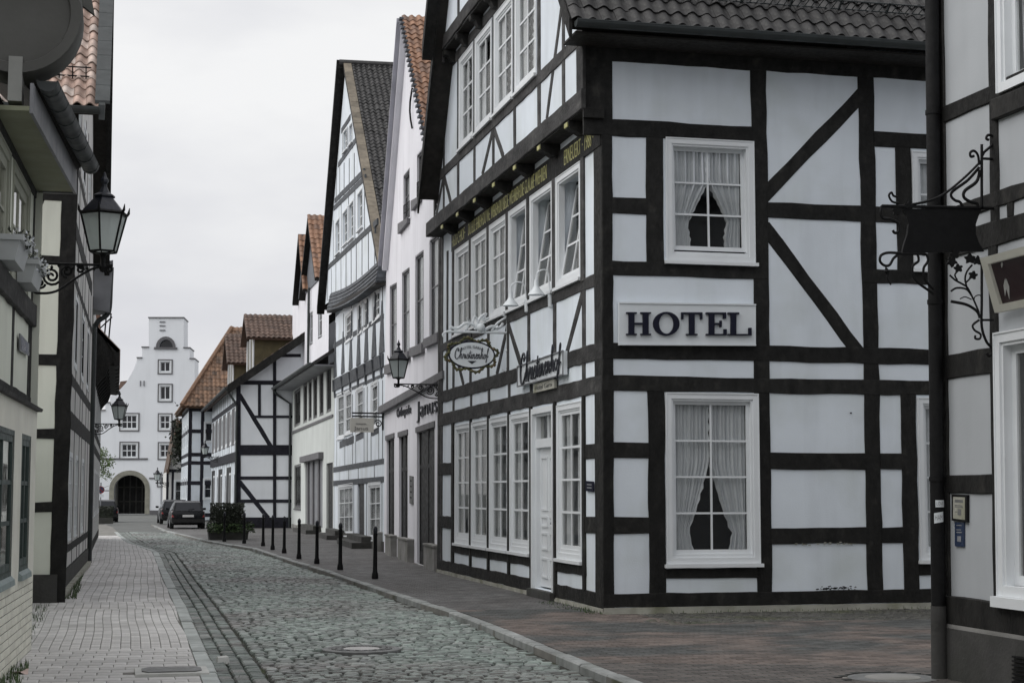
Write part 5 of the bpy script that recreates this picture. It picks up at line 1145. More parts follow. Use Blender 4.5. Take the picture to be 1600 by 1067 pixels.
W6 = Wall((3.2, 114.6), (6.2, 114.6), t6); c0 = W6.uz(263, 735); c1 = W6.uz(277, 655)
window(W6, W6.R(.5, 1.1, 1.0, 2.5), 1, 2, cas=.1, low=True, sill=0); window(W6, W6.R(.75, 1.3, 3.6, 4.6), 1, 2, cas=.08, low=True, sill=0)
W6.finish([(0, 0), (3, 0), (3, c0[1]), c1, (0.05, c0[1])], M['plaster_warm'])
for x in (0, .35, 1.4, 1.9): vb(W6, x, x + .16, 0, 3.2, BT)
hb(W6, 0, 3, 3.0, 3.2, BT)
r6, _ = slope(t6, [W6.p(c0[0] - .1, c0[1] - .2, .3), W6.p(c0[0] - .1, c0[1] - .2, -9), W6.p(c1[0], c1[1] + .1, -9), W6.p(c1[0], c1[1] + .1, .3)], M['tile_far'], .1)
P = [W6.p(c1[0], c1[1] + .1, .3), W6.p(3.1, c0[1] - .3, .3), W6.p(3.1, c0[1] - .3, -9), W6.p(c1[0], c1[1] + .1, -9)]; slope(t6, [P[1], P[2], P[3], P[0]], M['tile_far'], .1)
jx = MB(); jx.box(3.9, 6.2, 112.9, 114.3, 4.2, 6.3); jx.build('tiled_lean_to', M['tile_far'], t6)
wallbox(t6, [(3.2, 114.6), (3.2, 123), (6.2, 123), (6.2, 114.6)], 0, 3.0, M['plaster_warm'])
iv = tag(leaves('ivy', [(random.gauss(3.95, .25), 112.6 + random.random() * .5, random.gauss(5.0, .75)) for _ in range(900)], .14, M['leaf_dark'], None), 'dark ivy hanging over the tiled roof of the small gabled house', 'ivy')
# ------------------------------------------------------------------ gate building at the end of the street
gate = thing('stepped_gable_gatehouse', (3.2, 131, 0), 'white stepped-gable gate building with a round stone arch at the end of the street', 'building')
an = math.radians(-8); gu = Vector((math.cos(an), math.sin(an), 0)); g0 = Vector((3.2, 131, 0)) - gu * 10
WG = Wall((g0.x, g0.y), tuple((g0 + gu * 18))[:2], gate)
gp = lambda *P: [WG.uz(*p) for p in P]
GW = [((248, 583), (268, 563), 2, 1), ((248, 626.5), (268, 601), 2, 1), ((188, 672), (216, 646.5), 3, 2), ((248, 672), (267.5, 647), 2, 2), ((188, 716.5), (215.5, 691.5), 3, 2), ((248, 716.5), (267.5, 692), 2, 2), ((247, 759), (265, 742.5), 2, 1)]
for (x0, y0), (x1, y1), c, r in GW:
    q = WG.Q(x0, y0, x1, y0, y1, y1); f = window(WG, q, c, r, cas=.10, out=.04, sash=.07, mull=.065, so=-.08, sill=0, low=True, mt=M['white'], panes=True, glassmat=M['carglass'])
    a, b, c2, d = q; mb = MB(); w_ = .085
    for p_ in ((a[0] - w_, a[0], a[1] - w_, d[1] + w_), (b[0], b[0] + w_, a[1] - w_, d[1] + w_), (a[0], b[0], a[1] - w_, a[1]), (a[0], b[0], d[1], d[1] + w_)): sb(mb, WG, *p_, -.02, .06)
    mb.build('stone_surround', M['shutter'], f)
# arch
ax0, az0 = WG.uz(177.5, 804); ax1, _ = WG.uz(226, 804); ac = (ax0 + ax1) / 2; ar = (ax1 - ax0) / 2; atop = WG.uz(201, 742)[1]; asp = atop - ar * .92
arch = [(ax1, 0), (ax1, asp)] + [(ac + ar * math.cos(t), asp + ar * .92 * math.sin(t)) for t in np.linspace(0, math.pi, 17)[1:-1]] + [(ax0, asp), (ax0, 0)]
WG.holes.append(arch[::-1])
lx0, lz = WG.uz(248, 542.5); lx1, _ = WG.uz(270, 542.5); lc = (lx0 + lx1) / 2; lr = (lx1 - lx0) / 2
lun = [(lc + lr * math.cos(t), lz + lr * 1.15 * math.sin(t)) for t in np.linspace(0, math.pi, 11)]; WG.holes.append(lun)
outl = [WG.uz(40, 800)[0:1] + (0,)] + [(WG.uz(304, 800)[0], 0)] + gp((304, 560.5), (296.5, 560.5), (296.5, 543.5), (287, 543.5), (287, 497), (232.5, 497), (232.5, 542.6), (222, 542.6), (222, 559), (214.5, 559), (213, 566), (209, 577), (204, 586), (197, 598), (188, 608), (178, 616), (172, 620), (172, 629), (164.5, 629), (164.5, 641), (40, 641))
WG.finish(outl, M['gate_white'], depth=.5)
n = len(outl); mb = MB(); mb.add([WG.p(*p, -.002) for p in outl] + [WG.p(*p, -3.2) for p in outl], [(i, (i + 1) % n, n + (i + 1) % n, n + i) for i in range(1, n)]); mb.build('rear_wall', M['gate_white'], gate)
mb = MB(); K = len(arch)
def arc_ring(W, pts, wd, o0, o1, name, mt, cen):
    mb = MB(); k = len(pts); out_ = []
    for i, p in enumerate(pts):
        d = Vector((p[0] - cen[0], max(0, p[1] - cen[1]))); d = d.normalized() if d.length > 1e-6 else Vector((1, 0)); out_.append((p[0] + d.x * wd, p[1] + d.y * wd))
    for i in range(k - 1):
        stn = MB(); g = .012; stn.hexa([W.p(*pts[i], o1), W.p(*pts[i + 1], o1), W.p(*pts[i + 1], o0), W.p(*pts[i], o0), W.p(*out_[i], o1), W.p(*out_[i + 1], o1), W.p(*out_[i + 1], o0), W.p(*out_[i], o0)]); mb.v += [tuple(v) for v in []]; stn.build(name, mt, gate)
arc_ring(WG, arch, .36, -.4, .07, 'arch_stone', M['archstone'], (ac, asp))
arc_ring(WG, lun, .22, -.2, .08, 'lunette_stone', M['shutter'], (lc, lz))
sb(MB(), WG, lx0 - .35, lx1 + .35, lz - .16, lz - .005, -.02, .12).build('lunette_sill', M['shutter'], gate)
WG.slab([(lx0, lz), (lx1, lz), (lx1, lz + lr * 1.2), (lx0, lz + lr * 1.2)], -.45, -.4, 'lunette_glass', M['carglass'])
gg = WG.slab([(ax0 - .1, 0), (ax1 + .1, 0), (ax1 + .1, atop + .1), (ax0 - .1, atop + .1)], -2.2, -2.1, 'arch_door', M['dark'])
mb = MB()
for t in np.linspace(0, 1, 6): sb(mb, WG, ax0 + (ax1 - ax0) * t - .05, ax0 + (ax1 - ax0) * t + .05, 0, atop, -2.1, -2.02)
for z in (.9, 2.0): sb(mb, WG, ax0, ax1, z, z + .1, -2.1, -2.03)
mb.build('glazing_bars', M['stone_dark'], gg); sb(MB(), WG, ax0, ax1, 0, atop, -2.12, -2.105).build('pane', M['carglass'], gg)
mb = MB(); sb(mb, WG, ax0 - .02, ax0, 0, atop, -2.1, -.5); sb(mb, WG, ax1, ax1 + .02, 0, atop, -2.1, -.5); sb(mb, WG, ax0, ax1, atop, atop + .05, -2.1, -.5); mb.build('passage_wall', M['stone'], gate)
WG.qbeam(WG.Q(158, 718, 231, 718, 715.5, 715.5), M['shutter'], .08, 0, 'string_course'); WG.qbeam(WG.Q(234, 804, 304, 804, 797, 797), M['shutter'], .06, 0, 'plinth')
for (x0, x1, y) in ((231.5, 288, 496), (221, 233, 542), (213.5, 222.5, 558.5), (286.5, 297.5, 543), (296, 305, 560), (163.5, 172.5, 628.5), (150, 165, 640.5)): WG.qbeam(WG.Q(x0, y + 1, x1, y + 1, y - .6, y - .6), M['shutter'], .1, -3.25, 'coping')
WG.qbeam(WG.Q(233, 748, 244, 748, 746, 746), M['shutter'], .06, 0, 'name_strip')
mb = MB()
for (x, y) in ((254, 503), (254, 509), (254, 516)): u, z = WG.uz(x, y); mb.tube([WG.p(u - .22, z, .05), WG.p(u + .22, z, .05)], .045, 5)
for (x, y) in ((219.5, 599), (225, 599)): u, z = WG.uz(x, y); mb.tube([WG.p(u, z - .2, .05), WG.p(u, z + .2, .05)], .05, 5)
mb.build('wall_anchor', M['zinc'], gate)['kind'] = 'stuff'
u, z = WG.uz(252, 775); mb = MB(); mb.tube([WG.p(u, 0.2, .08), WG.p(u, 3.2, .08)], .035, 6); mb.build('downpipe', M['zinc'], gate)
u, z = WG.uz(196, 603); MB().hexa([WG.p(u - .9, z - .8, -1.5), WG.p(u + .2, z - .8, -1.5), WG.p(u + .2, z - .8, -3), WG.p(u - .9, z - .8, -3), WG.p(u - .6, z + .45, -1.5), WG.p(u + .2, z + .55, -1.5), WG.p(u + .2, z + .55, -3), WG.p(u - .6, z + .45, -3)]).build('roof_dormer', M['tile_maroon'], gate)
# ------------------------------------------------------------------ left: low brick-footed house
l1 = thing('brick_footed_house', (-.845, 18.4, 0), 'near left house with cream brick foot, dark windows and olive eaves soffit', 'building')
PG0, PG1 = (-1.724, -3.0), (-.845, 18.4)
Wl = Wall(PG0, PG1, l1); Wu = Wall(PG0, PG1, l1, off=-.08)
LL = Wl.L
ZB = .785
def lu(px, py=780): return Wl.uz(px, py)[0]
winu = [(lu(32, 780) , lu(46, 780)), (lu(20, 780) - 1.7, lu(20, 780))]
for a, b in winu + [(winu[1][0] - 2.2, winu[1][0] - .5)]:
    window(Wl, Wl.R(a, b, .88, 2.22), 1 if b - a < .75 else 2, 3, cas=.05, out=.002, sash=.06, mull=.04, so=-.006, sill=0, mt=M['greenframe'], low=True, cmull=.05)
    MB().hexa([Wl.p(a - .03, .80, .04), Wl.p(b + .03, .80, .04), Wl.p(b + .03, .80, -.1), Wl.p(a - .03, .80, -.1), Wl.p(a - .03, .85, .035), Wl.p(b + .03, .85, .035), Wl.p(b + .03, .89, -.005), Wl.p(a - .03, .89, -.005)]).build('window_sill', M['sillgreen'], l1)
Wl.finish([(0, ZB), (LL, ZB), (LL, 2.56), (0, 2.56)], M['offwhite'], depth=.25)
bw = Wl.slab([(0, 0 - .15), (LL, -.15), (LL, ZB), (0, ZB)], -.12, -.006, 'brick_foot', M['mortar'])
me = unit_mesh('brick', [(x, y, z) for x, z, y in BV], [f[::-1] for f in BF], M['brick_cream'])   # face looks along +Y of the brick
bl, bh = .245, .0787
ang = math.atan2(Wl.u.y, Wl.u.x)
cand = []
for r in range(11):
    u = -.12 if r % 2 else 0
    while u < LL:
        a, b = max(0, u), min(LL, u + bl)
        if b - a > .04: cand.append((a, b, -.075 + r * bh))
        u += bl
cand = [c for c in cand if c[0] > LL - 6.2]
for a, b, z in cand:
    p = Wl.p((a + b) / 2, z + bh / 2, random.uniform(-.0015, .0025)); o = bpy.data.objects.new('brick', me); COL.objects.link(o); o.parent = bw; o.location = p - org(bw)
    # local x along wall, local y outward, local z up
    mat4 = Matrix(((Wl.u.x, Wl.n.x, 0), (Wl.u.y, Wl.n.y, 0), (0, 0, 1))).to_4x4() @ Matrix.Diagonal((b - a - .010, .05, bh - .010, 1)); mat4.translation = o.location; o.matrix_local = mat4
hx = MB(); hx.hexa([Wl.p(0, 2.50, .05), Wl.p(LL, 2.50, .05), Wl.p(LL, 2.50, -.10), Wl.p(0, 2.50, -.10), Wl.p(0, 2.53, .06), Wl.p(LL + .02, 2.53, .06), Wl.p(LL + .02, 2.62, -.10), Wl.p(0, 2.62, -.10)]); hx.build('drip_mould', M['timber_side'], l1)
ZT = 5.1
w1 = Wu.uz(18, 340)[0]; w2 = Wu.uz(45, 340)[0]; w3 = Wu.uz(13, 340)[0]
for a, b in ((w1, w2 - .03), (w3 - 1.25, w3), (w3 - 3.2, w3 - 1.7)): window(Wu, Wu.R(a, b, 3.66, 4.77), 2, 2, cas=.09, out=.008, sash=.06, so=-.012, sill=0, mt=M['frame_olive'], curtain=None)
Wu.finish([(0, 2.5), (LL, 2.5), (LL, ZT), (0, ZT)], M['plaster_green'], depth=.2)
hb(Wu, 0, LL, 2.53, 2.66, TF, o1=.006); hb(Wu, 0, LL, 3.40, 3.64, TS, o1=.045); hb(Wu, 0, LL, 4.79, 5.06, TF, o1=.012)
for px in (44.5, 19): u = Wu.uz(px, 560)[0]; vb(Wu, u - .10, u + .08, 2.6, 3.45, TF, o1=.005)
vb(Wu, LL - .16, LL, 2.6, 4.9, TF, o1=.005)
for u in (2, 4, 8, 10, 12.): vb(Wu, u, u + .2, 2.6, 4.9, TF, o1=.005)
sfb = MB(); sfb.hexa([Wu.p(LL - 3.9, 4.88, .29), Wu.p(LL, 4.88, .40), Wu.p(LL, 4.88, .013), Wu.p(LL - 3.9, 4.88, .013), Wu.p(LL - 3.9, 4.92, .29), Wu.p(LL, 4.92, .40), Wu.p(LL, 4.92, .013), Wu.p(LL - 3.9, 4.92, .013)]); sfb.build('eaves_soffit', M['sofgreen'], l1); fb = MB(); fb.hexa([Wu.p(LL - 3.9, 4.86, .32), Wu.p(LL, 4.86, .43), Wu.p(LL, 4.86, .402), Wu.p(LL - 3.9, 4.86, .292), Wu.p(LL - 3.9, 5.12, .32), Wu.p(LL, 5.12, .43), Wu.p(LL, 5.12, .402), Wu.p(LL - 3.9, 5.12, .292)]); sb(fb, Wu, LL, LL + .03, 4.86, 5.08, .0, .43); fb.build('fascia', M['zinc'], l1)
gb = MB(); gutter(gb, Wu.p(LL - 3.75, 5.18, .42), Wu.p(LL + .05, 5.18, .57), .085)
for k in range(7): 
    u = LL - 3.55 + k * .58; og = .57 - .0395 * (LL - u); gb.tube([Wu.p(u, 5.18, og - .088), Wu.p(u, 5.11, og - .06), Wu.p(u, 5.085, og), Wu.p(u, 5.11, og + .06), Wu.p(u, 5.18, og + .088)], .012, 5)
gb.build('gutter', M['zinc_dark'], l1, smooth=True, auto=40)
slope(l1, [Wu.p(LL - 3.4, 5.2, .36), Wu.p(LL + .06, 5.2, .50), Wu.p(LL + .06, 9.2, -3.6), Wu.p(LL - 3.4, 9.2, -3.6)], M['soffit'], .1); slope(l1, [Wu.p(0, 5.2, -.4), Wu.p(LL - 3.4, 5.2, -.4), Wu.p(LL - 3.4, 9.2, -3.6), Wu.p(0, 9.2, -3.6)], M['soffit'], .1)
wallbox(l1, [tuple(Wl.p(LL, 0))[:2], tuple(Wl.p(LL, 0, -7))[:2]], 0, 5.1, M['plaster_green'])
MB().box(-8.5, -1.7, 18.3, 25.7, 0, 2.9).build('shade_wing', M['plaster_green'], l1)  # wing, its roof and gable are added out of view to shade the pavement
for q_ in ([(-8.7, 18.2, 2.9), (-1.6, 18.2, 2.9), (-1.6, 22.0, 4.9), (-8.7, 22.0, 4.9)], [(-8.7, 25.8, 2.9), (-1.6, 25.8, 2.9), (-1.6, 22.0, 4.9), (-8.7, 22.0, 4.9)]): slope(l1, q_, M['tile_red'], .12, 'shade_wing_roof')
MB().add([(-1.7, 18.3, 2.9), (-1.7, 25.7, 2.9), (-1.7, 22, 4.8)], [(0, 1, 2)]).build('shade_wing_gable', M['plaster_green'], l1)
# the rounded coved end of the bay above the gutter
YB = 14.6; cb = atY(25, 18, YB); rr_ = (atY(25, 118, YB) - cb).length; n = 40; mb = MB()
ringp = lambda r, y: [(cb.x + r * math.cos(-math.pi / 2 + 2 * math.pi * k / n), y, cb.z + r * math.sin(-math.pi / 2 + 2 * math.pi * k / n)) for k in range(n)]
prof = [(0, YB), (rr_ * .80, YB), (rr_ * .82, YB - .035), (rr_ * .97, YB - .035), (rr_, YB), (rr_ * 1.0, YB + .38)]
vs = []; fs = []
for r, y in prof: vs += ringp(max(r, .001), y)
for i in range(len(prof) - 1):
    for k in range(n): fs.append((i * n + k, i * n + (k + 1) % n, (i + 1) * n + (k + 1) % n, (i + 1) * n + k))
mb.add(vs, fs); bay = mb.build('coved_bay', M['coving'], l1, smooth=True, auto=35)
a = atY(10, 100, YB); b = atY(34, 160, YB); MB().box(a.x + .02, b.x, YB - .04, YB + .3, b.z, a.z + .06).build('bay_corbel', M['coving_light'], l1)
a = atY(125, -20, YB + .3); b = atY(148, 24, YB + .3); MB().hexa([(a.x, YB + .3, b.z + .1), (b.x, YB + .3, b.z), (b.x, YB + .36, b.z), (a.x, YB + .36, b.z + .1), (a.x - .1, YB + .3, a.z), (b.x - .05, YB + .3, a.z), (b.x - .05, YB + .36, a.z), (a.x - .1, YB + .36, a.z)]).build('bay_fascia', M['coving'], l1)
MB().box(cb.x - 1.2, cb.x + .1, YB + .1, YB + .36, cb.z - rr_ * .6, cb.z + 1.5).build('bay_wall', M['plaster_green'], l1)
# flower boxes
for k, (x0, y0, x1, y1, lab) in enumerate(((0, 402, 27, 447, 'white flower box with pale trailing flowers, the nearer one on the left house'), (20, 436, 57, 480, 'white flower box with pale trailing flowers, the farther one on the left house'))):
    u = Wu.uz(23 if k else -6, 458 if k else 425)[0] + .42; fb_ = thing('flower_box', Wu.p(u, 3.78, .1), lab, 'flower box', 'white flower boxes under the left upper windows')
    mb = MB(); L0 = .40; zb_, zt_ = 3.67, 3.89
    for o0, o1 in ((.015, .20),):
        mb.hexa([Wu.p(u - L0, zb_, o1 - .05), Wu.p(u + L0, zb_, o1 - .05), Wu.p(u + L0, zb_, o0), Wu.p(u - L0, zb_, o0), Wu.p(u - L0 - .02, zt_, o1), Wu.p(u + L0 + .02, zt_, o1), Wu.p(u + L0 + .02, zt_, o0), Wu.p(u - L0 - .02, zt_, o0)])
        sb(mb, Wu, u - L0 - .04, u + L0 + .04, zt_ - .045, zt_ + .004, o0 + .01, o1 + .02)
    mb.build('box', M['boxgrey'], fb_)
    leaves('plant', [tuple(Wu.p(u + random.uniform(-L0, L0), zt_ + abs(random.gauss(0, .04)) - (.07 if random.random() < .3 else 0), random.uniform(.03, .24))) for _ in range(110)], .028, M['leaf_dark'], fb_); leaves('flowers', [tuple(Wu.p(u + random.uniform(-L0, L0), zt_ + random.gauss(0, .04), random.uniform(.1, .26))) for _ in range(70)], .022, M['curtain'], fb_)
sn_ = thing('street_name_sign', Wu.p(*Wu.uz(37, 540), .03), 'small bluish enamel street sign on the pale panel of the left house', 'sign')
q = Wu.Q(31, 548, 45, 556, 537, 521, .03); Wu.slab(q, .02, .035, 'plate', M['zinc'], sn_); q2_ = [bil(q, a, b) for a, b in ((.08, .12), (.92, .12), (.92, .88), (.08, .88))]; Wu.slab(q2_, .0352, .038, 'enamel', M['bluesign'], sn_)
# ------------------------------------------------------------------ left: tall timber house with the red tiled roof
l2 = thing('red_roofed_timber_house', (-.866, 26.2, 0), 'tall pale green half-timbered house on the left under red pantiles', 'building')
W7s = Wall((-6.0, 26.2), (-.866, 26.2), l2); W7 = Wall((-.866, 26.2), (-.642, 40.0), l2, gz=.18)
def x7(px, py): return W7s.uz(px, py)
EE = x7(125, 180)[1]
W7s.finish([(0, 0), (5.134, 0), (5.134, EE + .2), (0, EE + .2)], M['plaster_green'])
for y0, y1, z in ((784, 800, 0), (554, 571, 0), (670, 685, 0), (297, 313, 0), (399, 411, 0), (903, 912, 0)):
    a = x7(70, y1)[1]; b = x7(70, y0)[1]; hb(W7s, 0, 5.1, a, b, TF)
W7s.beam(x7(89, 950), x7(110, 250), .235, TF, name='post', o1=.022); W7s.beam(x7(110, 260), x7(112, 170), .23, TF, name='post', o1=.022)
W7s.pbeam(44, 350, 70, 292, .16, TF, name='brace'); vb(W7s, 3.2, 3.4, 0, EE, TF)
sb(MB(), W7s, 0, 5.15, -.1, .42, -.05, .06).build('plinth', M['stone_dark'], l2)
AP7 = (7.0, EE + 1.02 * 7.4)
for u, z0, z1, c in ((1.3, .85, 2.35, 2), (3.4, .85, 2.35, 2), (5.9, .85, 2.35, 2), (9.2, .85, 2.35, 2), (1.5, 3.9, 5.2, 2), (4.4, 3.9, 5.2, 2), (7.6, 3.9, 5.2, 2), (10.6, 3.9, 5.2, 2), (3.5, 7.6, 8.8, 2), (6.4, 7.6, 8.8, 2), (9.2, 7.6, 8.8, 2)): window(W7, W7.R(u, u + 1.25, z0, z1), c, 3, cas=.09, low=True, sill=.04)
W7.finish([(0, 0), (13.8, 0), (13.8, 6.2), AP7, (0, EE)], M['plaster_warm'])
for z0, z1 in ((.05, .38), (2.75, 3.05), (3.5, 3.7), (6.1, 6.4), (.62, .76), (5.3, 5.45), (7.3, 7.5)): hb(W7, 0, 13.8 if z1 < 6 else 12.6, z0, z1, TF, o1=.05 if z0 in (2.75, 6.1) else .016)
for u in (0, 2.85, 5.1, 7.4, 8.6, 10.75, 12.2, 13.6): vb(W7, u, u + .2, .3, min(13, 6.2 if u > 12 else (EE + 1.02 * u - .3 if u < 6 else 9)), TF, o1=.02)
for u in (2.0, 6.5, 11): W7.beam((u, 6.1), (u + .7, 3.7), .16, TF, name='brace')
sb(MB(), W7, 0, 13.8, -.1, .36, -.05, .02).build('plinth', M['stone_dark'], l2); sb(MB(), W7, .4, 13.5, -.1, .08, .02, .10).build('foot_stone', M['stone_pale'], l2)
VX7 = -.40
ey7 = Vector((0, 1, 1.02)).normalized(); en7 = Vector((0, -ey7.z, ey7.y))
r7, n7 = slope(l2, [(-6, 25.62, EE), (VX7, 25.62, EE), (VX7, 33.2, EE + 7.58 * 1.02), (-6, 33.2, EE + 7.58 * 1.02)], M['soffit'], .14)
lay_tiles(r7, (-5.4, 25.58, EE - .02), (1, 0, 0), ey7, en7, [(0, 0), (5.0, 0), (5.0, 4.5), (0, 4.5)], M['tile_red'], tw=.185, tl=.30, step=.238, amp=.032, limit=300)
rb_, _ = slope(l2, [(-6, 40.6, 6.5), (VX7, 40.6, 6.5), (VX7, 33.2, EE + 7.58 * 1.02), (-6, 33.2, EE + 7.58 * 1.02)], M['soffit'], .16)
mb = MB(); barge(mb, VX7 + .01, VX7 + .10, 25.55, EE, 33.2, EE + 7.65 * 1.02, .20)
for k in range(24):
    t = k / 24; y = 25.6 + t * 7.4; z = EE + (y - 25.6) * 1.02 + .06; mb.hexa([(VX7 - .05 + .01 * (k % 2), y, z), (VX7 + .17, y, z), (VX7 + .17, y + .32, z + .32 * 1.02), (VX7 - .05, y + .32, z + .32 * 1.02), (VX7 - .05, y, z + .05), (VX7 + .17, y, z + .05), (VX7 + .17, y + .30, z + .05 + .3 * 1.02), (VX7 - .05, y + .30, z + .05 + .3 * 1.02)])
mb.build('verge_flashing', M['zinc_dark'], r7)
mb = MB(); barge(mb, VX7 + .002, VX7 + .12, 40.1, 6.95, 33.2, EE + 7.58 * 1.02, .35); mb.build('bargeboard', M['timber'], rb_)
a = atY(147, 416, 40.3); b = atY(171, 490, 40.3); mb = MB(); mb.hexa([(a.x - .25, 40.0, b.z + .12), (b.x, 40.0, b.z), (b.x, 40.7, b.z), (a.x - .25, 40.7, b.z), (a.x, 40.0, a.z), (b.x + .06, 40.0, a.z + .12), (b.x + .06, 40.7, a.z), (a.x, 40.7, a.z)]); mb.build('eaves_box', M['zinc'], rb_)
mb = MB(); p0, p1, p2 = atY(174, 418, 40.2), atY(171, 480, 40.2), atY(150, 507, 40.2); mb.tube(smooth_path([p0, p0.lerp(p1, .5), p1, p1.lerp(p2, .35) + Vector((.04, 0, -.05)), p2, Vector((-.60, 40.2, p2.z - .6)), Vector((-.60, 40.2, .02))]), .06, 8); mb.build('downpipe', M['zinc_dark'], rb_, smooth=True)
gb = MB(); gutter(gb, (-5, 25.54, EE - .03), (VX7 + .02, 25.54, EE - .03), .085); gb.build('gutter', M['zinc_dark'], r7)
mb = MB()
for h in (.06, .22): b = Vector((0, 25.58, EE)) + ey7 * .75 + en7 * h; mb.tube([(-3.4, b.y, b.z), (VX7 - .12, b.y, b.z)], .012, 5)
for k in range(15): b = Vector((-3.4 + k * .2, 25.58, EE)) + ey7 * .75; mb.tube([b, b + en7 * .24], .010, 4)
mb.build('snow_guard', M['iron'], r7)
wallbox(l2, [(-.642, 40), (-6, 40.0), (-6, 26.2)], 0, 7, M['plaster_green'])
# ------------------------------------------------------------------ left: third house with the deep dark eaves
l3 = thing('deep_eaved_house', (-.62, 41.0, 0), 'left house behind the red-roofed one with dark overhanging bracketed eaves', 'building')
W8 = Wall((-.63, 41.0), (-.62, 62.0), l3, gz=.15)
for k in range(6):
    for z in (1.0, 3.4): window(W8, W8.R(1 + k * 3.3, 2.2 + k * 3.3, z, z + 1.3), 2, 2, cas=.1, low=True, sill=.04, glassmat=M['carglass'])
W8.finish([(0, 0), (21, 0), (21, 6.2), (0, 6.2)], M['plaster_warm'])
for z in (.1, 2.7, 3.15, 4.85): hb(W8, 0, 21, z, z + .25, TF)
for k in range(14): vb(W8, k * 1.55, k * 1.55 + .18, .3, 5.0, TF)
pv = [atY(146, 503, 46), atY(168, 527, 46), atY(187, 546, 46), atY(187, 571, 46), atY(180, 573, 46), atY(178, 566, 46), atY(170, 572, 46), atY(165, 586, 46), atY(157, 594, 46), atY(148, 606, 46)]
P = [Vector((p.x, 46, p.z)) for p in pv]
eo = pv[2]
slope(l3, [(eo.x + .02, 46, eo.z), (eo.x + .02, 60, eo.z), (-4.5, 60, eo.z + (pv[0].z - eo.z) / (pv[0].x - eo.x) * (-4.5 - eo.x)), (-4.5, 46, eo.z + (pv[0].z - eo.z) / (pv[0].x - eo.x) * (-4.5 - eo.x))], M['tile_red'], .12)
for k in range(10):
    y = 46 + k * 1.5; MB().prism([p + Vector((0, y - 46, 0)) for p in P] + [Vector((-.66, y, pv[9].z)), Vector((-.66, y, pv[0].z))], (0, .18, 0)).build('eaves_bracket', TF, l3)
MB().prism([p + Vector((-.01, .05, .02)) for p in (P[1], P[2], P[3], P[4], P[6])] + [Vector((-.66, 46.05, P[6].z)), Vector((-.66, 46.05, P[1].z + .2))], (0, 13.9, 0)).build('eaves_boarding', TF, l3)
MB().box(-1.6, -.55, 46.5, 48, 5.5, 7.2).build('roof_dormer', M['tile_orange'], l3)
mb = MB(); u = atY(163, 515, 46.3); 
for dx in (0, .12): mb.tube([(u.x + dx, 46.3, u.z - .3), (u.x + dx + .05, 46.3, u.z + .45)], .02, 4)
mb.tube([(u.x - .15, 46.3, u.z), (u.x + .2, 46.3, u.z + .35)], .018, 4); mb.build('ridge_ornament', M['iron'], l3)
wallbox(l3, [(-.62, 62), (-7, 62), (-7, 41), (-.63, 41)], 0, 6.2, M['plaster_warm'])
# ------------------------------------------------------------------ right foreground house
r1h = thing('foreground_timber_house', (7.25, 13.8, 0), 'foreground half-timbered house at the right edge with a stone foot and white windows', 'building')
WR = Wall((7.25, 13.78), (7.25, 5.5), r1h); WR.lean = .0125
zr1 = lambda y: WR.uz(1484, y)[1]
ur = lambda x, y: WR.uz(x, y)[0]
uw = ur(1563, 700); uw2 = ur(1564, 60)
zlo0, zlo1 = WR.uz(1563, 930)[1], WR.uz(1563, 520)[1]; zup = WR.uz(1564, 148)[1]
window(WR, WR.R(uw, uw + 1.5, zlo0, zlo1), 1, 1, cas=.09, out=.05, sash=.07, so=-.05, sill=.09, panes=True)
window(WR, WR.R(uw2, uw2 + 1.3, zup, zup + 1.6), 2, 2, cas=.08, out=.05, sash=.06, so=-.04, sill=.0, curtain='sides')
zpl = zr1(980)
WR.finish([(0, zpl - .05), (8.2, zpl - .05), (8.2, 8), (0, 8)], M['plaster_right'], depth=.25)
WR.slab([(-.04, -.1), (6.2, -.1), (6.2, zpl), (-.04, zpl)], -.1, .05, 'plinth', M['stone_dark']); sb(MB(), WR, -.04, 6.2, zpl, zpl + .035, -.05, .035).build('plinth_top', M['stone'], r1h)
for y0, y1 in ((164, 190), (554, 592), (742, 771), (325, 348), (368, 404)): hb(WR, 0, 6.2 if y0 < 500 else uw, zr1(y1), zr1(y0), TF)
hb(WR, 0, 6.2, zpl + .03, zr1(930), TF, o1=.03); hb(WR, uw2 - .1, 6.2, zup - .22, zup - .03, TF, o1=.05)
vb(WR, -.02, .10, zpl + .03, 8, TF, o1=.02); ua, ub_ = ur(1549, 600), ur(1560, 600); vb(WR, ua, ub_ + .02, zpl + .1, zr1(404), TF); vb(WR, ur(1547, 150), ur(1560, 150), zr1(404), 8, TF)
u = ur(1575, 340); vb(WR, u, u + .1, zr1(368), zr1(348), TF)
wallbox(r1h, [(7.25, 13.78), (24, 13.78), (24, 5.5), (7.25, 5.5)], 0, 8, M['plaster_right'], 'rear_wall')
for q_ in ([(7.0, 14.1, 7.9), (24, 14.1, 7.9), (24, 9.6, 13.2), (7.0, 9.6, 13.2)], [(7.0, 5.1, 7.9), (24, 5.1, 7.9), (24, 9.6, 13.2), (7.0, 9.6, 13.2)]): slope(r1h, q_, M['slate'], .14)  # unseen roof and length, extended to take light off the hotel front
MB().add([(7.25, 13.78, 8), (7.25, 5.5, 8), (7.25, 9.6, 13)], [(0, 1, 2)]).build('gable', M['plaster_warm'], r1h)
vg = MB(); a = WR.Q(1584, 1066, 1604, 1070, 1022, 1020, .05)
for t in range(7): vg.hexa([WR.p(*bil(a, x, y), o) for o in (.052, .07) for x, y in ((0, t / 7), (1, t / 7), (1, t / 7 + .06), (0, t / 7 + .06))])
vg.build('vent_grille', M['iron'], r1h)
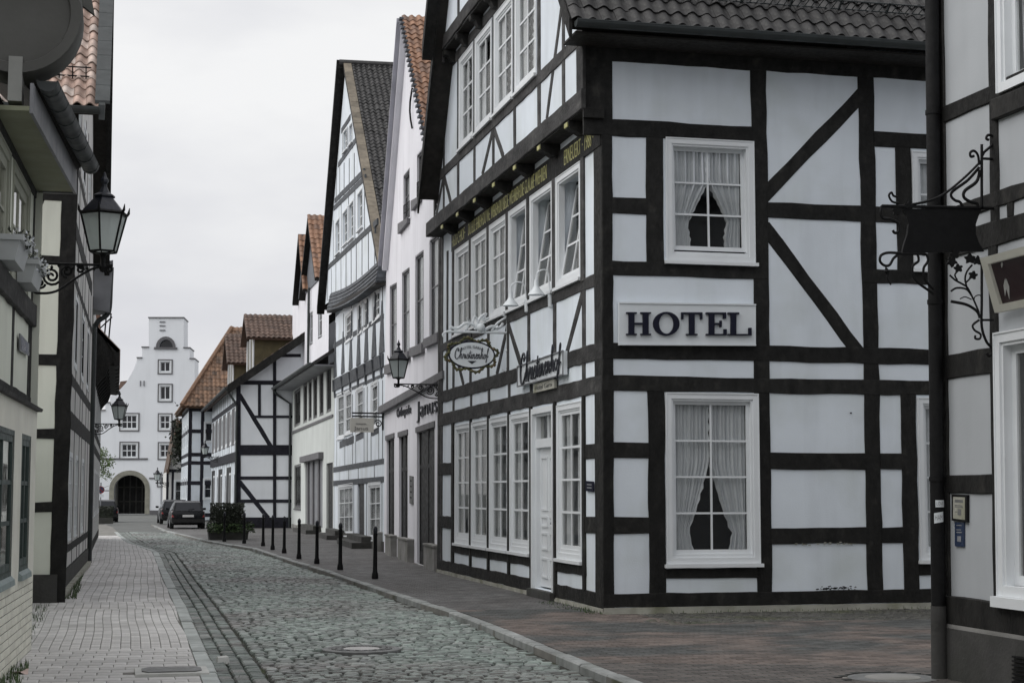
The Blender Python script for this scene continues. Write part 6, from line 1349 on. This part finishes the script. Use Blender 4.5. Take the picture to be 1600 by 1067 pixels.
# its tilted shop board
bd = thing('tilted_shop_board', WR.p(uw + .4, zlo1 + .2, .2), 'dark maroon board in a pale tilted frame above the foreground shop window', 'sign')
tl = WR.uz(1536, 404, .34); bl_ = WR.uz(1559, 489, .06)
def bq(s_, t_, d):   # s along the wall, t bottom to top, d outward
    u0, u1 = bl_[0] + (tl[0] - bl_[0]) * t_, 2.6; o = .06 + .28 * t_ + d; return WR.p(u0 + (u1 - u0) * s_, bl_[1] + (tl[1] - bl_[1]) * t_, o)
def bqh(mb, s0, s1, t0, t1, d0, d1): mb.hexa([bq(s0, t0, d1), bq(s1, t0, d1), bq(s1, t0, d0), bq(s0, t0, d0), bq(s0, t1, d1), bq(s1, t1, d1), bq(s1, t1, d0), bq(s0, t1, d0)]); return mb
bqh(MB(), .02, .98, .03, .97, -.02, .0).build('board', M['maroon'], bd); mb = MB()
for a in ((0, 1, 0, .13), (0, 1, .87, 1), (0, .075, .13, .87), (.925, 1, .13, .87)): bqh(mb, *a, -.02, .03)
mb.build('frame', M['offwhite'], bd)
mb = MB(); f_ = lambda x, y: bq((x - 1536) / 260 + .0, 0, 0)
def leafshape(mb, s0, t0, s1, t1, w_):
    a = Vector((s0, t0)); b = Vector((s1, t1)); m_ = a.lerp(b, .4); nn_ = Vector((-(b - a).y, (b - a).x)).normalized() * w_
    pts = [a, m_ + nn_, b, m_ - nn_]; mb.add([bq(p.x, p.y, .004) for p in pts] + [bq(p.x, p.y, .001) for p in pts], [(0, 1, 2, 3), (4, 5, 6, 7), (0, 1, 5, 4), (1, 2, 6, 5), (2, 3, 7, 6), (3, 0, 4, 7)])
leafshape(mb, .19, .57, .13, .27, .018); leafshape(mb, .20, .56, .165, .20, .018); leafshape(mb, .215, .86, .19, .76, .012)
mb.build('painted_motif', M['concrete'], bd)
# ------------------------------------------------------------------ lamps, iron sign, street furniture
def lamp(loc, L, sc, label, rz=0.0, hex_=6):
    """wall lantern; the bracket runs along local +X from the wall plate at the origin"""
    g = thing('wall_lantern', loc, label, 'street lamp', 'black iron lanterns on scrolled wall brackets')
    g.rotation_euler = (0, 0, rz)
    ORG_SAVE = ORG[g.name]; ORG[g.name] = Vector((0, 0, 0))
    mb = MB(); mb.tube([(0, 0, 0), (L + .12 * sc, 0, 0)], .016 * sc, 6); mb.tube([(0, 0, .05), (0, 0, -.34 * sc)], .022 * sc, 6)
    e1, e2 = Vector((1, 0, 0)), Vector((0, 0, 1)); s = sc
    mb.tube(smooth_path([(0, 0, -.32 * s), (.08 * s, 0, -.36 * s), (L * .35, 0, -.33 * s), (L * .62, 0, -.17 * s), (L * .85, 0, -.05 * s), (L, 0, -.02)], 6), .015 * s, 6)
    for (cx, cz, r, a0, t) in ((L * .28, -.15 * s, .11 * s, 0, 1.9), (L * .12, -.08 * s, .065 * s, 2, 1.5), (L * .50, -.09 * s, .075 * s, 1, 1.6), (L * .12, -.24 * s, .065 * s, 3, 1.5), (L * .68, -.06 * s, .045 * s, 0, 1.4), (L + .07 * s, -.05 * s, .05 * s, 1, 1.5)):
        mb.tube(spiral((cx, 0, cz), e1, e2, .012 * s, r, a0, t), .016 * s, 5)
    for k in range(9): mb.lathe((L * (.08 + .1 * k), 0, -.02 - .03 * s * math.sin(k * 2.1) ** 2), [(0, -.03 * s), (.022 * s, 0), (0, .03 * s)], 6)
    mb.build('bracket', M['iron'], g)
    b = Vector((L, 0, 0)); mb = MB(); mb.lathe(b, [(.0, -.09 * s), (.03 * s, -.08 * s), (.05 * s, -.02 * s), (.028 * s, .02 * s), (.028 * s, .10 * s), (.05 * s, .13 * s), (.11 * s, .145 * s), (0, .15 * s)], 10)
    zb, zt = .16 * s, .62 * s; rb, rt = .165 * s, .285 * s; n = hex_
    def cn(k, r, z): a = 2 * math.pi * (k + .32) / n; return b + Vector((r * math.cos(a), r * math.sin(a), z))
    for k in range(n):
        mb.tube([cn(k, rb, zb), cn(k, rt, zt)], .012 * s, 4); mb.tube([cn(k, rb, zb), cn(k + 1, rb, zb)], .013 * s, 4); mb.tube([cn(k, rt, zt), cn(k + 1, rt, zt)], .022 * s, 4)
        mb.tube([cn(k, rt, zt), cn(k, rt * 1.08, zt + .03 * s), cn(k, rt * 1.12, zt + .10 * s)], [.02 * s, .018 * s, .004 * s], 5)
        mb.tube([cn(k, rb, zb), b + Vector((0, 0, .14 * s))], .008 * s, 4)
    mb.build('lantern_frame', M['iron'], g)
    mb = MB(); a = 2 * math.pi * .32 / n; mb.lathe(b, [(rt * .97, zt + .012 * s), (rt * .62, zt + .13 * s), (.115 * s, zt + .20 * s), (.135 * s, zt + .205 * s), (.135 * s, zt + .225 * s), (.07 * s, zt + .26 * s), (.035 * s, zt + .33 * s), (.03 * s, zt + .36 * s), (.05 * s, zt + .39 * s), (.05 * s, zt + .42 * s), (.025 * s, zt + .455 * s), (.012 * s, zt + .50 * s), (0, zt + .52 * s)], n, ang=a)
    mb.build('lantern_roof', M['iron_blue'], g)
    for k in range(n):
        mb = MB(); i_ = .96; mb.hexa([cn(k, rb * i_, zb), cn(k + 1, rb * i_, zb), cn(k + 1, rb * i_ - .006, zb), cn(k, rb * i_ - .006, zb), cn(k, rt * i_, zt), cn(k + 1, rt * i_, zt), cn(k + 1, rt * i_ - .006, zt), cn(k, rt * i_ - .006, zt)]); mb.build('lantern_pane', M['frost'], g)
    ORG[g.name] = ORG_SAVE
    return g
lamp((-.93, 18.2, 4.07), .73, .89, 'large black lantern on a scrolled bracket above the flower boxes at left')
a = WJ.p(.18, 0, .0); u, z = WJ.uz(690, 600); lamp((a.x, a.y, 3.92), .95, .82, 'black lantern on a scrolled bracket beside the Janus lettering', math.pi)
lamp((-.62, 44.5, 3.42), .63, .76, 'black lantern below the deep dark eaves, seen against the white gatehouse')
lamp((5.40, 93, 3.6), .75, .8, 'distant black lantern on the street wall of the dormered house', math.pi)
lamp((3.32, 113.0, 2.3), .75, .9, 'farthest black lantern, in front of the gatehouse beside its arch', math.pi)
# ornate iron guild sign over the forecourt
YS = WR.p(0, 0).y + 0
YS = atX(1556, 700, 7.25).y
ip_ = lambda x, y, d=0.0: atY(x, y, YS - d)
gs = thing('iron_guild_sign', ip_(1552, 420), 'black wrought-iron hanging sign with scrolls and vine leaves on the foreground house', 'sign')
mb = MB(); r = .012
def ir(pts, rad=r): mb.tube(smooth_path([ip_(*p) for p in pts], 5), rad, 6)
ir([(1378, 322), (1420, 323), (1480, 324), (1535, 325), (1556, 326)], .014); ir([(1534, 226), (1534, 300), (1534, 326)], .014); ir([(1534, 248), (1556, 249)]); ir([(1534, 246), (1538, 238), (1549, 228), (1553, 219), (1549, 212), (1543, 212), (1541, 217), (1545, 219)])
ir([(1530, 258), (1528, 243), (1522, 236), (1516, 239), (1517, 245), (1522, 244)]); ir([(1533, 252), (1510, 275), (1480, 300), (1455, 313), (1424, 320)], .011); ir([(1530, 262), (1512, 282), (1490, 298), (1486, 306), (1492, 313), (1500, 316), (1504, 323)], .013); ir([(1531, 266), (1526, 284), (1508, 298), (1506, 308), (1515, 315), (1526, 318), (1528, 324)], .015)
ir([(1378, 322), (1376, 332), (1380, 341), (1392, 343), (1404, 350), (1404, 362), (1398, 364), (1395, 360)], .013); ir([(1404, 318), (1394, 315), (1389, 306), (1393, 301), (1396, 306), (1402, 308)], .010)
ir([(1408, 396), (1388, 395), (1377, 399), (1375, 408), (1382, 415), (1390, 414), (1396, 404), (1403, 398)]); ir([(1408, 397), (1440, 397), (1448, 398)]); ir([(1434, 398), (1435, 408), (1426, 416), (1427, 430), (1436, 443), (1459, 459)], .012); ir([(1448, 398), (1450, 408), (1443, 420), (1446, 438), (1459, 452)], .012)
ir([(1385, 415), (1384, 422), (1388, 428), (1386, 434), (1392, 445)], .007); mb.lathe(ip_(1386, 424), [(0, -.03), (.03, 0), (0, .03)], 6)
ir([(1534, 405), (1534, 470), (1534, 510), (1541, 533), (1549, 543), (1550, 552), (1545, 556), (1542, 551)], .013); ir([(1534, 500), (1552, 500)], .010); ir([(1486, 471), (1510, 476), (1526, 486), (1531, 497)], .013); ir([(1530, 489), (1522, 470), (1512, 450), (1504, 444), (1493, 438), (1484, 430)], .009); ir([(1518, 462), (1510, 452), (1495, 450), (1486, 455)], .009); ir([(1511, 450), (1508, 436), (1511, 424), (1519, 414)], .009); ir([(1509, 442), (1517, 434)], .008); ir([(1496, 438), (1492, 430), (1496, 424)], .008)
ir([(1522, 472), (1523, 464), (1530, 461), (1534, 464)], .005); ir([(1518, 468), (1508, 464), (1500, 467)], .005); ir([(1530, 500), (1520, 508), (1523, 516), (1532, 522), (1531, 529), (1524, 529), (1524, 524)], .010)
mb.build('scrollwork', M['iron'], gs)
pl = [(1410, 326), (1534, 326), (1529, 338), (1525, 350), (1525, 366), (1530, 380), (1538, 393), (1410, 395), (1412, 384), (1418, 366), (1420, 350), (1416, 336)]
q = [ip_(x, y) for x, y in pl]; MB().prism(q, (0, .03, 0)).build('sign_plate', M['iron'], gs)
def vine(cx, cy, s):
    mb = MB(); p = []
    for k in range(20):
        a = 2 * math.pi * k / 20; rr = s * (.82 + .22 * math.cos(5 * a + cx)) * (1 if k % 2 else .93); p.append(ip_(cx + rr * math.cos(a), cy + rr * math.sin(a), .01))
    mb.prism(p, (0, .016, 0)); mb.build('vine_leaf', M['iron'], gs)
for c in ((1498, 419, 7.5), (1521, 430, 7.5), (1516, 404, 9), (1528, 407, 8), (1488, 409, 9), (1492, 398, 8), (1402, 330, 8), (1420, 321, 7)): vine(*c)
# downpipe at the corner of the foreground house
pp = gnd(1467.5, 1060); dpr = thing('downpipe', (pp.x, pp.y, 0), 'thick black downpipe with a grey lower sleeve before the foreground house', 'downpipe')
mb = MB(); PL = .0135; mb.tube([(pp.x + .62 * PL, pp.y, .62), (pp.x + 8 * PL, pp.y, 8)], .064, 18); mb.build('pipe', M['iron'], dpr, smooth=True, auto=50)
mb = MB(); mb.tube([(pp.x, pp.y, 0), (pp.x + .64 * PL, pp.y, .64)], .069, 18); mb.build('lower_sleeve', M['stone_dark'], dpr, smooth=True, auto=50)
mb = MB()
for z in (1.75, 3.35, 5.1): mb.tube([(pp.x + z * PL, pp.y, z), (pp.x + z * PL, pp.y, z + .04)], .072, 18)
mb.build('pipe_clip', M['iron'], dpr)
def sticker(z, h, lab, a0, a1, body, rot=0):
    qx = pp.x + z * PL
    s_ = thing('sticker', (qx, pp.y - .066, z), lab, 'sticker', 'white stickers on the black downpipe'); mb = MB(); n_ = 8; R_ = .0665
    P = []
    for i in range(n_ + 1):
        a = a0 + (a1 - a0) * i / n_; 
        for zz in (z, z + h): P.append((qx + R_ * math.cos(a), pp.y + R_ * math.sin(a), zz + rot * (i / n_ - .5)))
    mb.add(P, [(2 * i, 2 * i + 2, 2 * i + 3, 2 * i + 1) for i in range(n_)]); mb.build('paper', M['signwhite'], s_)
    mb = MB(); lettering(mb, lambda a, b, d: Vector((qx + (R_ + .001) * math.cos(a0 + (a1 - a0) * (.12 + .76 * a)), pp.y + (R_ + .001) * math.sin(a0 + (a1 - a0) * (.12 + .76 * a)), z + h * (.25 + .5 * b))), body); mb.build('print', M['castgrey'], s_)
zz = lambda y: atY(1467, y, pp.y).z
sticker(zz(792), zz(781) - zz(792), 'upper white sticker with grey print on the black downpipe', -2.3, -1.0, 'LOVE')
sticker(zz(816), zz(800) - zz(816), 'lower crooked white sticker on the black downpipe', -2.5, -1.2, 'HAM', .015)
nb = thing('framed_notice', WR.p(*WR.uz(1498, 794), .03), 'small framed notice on the pale panel beside the foreground window', 'notice')
q = WR.Q(1486, 813, 1510, 816, 773, 772, .03); WR.slab(q, .0, .025, 'frame', M['iron'], nb); q_ = [bil(q, a, b) for a, b in ((.12, .09), (.88, .09), (.88, .91), (.12, .91))]; pg = WR.slab(q_, .0252, .028, 'sheet', M['stone_pale'], nb)
mb = MB()
for (a0, a1, b0, b1) in ((.15, .85, .75, .88), (.15, .8, .6, .64), (.15, .85, .53, .57), (.4, .7, .18, .46), (.15, .35, .3, .34)): mb.hexa([WR.p(*bil(q_, a, b), o) for o in (.0282, .029) for a, b in ((a0, b0), (a1, b0), (a1, b1), (a0, b1))])
mb.build('print', M['castgrey'], pg)
bs = thing('blue_notice', WR.p(*WR.uz(1498, 834), .02), 'small blue enamel notice directly under the framed notice', 'notice')
q = WR.Q(1491, 853, 1505, 854, 815, 815, .02); WR.slab(q, .0, .015, 'plate', M['bluesign'], bs); mb = MB()
for (a0, a1, b0, b1) in ((.2, .8, .55, .6), (.2, .7, .66, .70), (.3, .7, .2, .42), (.2, .8, .84, .88)): mb.hexa([WR.p(*bil(q, a, b), o) for o in (.0152, .017) for a, b in ((a0, b0), (a1, b0), (a1, b1), (a0, b1))])
mb.build('print', M['zinc'], bs)
# bollards
B0 = None
where = ['nearest the kerb bend before the Janus doors', 'second in the row, before the timber house door', 'third in the row, before the black-roofed house', 'fourth in the row, before the arched door', 'fifth in the row, before the pale rendered house', 'sixth in the row, right of the tight pair', 'seventh in the row, left of the tight pair', 'eighth in the row, before the right end of the hedge trough', 'ninth and last, before the left part of the hedge trough']
for k, (x, y) in enumerate(((586, 904), (531.5, 890), (495, 880.5), (467, 873), (444, 864), (426, 858.7), (411, 853), (381.5, 849), (350.5, 846))):
    p = gnd(x, y); lab = 'black iron bollard ' + where[k]
    if B0 is None:
        B0 = thing('bollard', p, lab, 'bollard', 'black bollards along the right kerb'); ORG_ = ORG[B0.name]; ORG[B0.name] = Vector((0, 0, 0))
        MB().lathe((0, 0, 0), [(.062, 0), (.066, .03), (.060, .10), (.048, .13), (.044, .16), (.036, .80), (.042, .82), (.043, .85), (.034, .87)], 14).build('post', M['iron'], B0, smooth=True, auto=40)
        MB().lathe((0, 0, 0), [(.032, .868), (.042, .90), (.043, .94), (.032, .98), (.014, 1.0), (0, 1.005)], 14).build('cap', M['iron_blue'], B0, smooth=True, auto=50)
        ORG[B0.name] = ORG_
    else: c = copy_tree(B0, p); c['label'] = lab
# hedge trough on the right
pt = gnd(357, 843); tr = thing('hedge_trough', (pt.x, pt.y + .4, 0), 'clipped dark hedge in a low planting trough on the right pavement', 'planter')
MB().hexa([(pt.x - .66, pt.y, 0), (pt.x + .66, pt.y, 0), (pt.x + .66, pt.y + .75, 0), (pt.x - .66, pt.y + .75, 0), (pt.x - .70, pt.y - .04, .30), (pt.x + .70, pt.y - .04, .30), (pt.x + .70, pt.y + .79, .30), (pt.x - .70, pt.y + .79, .30)]).build('trough', M['stone_dark'], tr)
pts = [(pt.x + (random.uniform(-.62, .55) if z > .62 else random.uniform(-.74, .85)), pt.y + random.uniform(-.08, .8), z) for z in [(.28 + 1.0 * random.random() ** .85) for _ in range(4200)]]
leaves('hedge', pts, .045, M['leaf_dark'], tr); leaves('trailing_plants', [(pt.x + random.uniform(-.75, .9), pt.y + random.uniform(-.14, .0), .25 + .3 * random.random()) for _ in range(500)], .05, M['leaf'], tr)
MB().box(pt.x - .45, pt.x + .40, pt.y + .12, pt.y + .6, .25, 1.05).build('hedge_core', M['leaf_dark'], tr)
# hedge trough on the left and the sapling behind it
pl_ = gnd(163, 818); tl_ = thing('hedge_trough', (pl_.x, pl_.y + .4, 0), 'dark hedge in a trough at the left bend before the gatehouse', 'planter')
MB().box(pl_.x - .75, pl_.x + .45, pl_.y, pl_.y + .9, 0, .32).build('trough', M['stone_dark'], tl_)
leaves('hedge', [(pl_.x + random.uniform(-.75, .45), pl_.y + random.uniform(0, .9), .3 + random.random() * .62) for _ in range(1500)], .06, M['leaf_dark'], tl_); MB().box(pl_.x - .65, pl_.x + .35, pl_.y + .1, pl_.y + .8, .3, .8).build('hedge_core', M['leaf_dark'], tl_)
tp = atY(151, 728, 100); tree = thing('young_tree', (tp.x, 100, -.03), 'young green tree behind the left houses near the no stopping sign', 'tree')
mb = MB(); mb.tube(smooth_path([(tp.x, 100, -.03), (tp.x + .05, 100, 1.2), (tp.x - .02, 100, 2.4), (tp.x, 100, 3.8)]), [.07, .066, .062, .058, .054, .05, .046, .042, .038, .034, .03, .026, .02], 7)
for k in range(9):
    a = k * 2.4; z0 = 1.6 + k * .22; mb.tube([(tp.x, 100, z0), (tp.x + .35 * math.cos(a), 100 + .35 * math.sin(a), z0 + .3), (tp.x + .75 * math.cos(a), 100 + .75 * math.sin(a), z0 + .45)], [.022, .014, .006], 5)
mb.build('trunk', M['bark'], tree)
pts = []
for _ in range(34):
    c = (tp.x + random.gauss(0, .45), 100 + random.gauss(0, .45), random.uniform(2.2, 4.2)); pts += [(c[0] + random.gauss(0, .17), c[1] + random.gauss(0, .17), c[2] + random.gauss(0, .15)) for _ in range(60)]
leaves('crown', pts, .07, M['leaf_tree'], tree)
sp_ = atY(157.5, 765, 97); ss = thing('no_stopping_sign', (sp_.x, 97, -.03), 'round blue and red no stopping sign on a grey post at left', 'sign')
mb = MB(); mb.tube([(sp_.x, 97, -.03), (sp_.x, 97, 2.2)], .035, 8); mb.build('post', M['zinc'], ss)
def disc(r0, r1, y, mt, nm, par):
    mb = MB(); n_ = 24; P = [(sp_.x + r * math.cos(2 * math.pi * k / n_), y, sp_.z + r * math.sin(2 * math.pi * k / n_)) for r in (r0, r1) for k in range(n_)]
    mb.add(P + [(a, y + .004, c) for a, b, c in P], [(k, (k + 1) % n_, n_ + (k + 1) % n_, n_ + k) for k in range(n_)] + [(n_ + k, n_ + (k + 1) % n_, 3 * n_ + (k + 1) % n_, 3 * n_ + k) for k in range(n_)]); return mb.build(nm, mt, par)
dk = disc(.001, .20, 96.95, M['bluesign'], 'disc', ss); disc(.165, .205, 96.944, M['redlens'], 'red_ring', dk); mb = MB()
d_ = .14; mb.hexa([(sp_.x - d_ - .02, 96.94, sp_.z + d_), (sp_.x - d_ + .02, 96.94, sp_.z + d_ + .02), (sp_.x - d_ + .02, 96.946, sp_.z + d_ + .02), (sp_.x - d_ - .02, 96.946, sp_.z + d_), (sp_.x + d_ - .02, 96.94, sp_.z - d_ - .02), (sp_.x + d_ + .02, 96.94, sp_.z - d_), (sp_.x + d_ + .02, 96.946, sp_.z - d_), (sp_.x + d_ - .02, 96.946, sp_.z - d_ - .02)]); mb.build('red_bar', M['redlens'], dk)
MB().box(sp_.x - .17, sp_.x + .17, 96.95, 96.96, sp_.z - .42, sp_.z - .25).build('plate', M['signwhite'], ss)
MB().box(sp_.x + .15, sp_.x + .45, 96.95, 96.96, sp_.z - .08, sp_.z - .02).build('arrow_plate', M['zinc'], ss)
# cars
def car(loc, rz, label, Wd=1.66, Ln=3.75, Ht=1.47):
    g = thing('parked_car', loc, label, 'car', 'black parked cars'); g.rotation_euler = (0, 0, rz); g.scale = (.93, .95, .86); sv = ORG[g.name]; ORG[g.name] = Vector((0, 0, 0))
    # stations along y (rear at 0): (y, z_low, z_belt, half width low, half width belt)
    st = [(-.02, .42, .80, .60, .64), (.05, .28, .92, .76, .78), (.35, .20, .95, .82, .83), (1.2, .18, .93, .83, .83), (2.4, .18, .92, .83, .82), (3.0, .20, .86, .81, .78), (3.5, .24, .74, .76, .70), (3.72, .34, .58, .62, .60)]
    V = []; F = []; ks = 10
    for y, zl, zb, wl, wb in st:
        ring = [(-wl * .9, zl), (-wl, zl + .10), (-(wl + .02), (zl + zb) / 2), (-wb, zb - .06), (-wb * .92, zb), (wb * .92, zb), (wb, zb - .06), (wl + .02, (zl + zb) / 2), (wl, zl + .10), (wl * .9, zl)]
        V += [(x, y, z) for x, z in ring]
    for i in range(len(st) - 1):
        for k in range(ks): F.append((i * ks + k, (i + 1) * ks + k, (i + 1) * ks + (k + 1) % ks, i * ks + (k + 1) % ks))
    F += [tuple(range(ks)), tuple((len(st) - 1) * ks + k for k in range(ks - 1, -1, -1))]
    MB().add(V, F).build('body', M['carpaint'], g, smooth=True, auto=35)
    # cabin: glass house with roof and pillars
    cab = [(.14, .90, .74), (.42, 1.38, .60), (.75, Ht, .57), (1.9, Ht, .57), (2.25, 1.40, .58), (2.95, .90, .72)]
    V = []; F = []
    for y, z, hw in cab: V += [(-hw, y, z), (hw, y, z)]
    for y, z, hw in cab: V += [(-.76, y, .90), (.76, y, .90)]
    n_ = len(cab)
    for i in range(n_ - 1): F += [(2 * i, 2 * i + 2, 2 * i + 3, 2 * i + 1), (2 * i, 2 * n_ + 2 * i, 2 * n_ + 2 * i + 2, 2 * i + 2), (2 * i + 1, 2 * i + 3, 2 * n_ + 2 * i + 3, 2 * n_ + 2 * i + 1)]
    MB().add(V, F).build('cabin', M['carpaint'], g, smooth=True, auto=30)
    mb = MB(); mb.add([(-.62, .135, .94), (.62, .135, .94), (.54, .385, 1.36), (-.54, .385, 1.36)], [(0, 1, 2, 3)]); mb.add([(-.6, .145, .94), (.6, .145, .94), (.52, .395, 1.36), (-.52, .395, 1.36)], [(3, 2, 1, 0)]); mb.build('rear_window', M['carglass'], g)
    mb = MB()
    for s_ in (-1, 1):
        for y0, y1 in ((.5, 1.2), (1.28, 2.3)): mb.hexa([(s_ * .772, y0, .96), (s_ * .772, y1 + (.3 if y1 > 2 else 0), .96), (s_ * .755, y1 + (.3 if y1 > 2 else 0), .96), (s_ * .755, y0, .96), (s_ * .615, y0 + .05, 1.38), (s_ * .615, y1 - .05, 1.38), (s_ * .59, y1 - .05, 1.38), (s_ * .59, y0 + .05, 1.38)])
    mb.build('side_window', M['carglass'], g)
    mb = MB(); mb.add([(-.62, 2.94, .93), (.62, 2.94, .93), (.52, 2.30, 1.39), (-.52, 2.30, 1.39)], [(0, 1, 2, 3)]); mb.build('windscreen', M['carglass'], g)
    for s_ in (-1, 1):
        mb = MB(); mb.hexa([(s_ * .60, -.01, .62), (s_ * .78, .02, .62), (s_ * .80, .14, .62), (s_ * .60, .12, .62), (s_ * .62, .06, .92), (s_ * .75, .07, .92), (s_ * .77, .16, .92), (s_ * .62, .14, .92)]); mb.build('tail_light', M['redlens'], g)
        mb = MB(); mb.hexa([(s_ * .82, 2.15, .95), (s_ * 1.0, 2.15, .97), (s_ * 1.0, 2.25, .97), (s_ * .82, 2.3, .95), (s_ * .83, 2.15, 1.08), (s_ * .99, 2.15, 1.09), (s_ * .99, 2.25, 1.09), (s_ * .83, 2.3, 1.08)]); mb.build('wing_mirror', M['carpaint'], g)
        for y in (.68, 3.05):
            mb = MB(); P = [Vector((s_ * .66, y, .29)), Vector((s_ * .845, y, .29))]; mb.tube([P[0], P[1]], .29, 18); wh = mb.build('wheel', M['rubber'], g); mb = MB(); mb.tube([Vector((s_ * .84, y, .29)), Vector((s_ * .855, y, .29))], .18, 12); mb.build('rim', M['zinc'], wh)
    MB().box(-.27, .27, -.045, -.025, .62, .74).build('number_plate', M['plate'], g)
    MB().hexa([(-.78, -.05, .34), (.78, -.05, .34), (.82, .2, .34), (-.82, .2, .34), (-.78, -.06, .52), (.78, -.06, .52), (.82, .2, .52), (-.82, .2, .52)]).build('bumper', M['rubber'], g)
    mb = MB(); mb.tube([(0, .10, 1.02), (.3, .19, 1.06)], .012, 5); mb.build('rear_wiper', M['rubber'], g)
    ORG[g.name] = sv; return g
p = gnd(293, 826); K1 = car((p.x + .02, p.y, 0), math.radians(1), 'black hatchback seen from behind, the nearer of the two cars parked on the right')
p = gnd(276, 818.5); c = copy_tree(K1, (p.x - .05, p.y, 0), math.radians(2)); c['label'] = 'black car parked ahead of the nearer hatchback on the right'
p = gnd(166, 815); c = copy_tree(K1, (p.x - .1, p.y + 1.2, -.04), math.radians(4)); c['label'] = 'black car half hidden behind the left hedge trough'
# covers in the ground
mc = thing('manhole_cover', (mh.x, mh.y, -.045), 'round iron manhole cover with a pale concrete centre in the cobbled road', 'manhole cover')
MB().lathe((mh.x, mh.y, -.088), [(.425, 0), (.425, .056), (.40, .064), (.36, .064), (.35, .056), (0, .056)], 40).build('frame_ring', M['castgrey'], mc)
MB().lathe((mh.x, mh.y, -.034), [(.20, 0), (.195, .008), (0, .010)], 32).build('concrete_centre', M['cover_centre'], mc)
mb = MB()
for k in range(20):
    a = 2 * math.pi * k / 20
    for r0, dd in ((.245, 0), (.305, .157)):
        a2 = a + dd; mb.cbox((mh.x + r0 * math.cos(a2), mh.y + r0 * math.sin(a2), -.028), (.045, .055, .014), a2)
mb.build('studs', M['castgrey'], mc)
m2 = thing('manhole_cover', (mh2.x, mh2.y, 0), 'round manhole cover with a pale centre in the brown brick forecourt', 'manhole cover')
MB().lathe((mh2.x, mh2.y, -.05), [(.40, 0), (.40, .050), (.36, .054), (.33, .052), (0, .052)], 40).build('frame_ring', M['castgrey'], m2); MB().lathe((mh2.x, mh2.y, .001), [(.25, 0), (.245, .006), (0, .008)], 32).build('concrete_centre', M['stone'], m2)
hc = thing('hydrant_cover', (hyd.x, hyd.y, 0), 'oval iron hydrant cover set in a pale concrete slab in the left pavement', 'hydrant cover')
MB().hexa([(hyd.x - .335, hyd.y - .31, -.05), (hyd.x + .335, hyd.y - .31, -.05), (hyd.x + .335, hyd.y + .31, -.05), (hyd.x - .335, hyd.y + .31, -.05), (hyd.x - .33, hyd.y - .305, .016), (hyd.x + .33, hyd.y - .305, .016), (hyd.x + .33, hyd.y + .305, .016), (hyd.x - .33, hyd.y + .305, .016)]).build('slab', M['concrete'], hc)
mb = MB(); mb.prism([(hyd.x + .27 * sx * (1 if abs(k) < .5 else .82), hyd.y + yy, .0165) for sx, yy, k in ((-1, -.11, 0), (-.78, -.21, 0), (.78, -.21, 0), (1, -.11, 0), (1, .11, 0), (.78, .21, 0), (-.78, .21, 0), (-1, .11, 0))], (0, 0, .010)); cv = mb.build('cover', M['castgrey'], hc)
mb = MB(); lettering(mb, lambda a, b, d: Vector((hyd.x - .10 + .20 * a, hyd.y - .07 + .12 * b, .017 + .005 * d)), 'WASSER'); mb.build('lettering', M['zinc'], cv)
lp = gnd(32, 1052); lt = thing('paper_scrap', (lp.x, lp.y, 0), 'crumpled pale pink paper scrap by the brick foot of the left house', 'litter')
mb = MB(); mb.grid(lambda a, b: (lp.x - .07 + .14 * a, lp.y - .10 + .2 * b, .012 + .02 * math.sin(a * 5) * math.cos(b * 4) + .01 * a), 6, 6); mb.build('paper', M['paper'], lt)
for nm, x, y, lab in (('stone_chip', 348, 1033, 'pale broken kerb chip lying beside the left kerb'), ('stone_chip', 268, 880, 'small pale chip lying in the gutter farther up the left kerb')):
    p = gnd(x, y, -.05); s_ = thing(nm, (p.x, p.y, -.05), lab, 'stone chip', 'pale chips by the left kerb'); MB().hexa([(p.x - .06, p.y - .09, -.07), (p.x + .07, p.y - .06, -.07), (p.x + .05, p.y + .10, -.07), (p.x - .07, p.y + .07, -.07), (p.x - .05, p.y - .07, -.005), (p.x + .055, p.y - .05, .0), (p.x + .04, p.y + .08, .004), (p.x - .055, p.y + .055, -.004)]).build('chip', M['concrete'], s_)
# stone steps before the timber house and the pale house
for k, (x0, x1, y, h, lab) in enumerate(((548, 580, 885, .17, 'dark stone step before the timber house door'), (513, 536, 874, .16, 'dark stone step before the arched door'), (472, 500, 856, .16, 'dark stone step before the pale house shop door'))):
    a = gnd(x0, y); b = gnd(x1, y); WW = W2 if k < 2 else W3
    u0, u1 = (WW.uz(x0 + 8, y)[0], WW.uz(x1 + 2, y)[0]); u0, u1 = min(u0, u1), max(u0, u1); u0 = max(u0, .3); u1 = min(u1, WW.L - .1); c = WW.p((u0 + u1) / 2, 0, .3)
    st_ = thing('stone_step', c, lab, 'step', 'dark stone steps before the house doors')
    sb(MB(), WW, u0, u1, -.02, h, .0, .62).build('lower_tread', M['stone_dark'], st_); sb(MB(), WW, u0 + .15, u1 - .15, h, 2 * h, .0, .32).build('upper_tread', M['stone_dark'], st_)
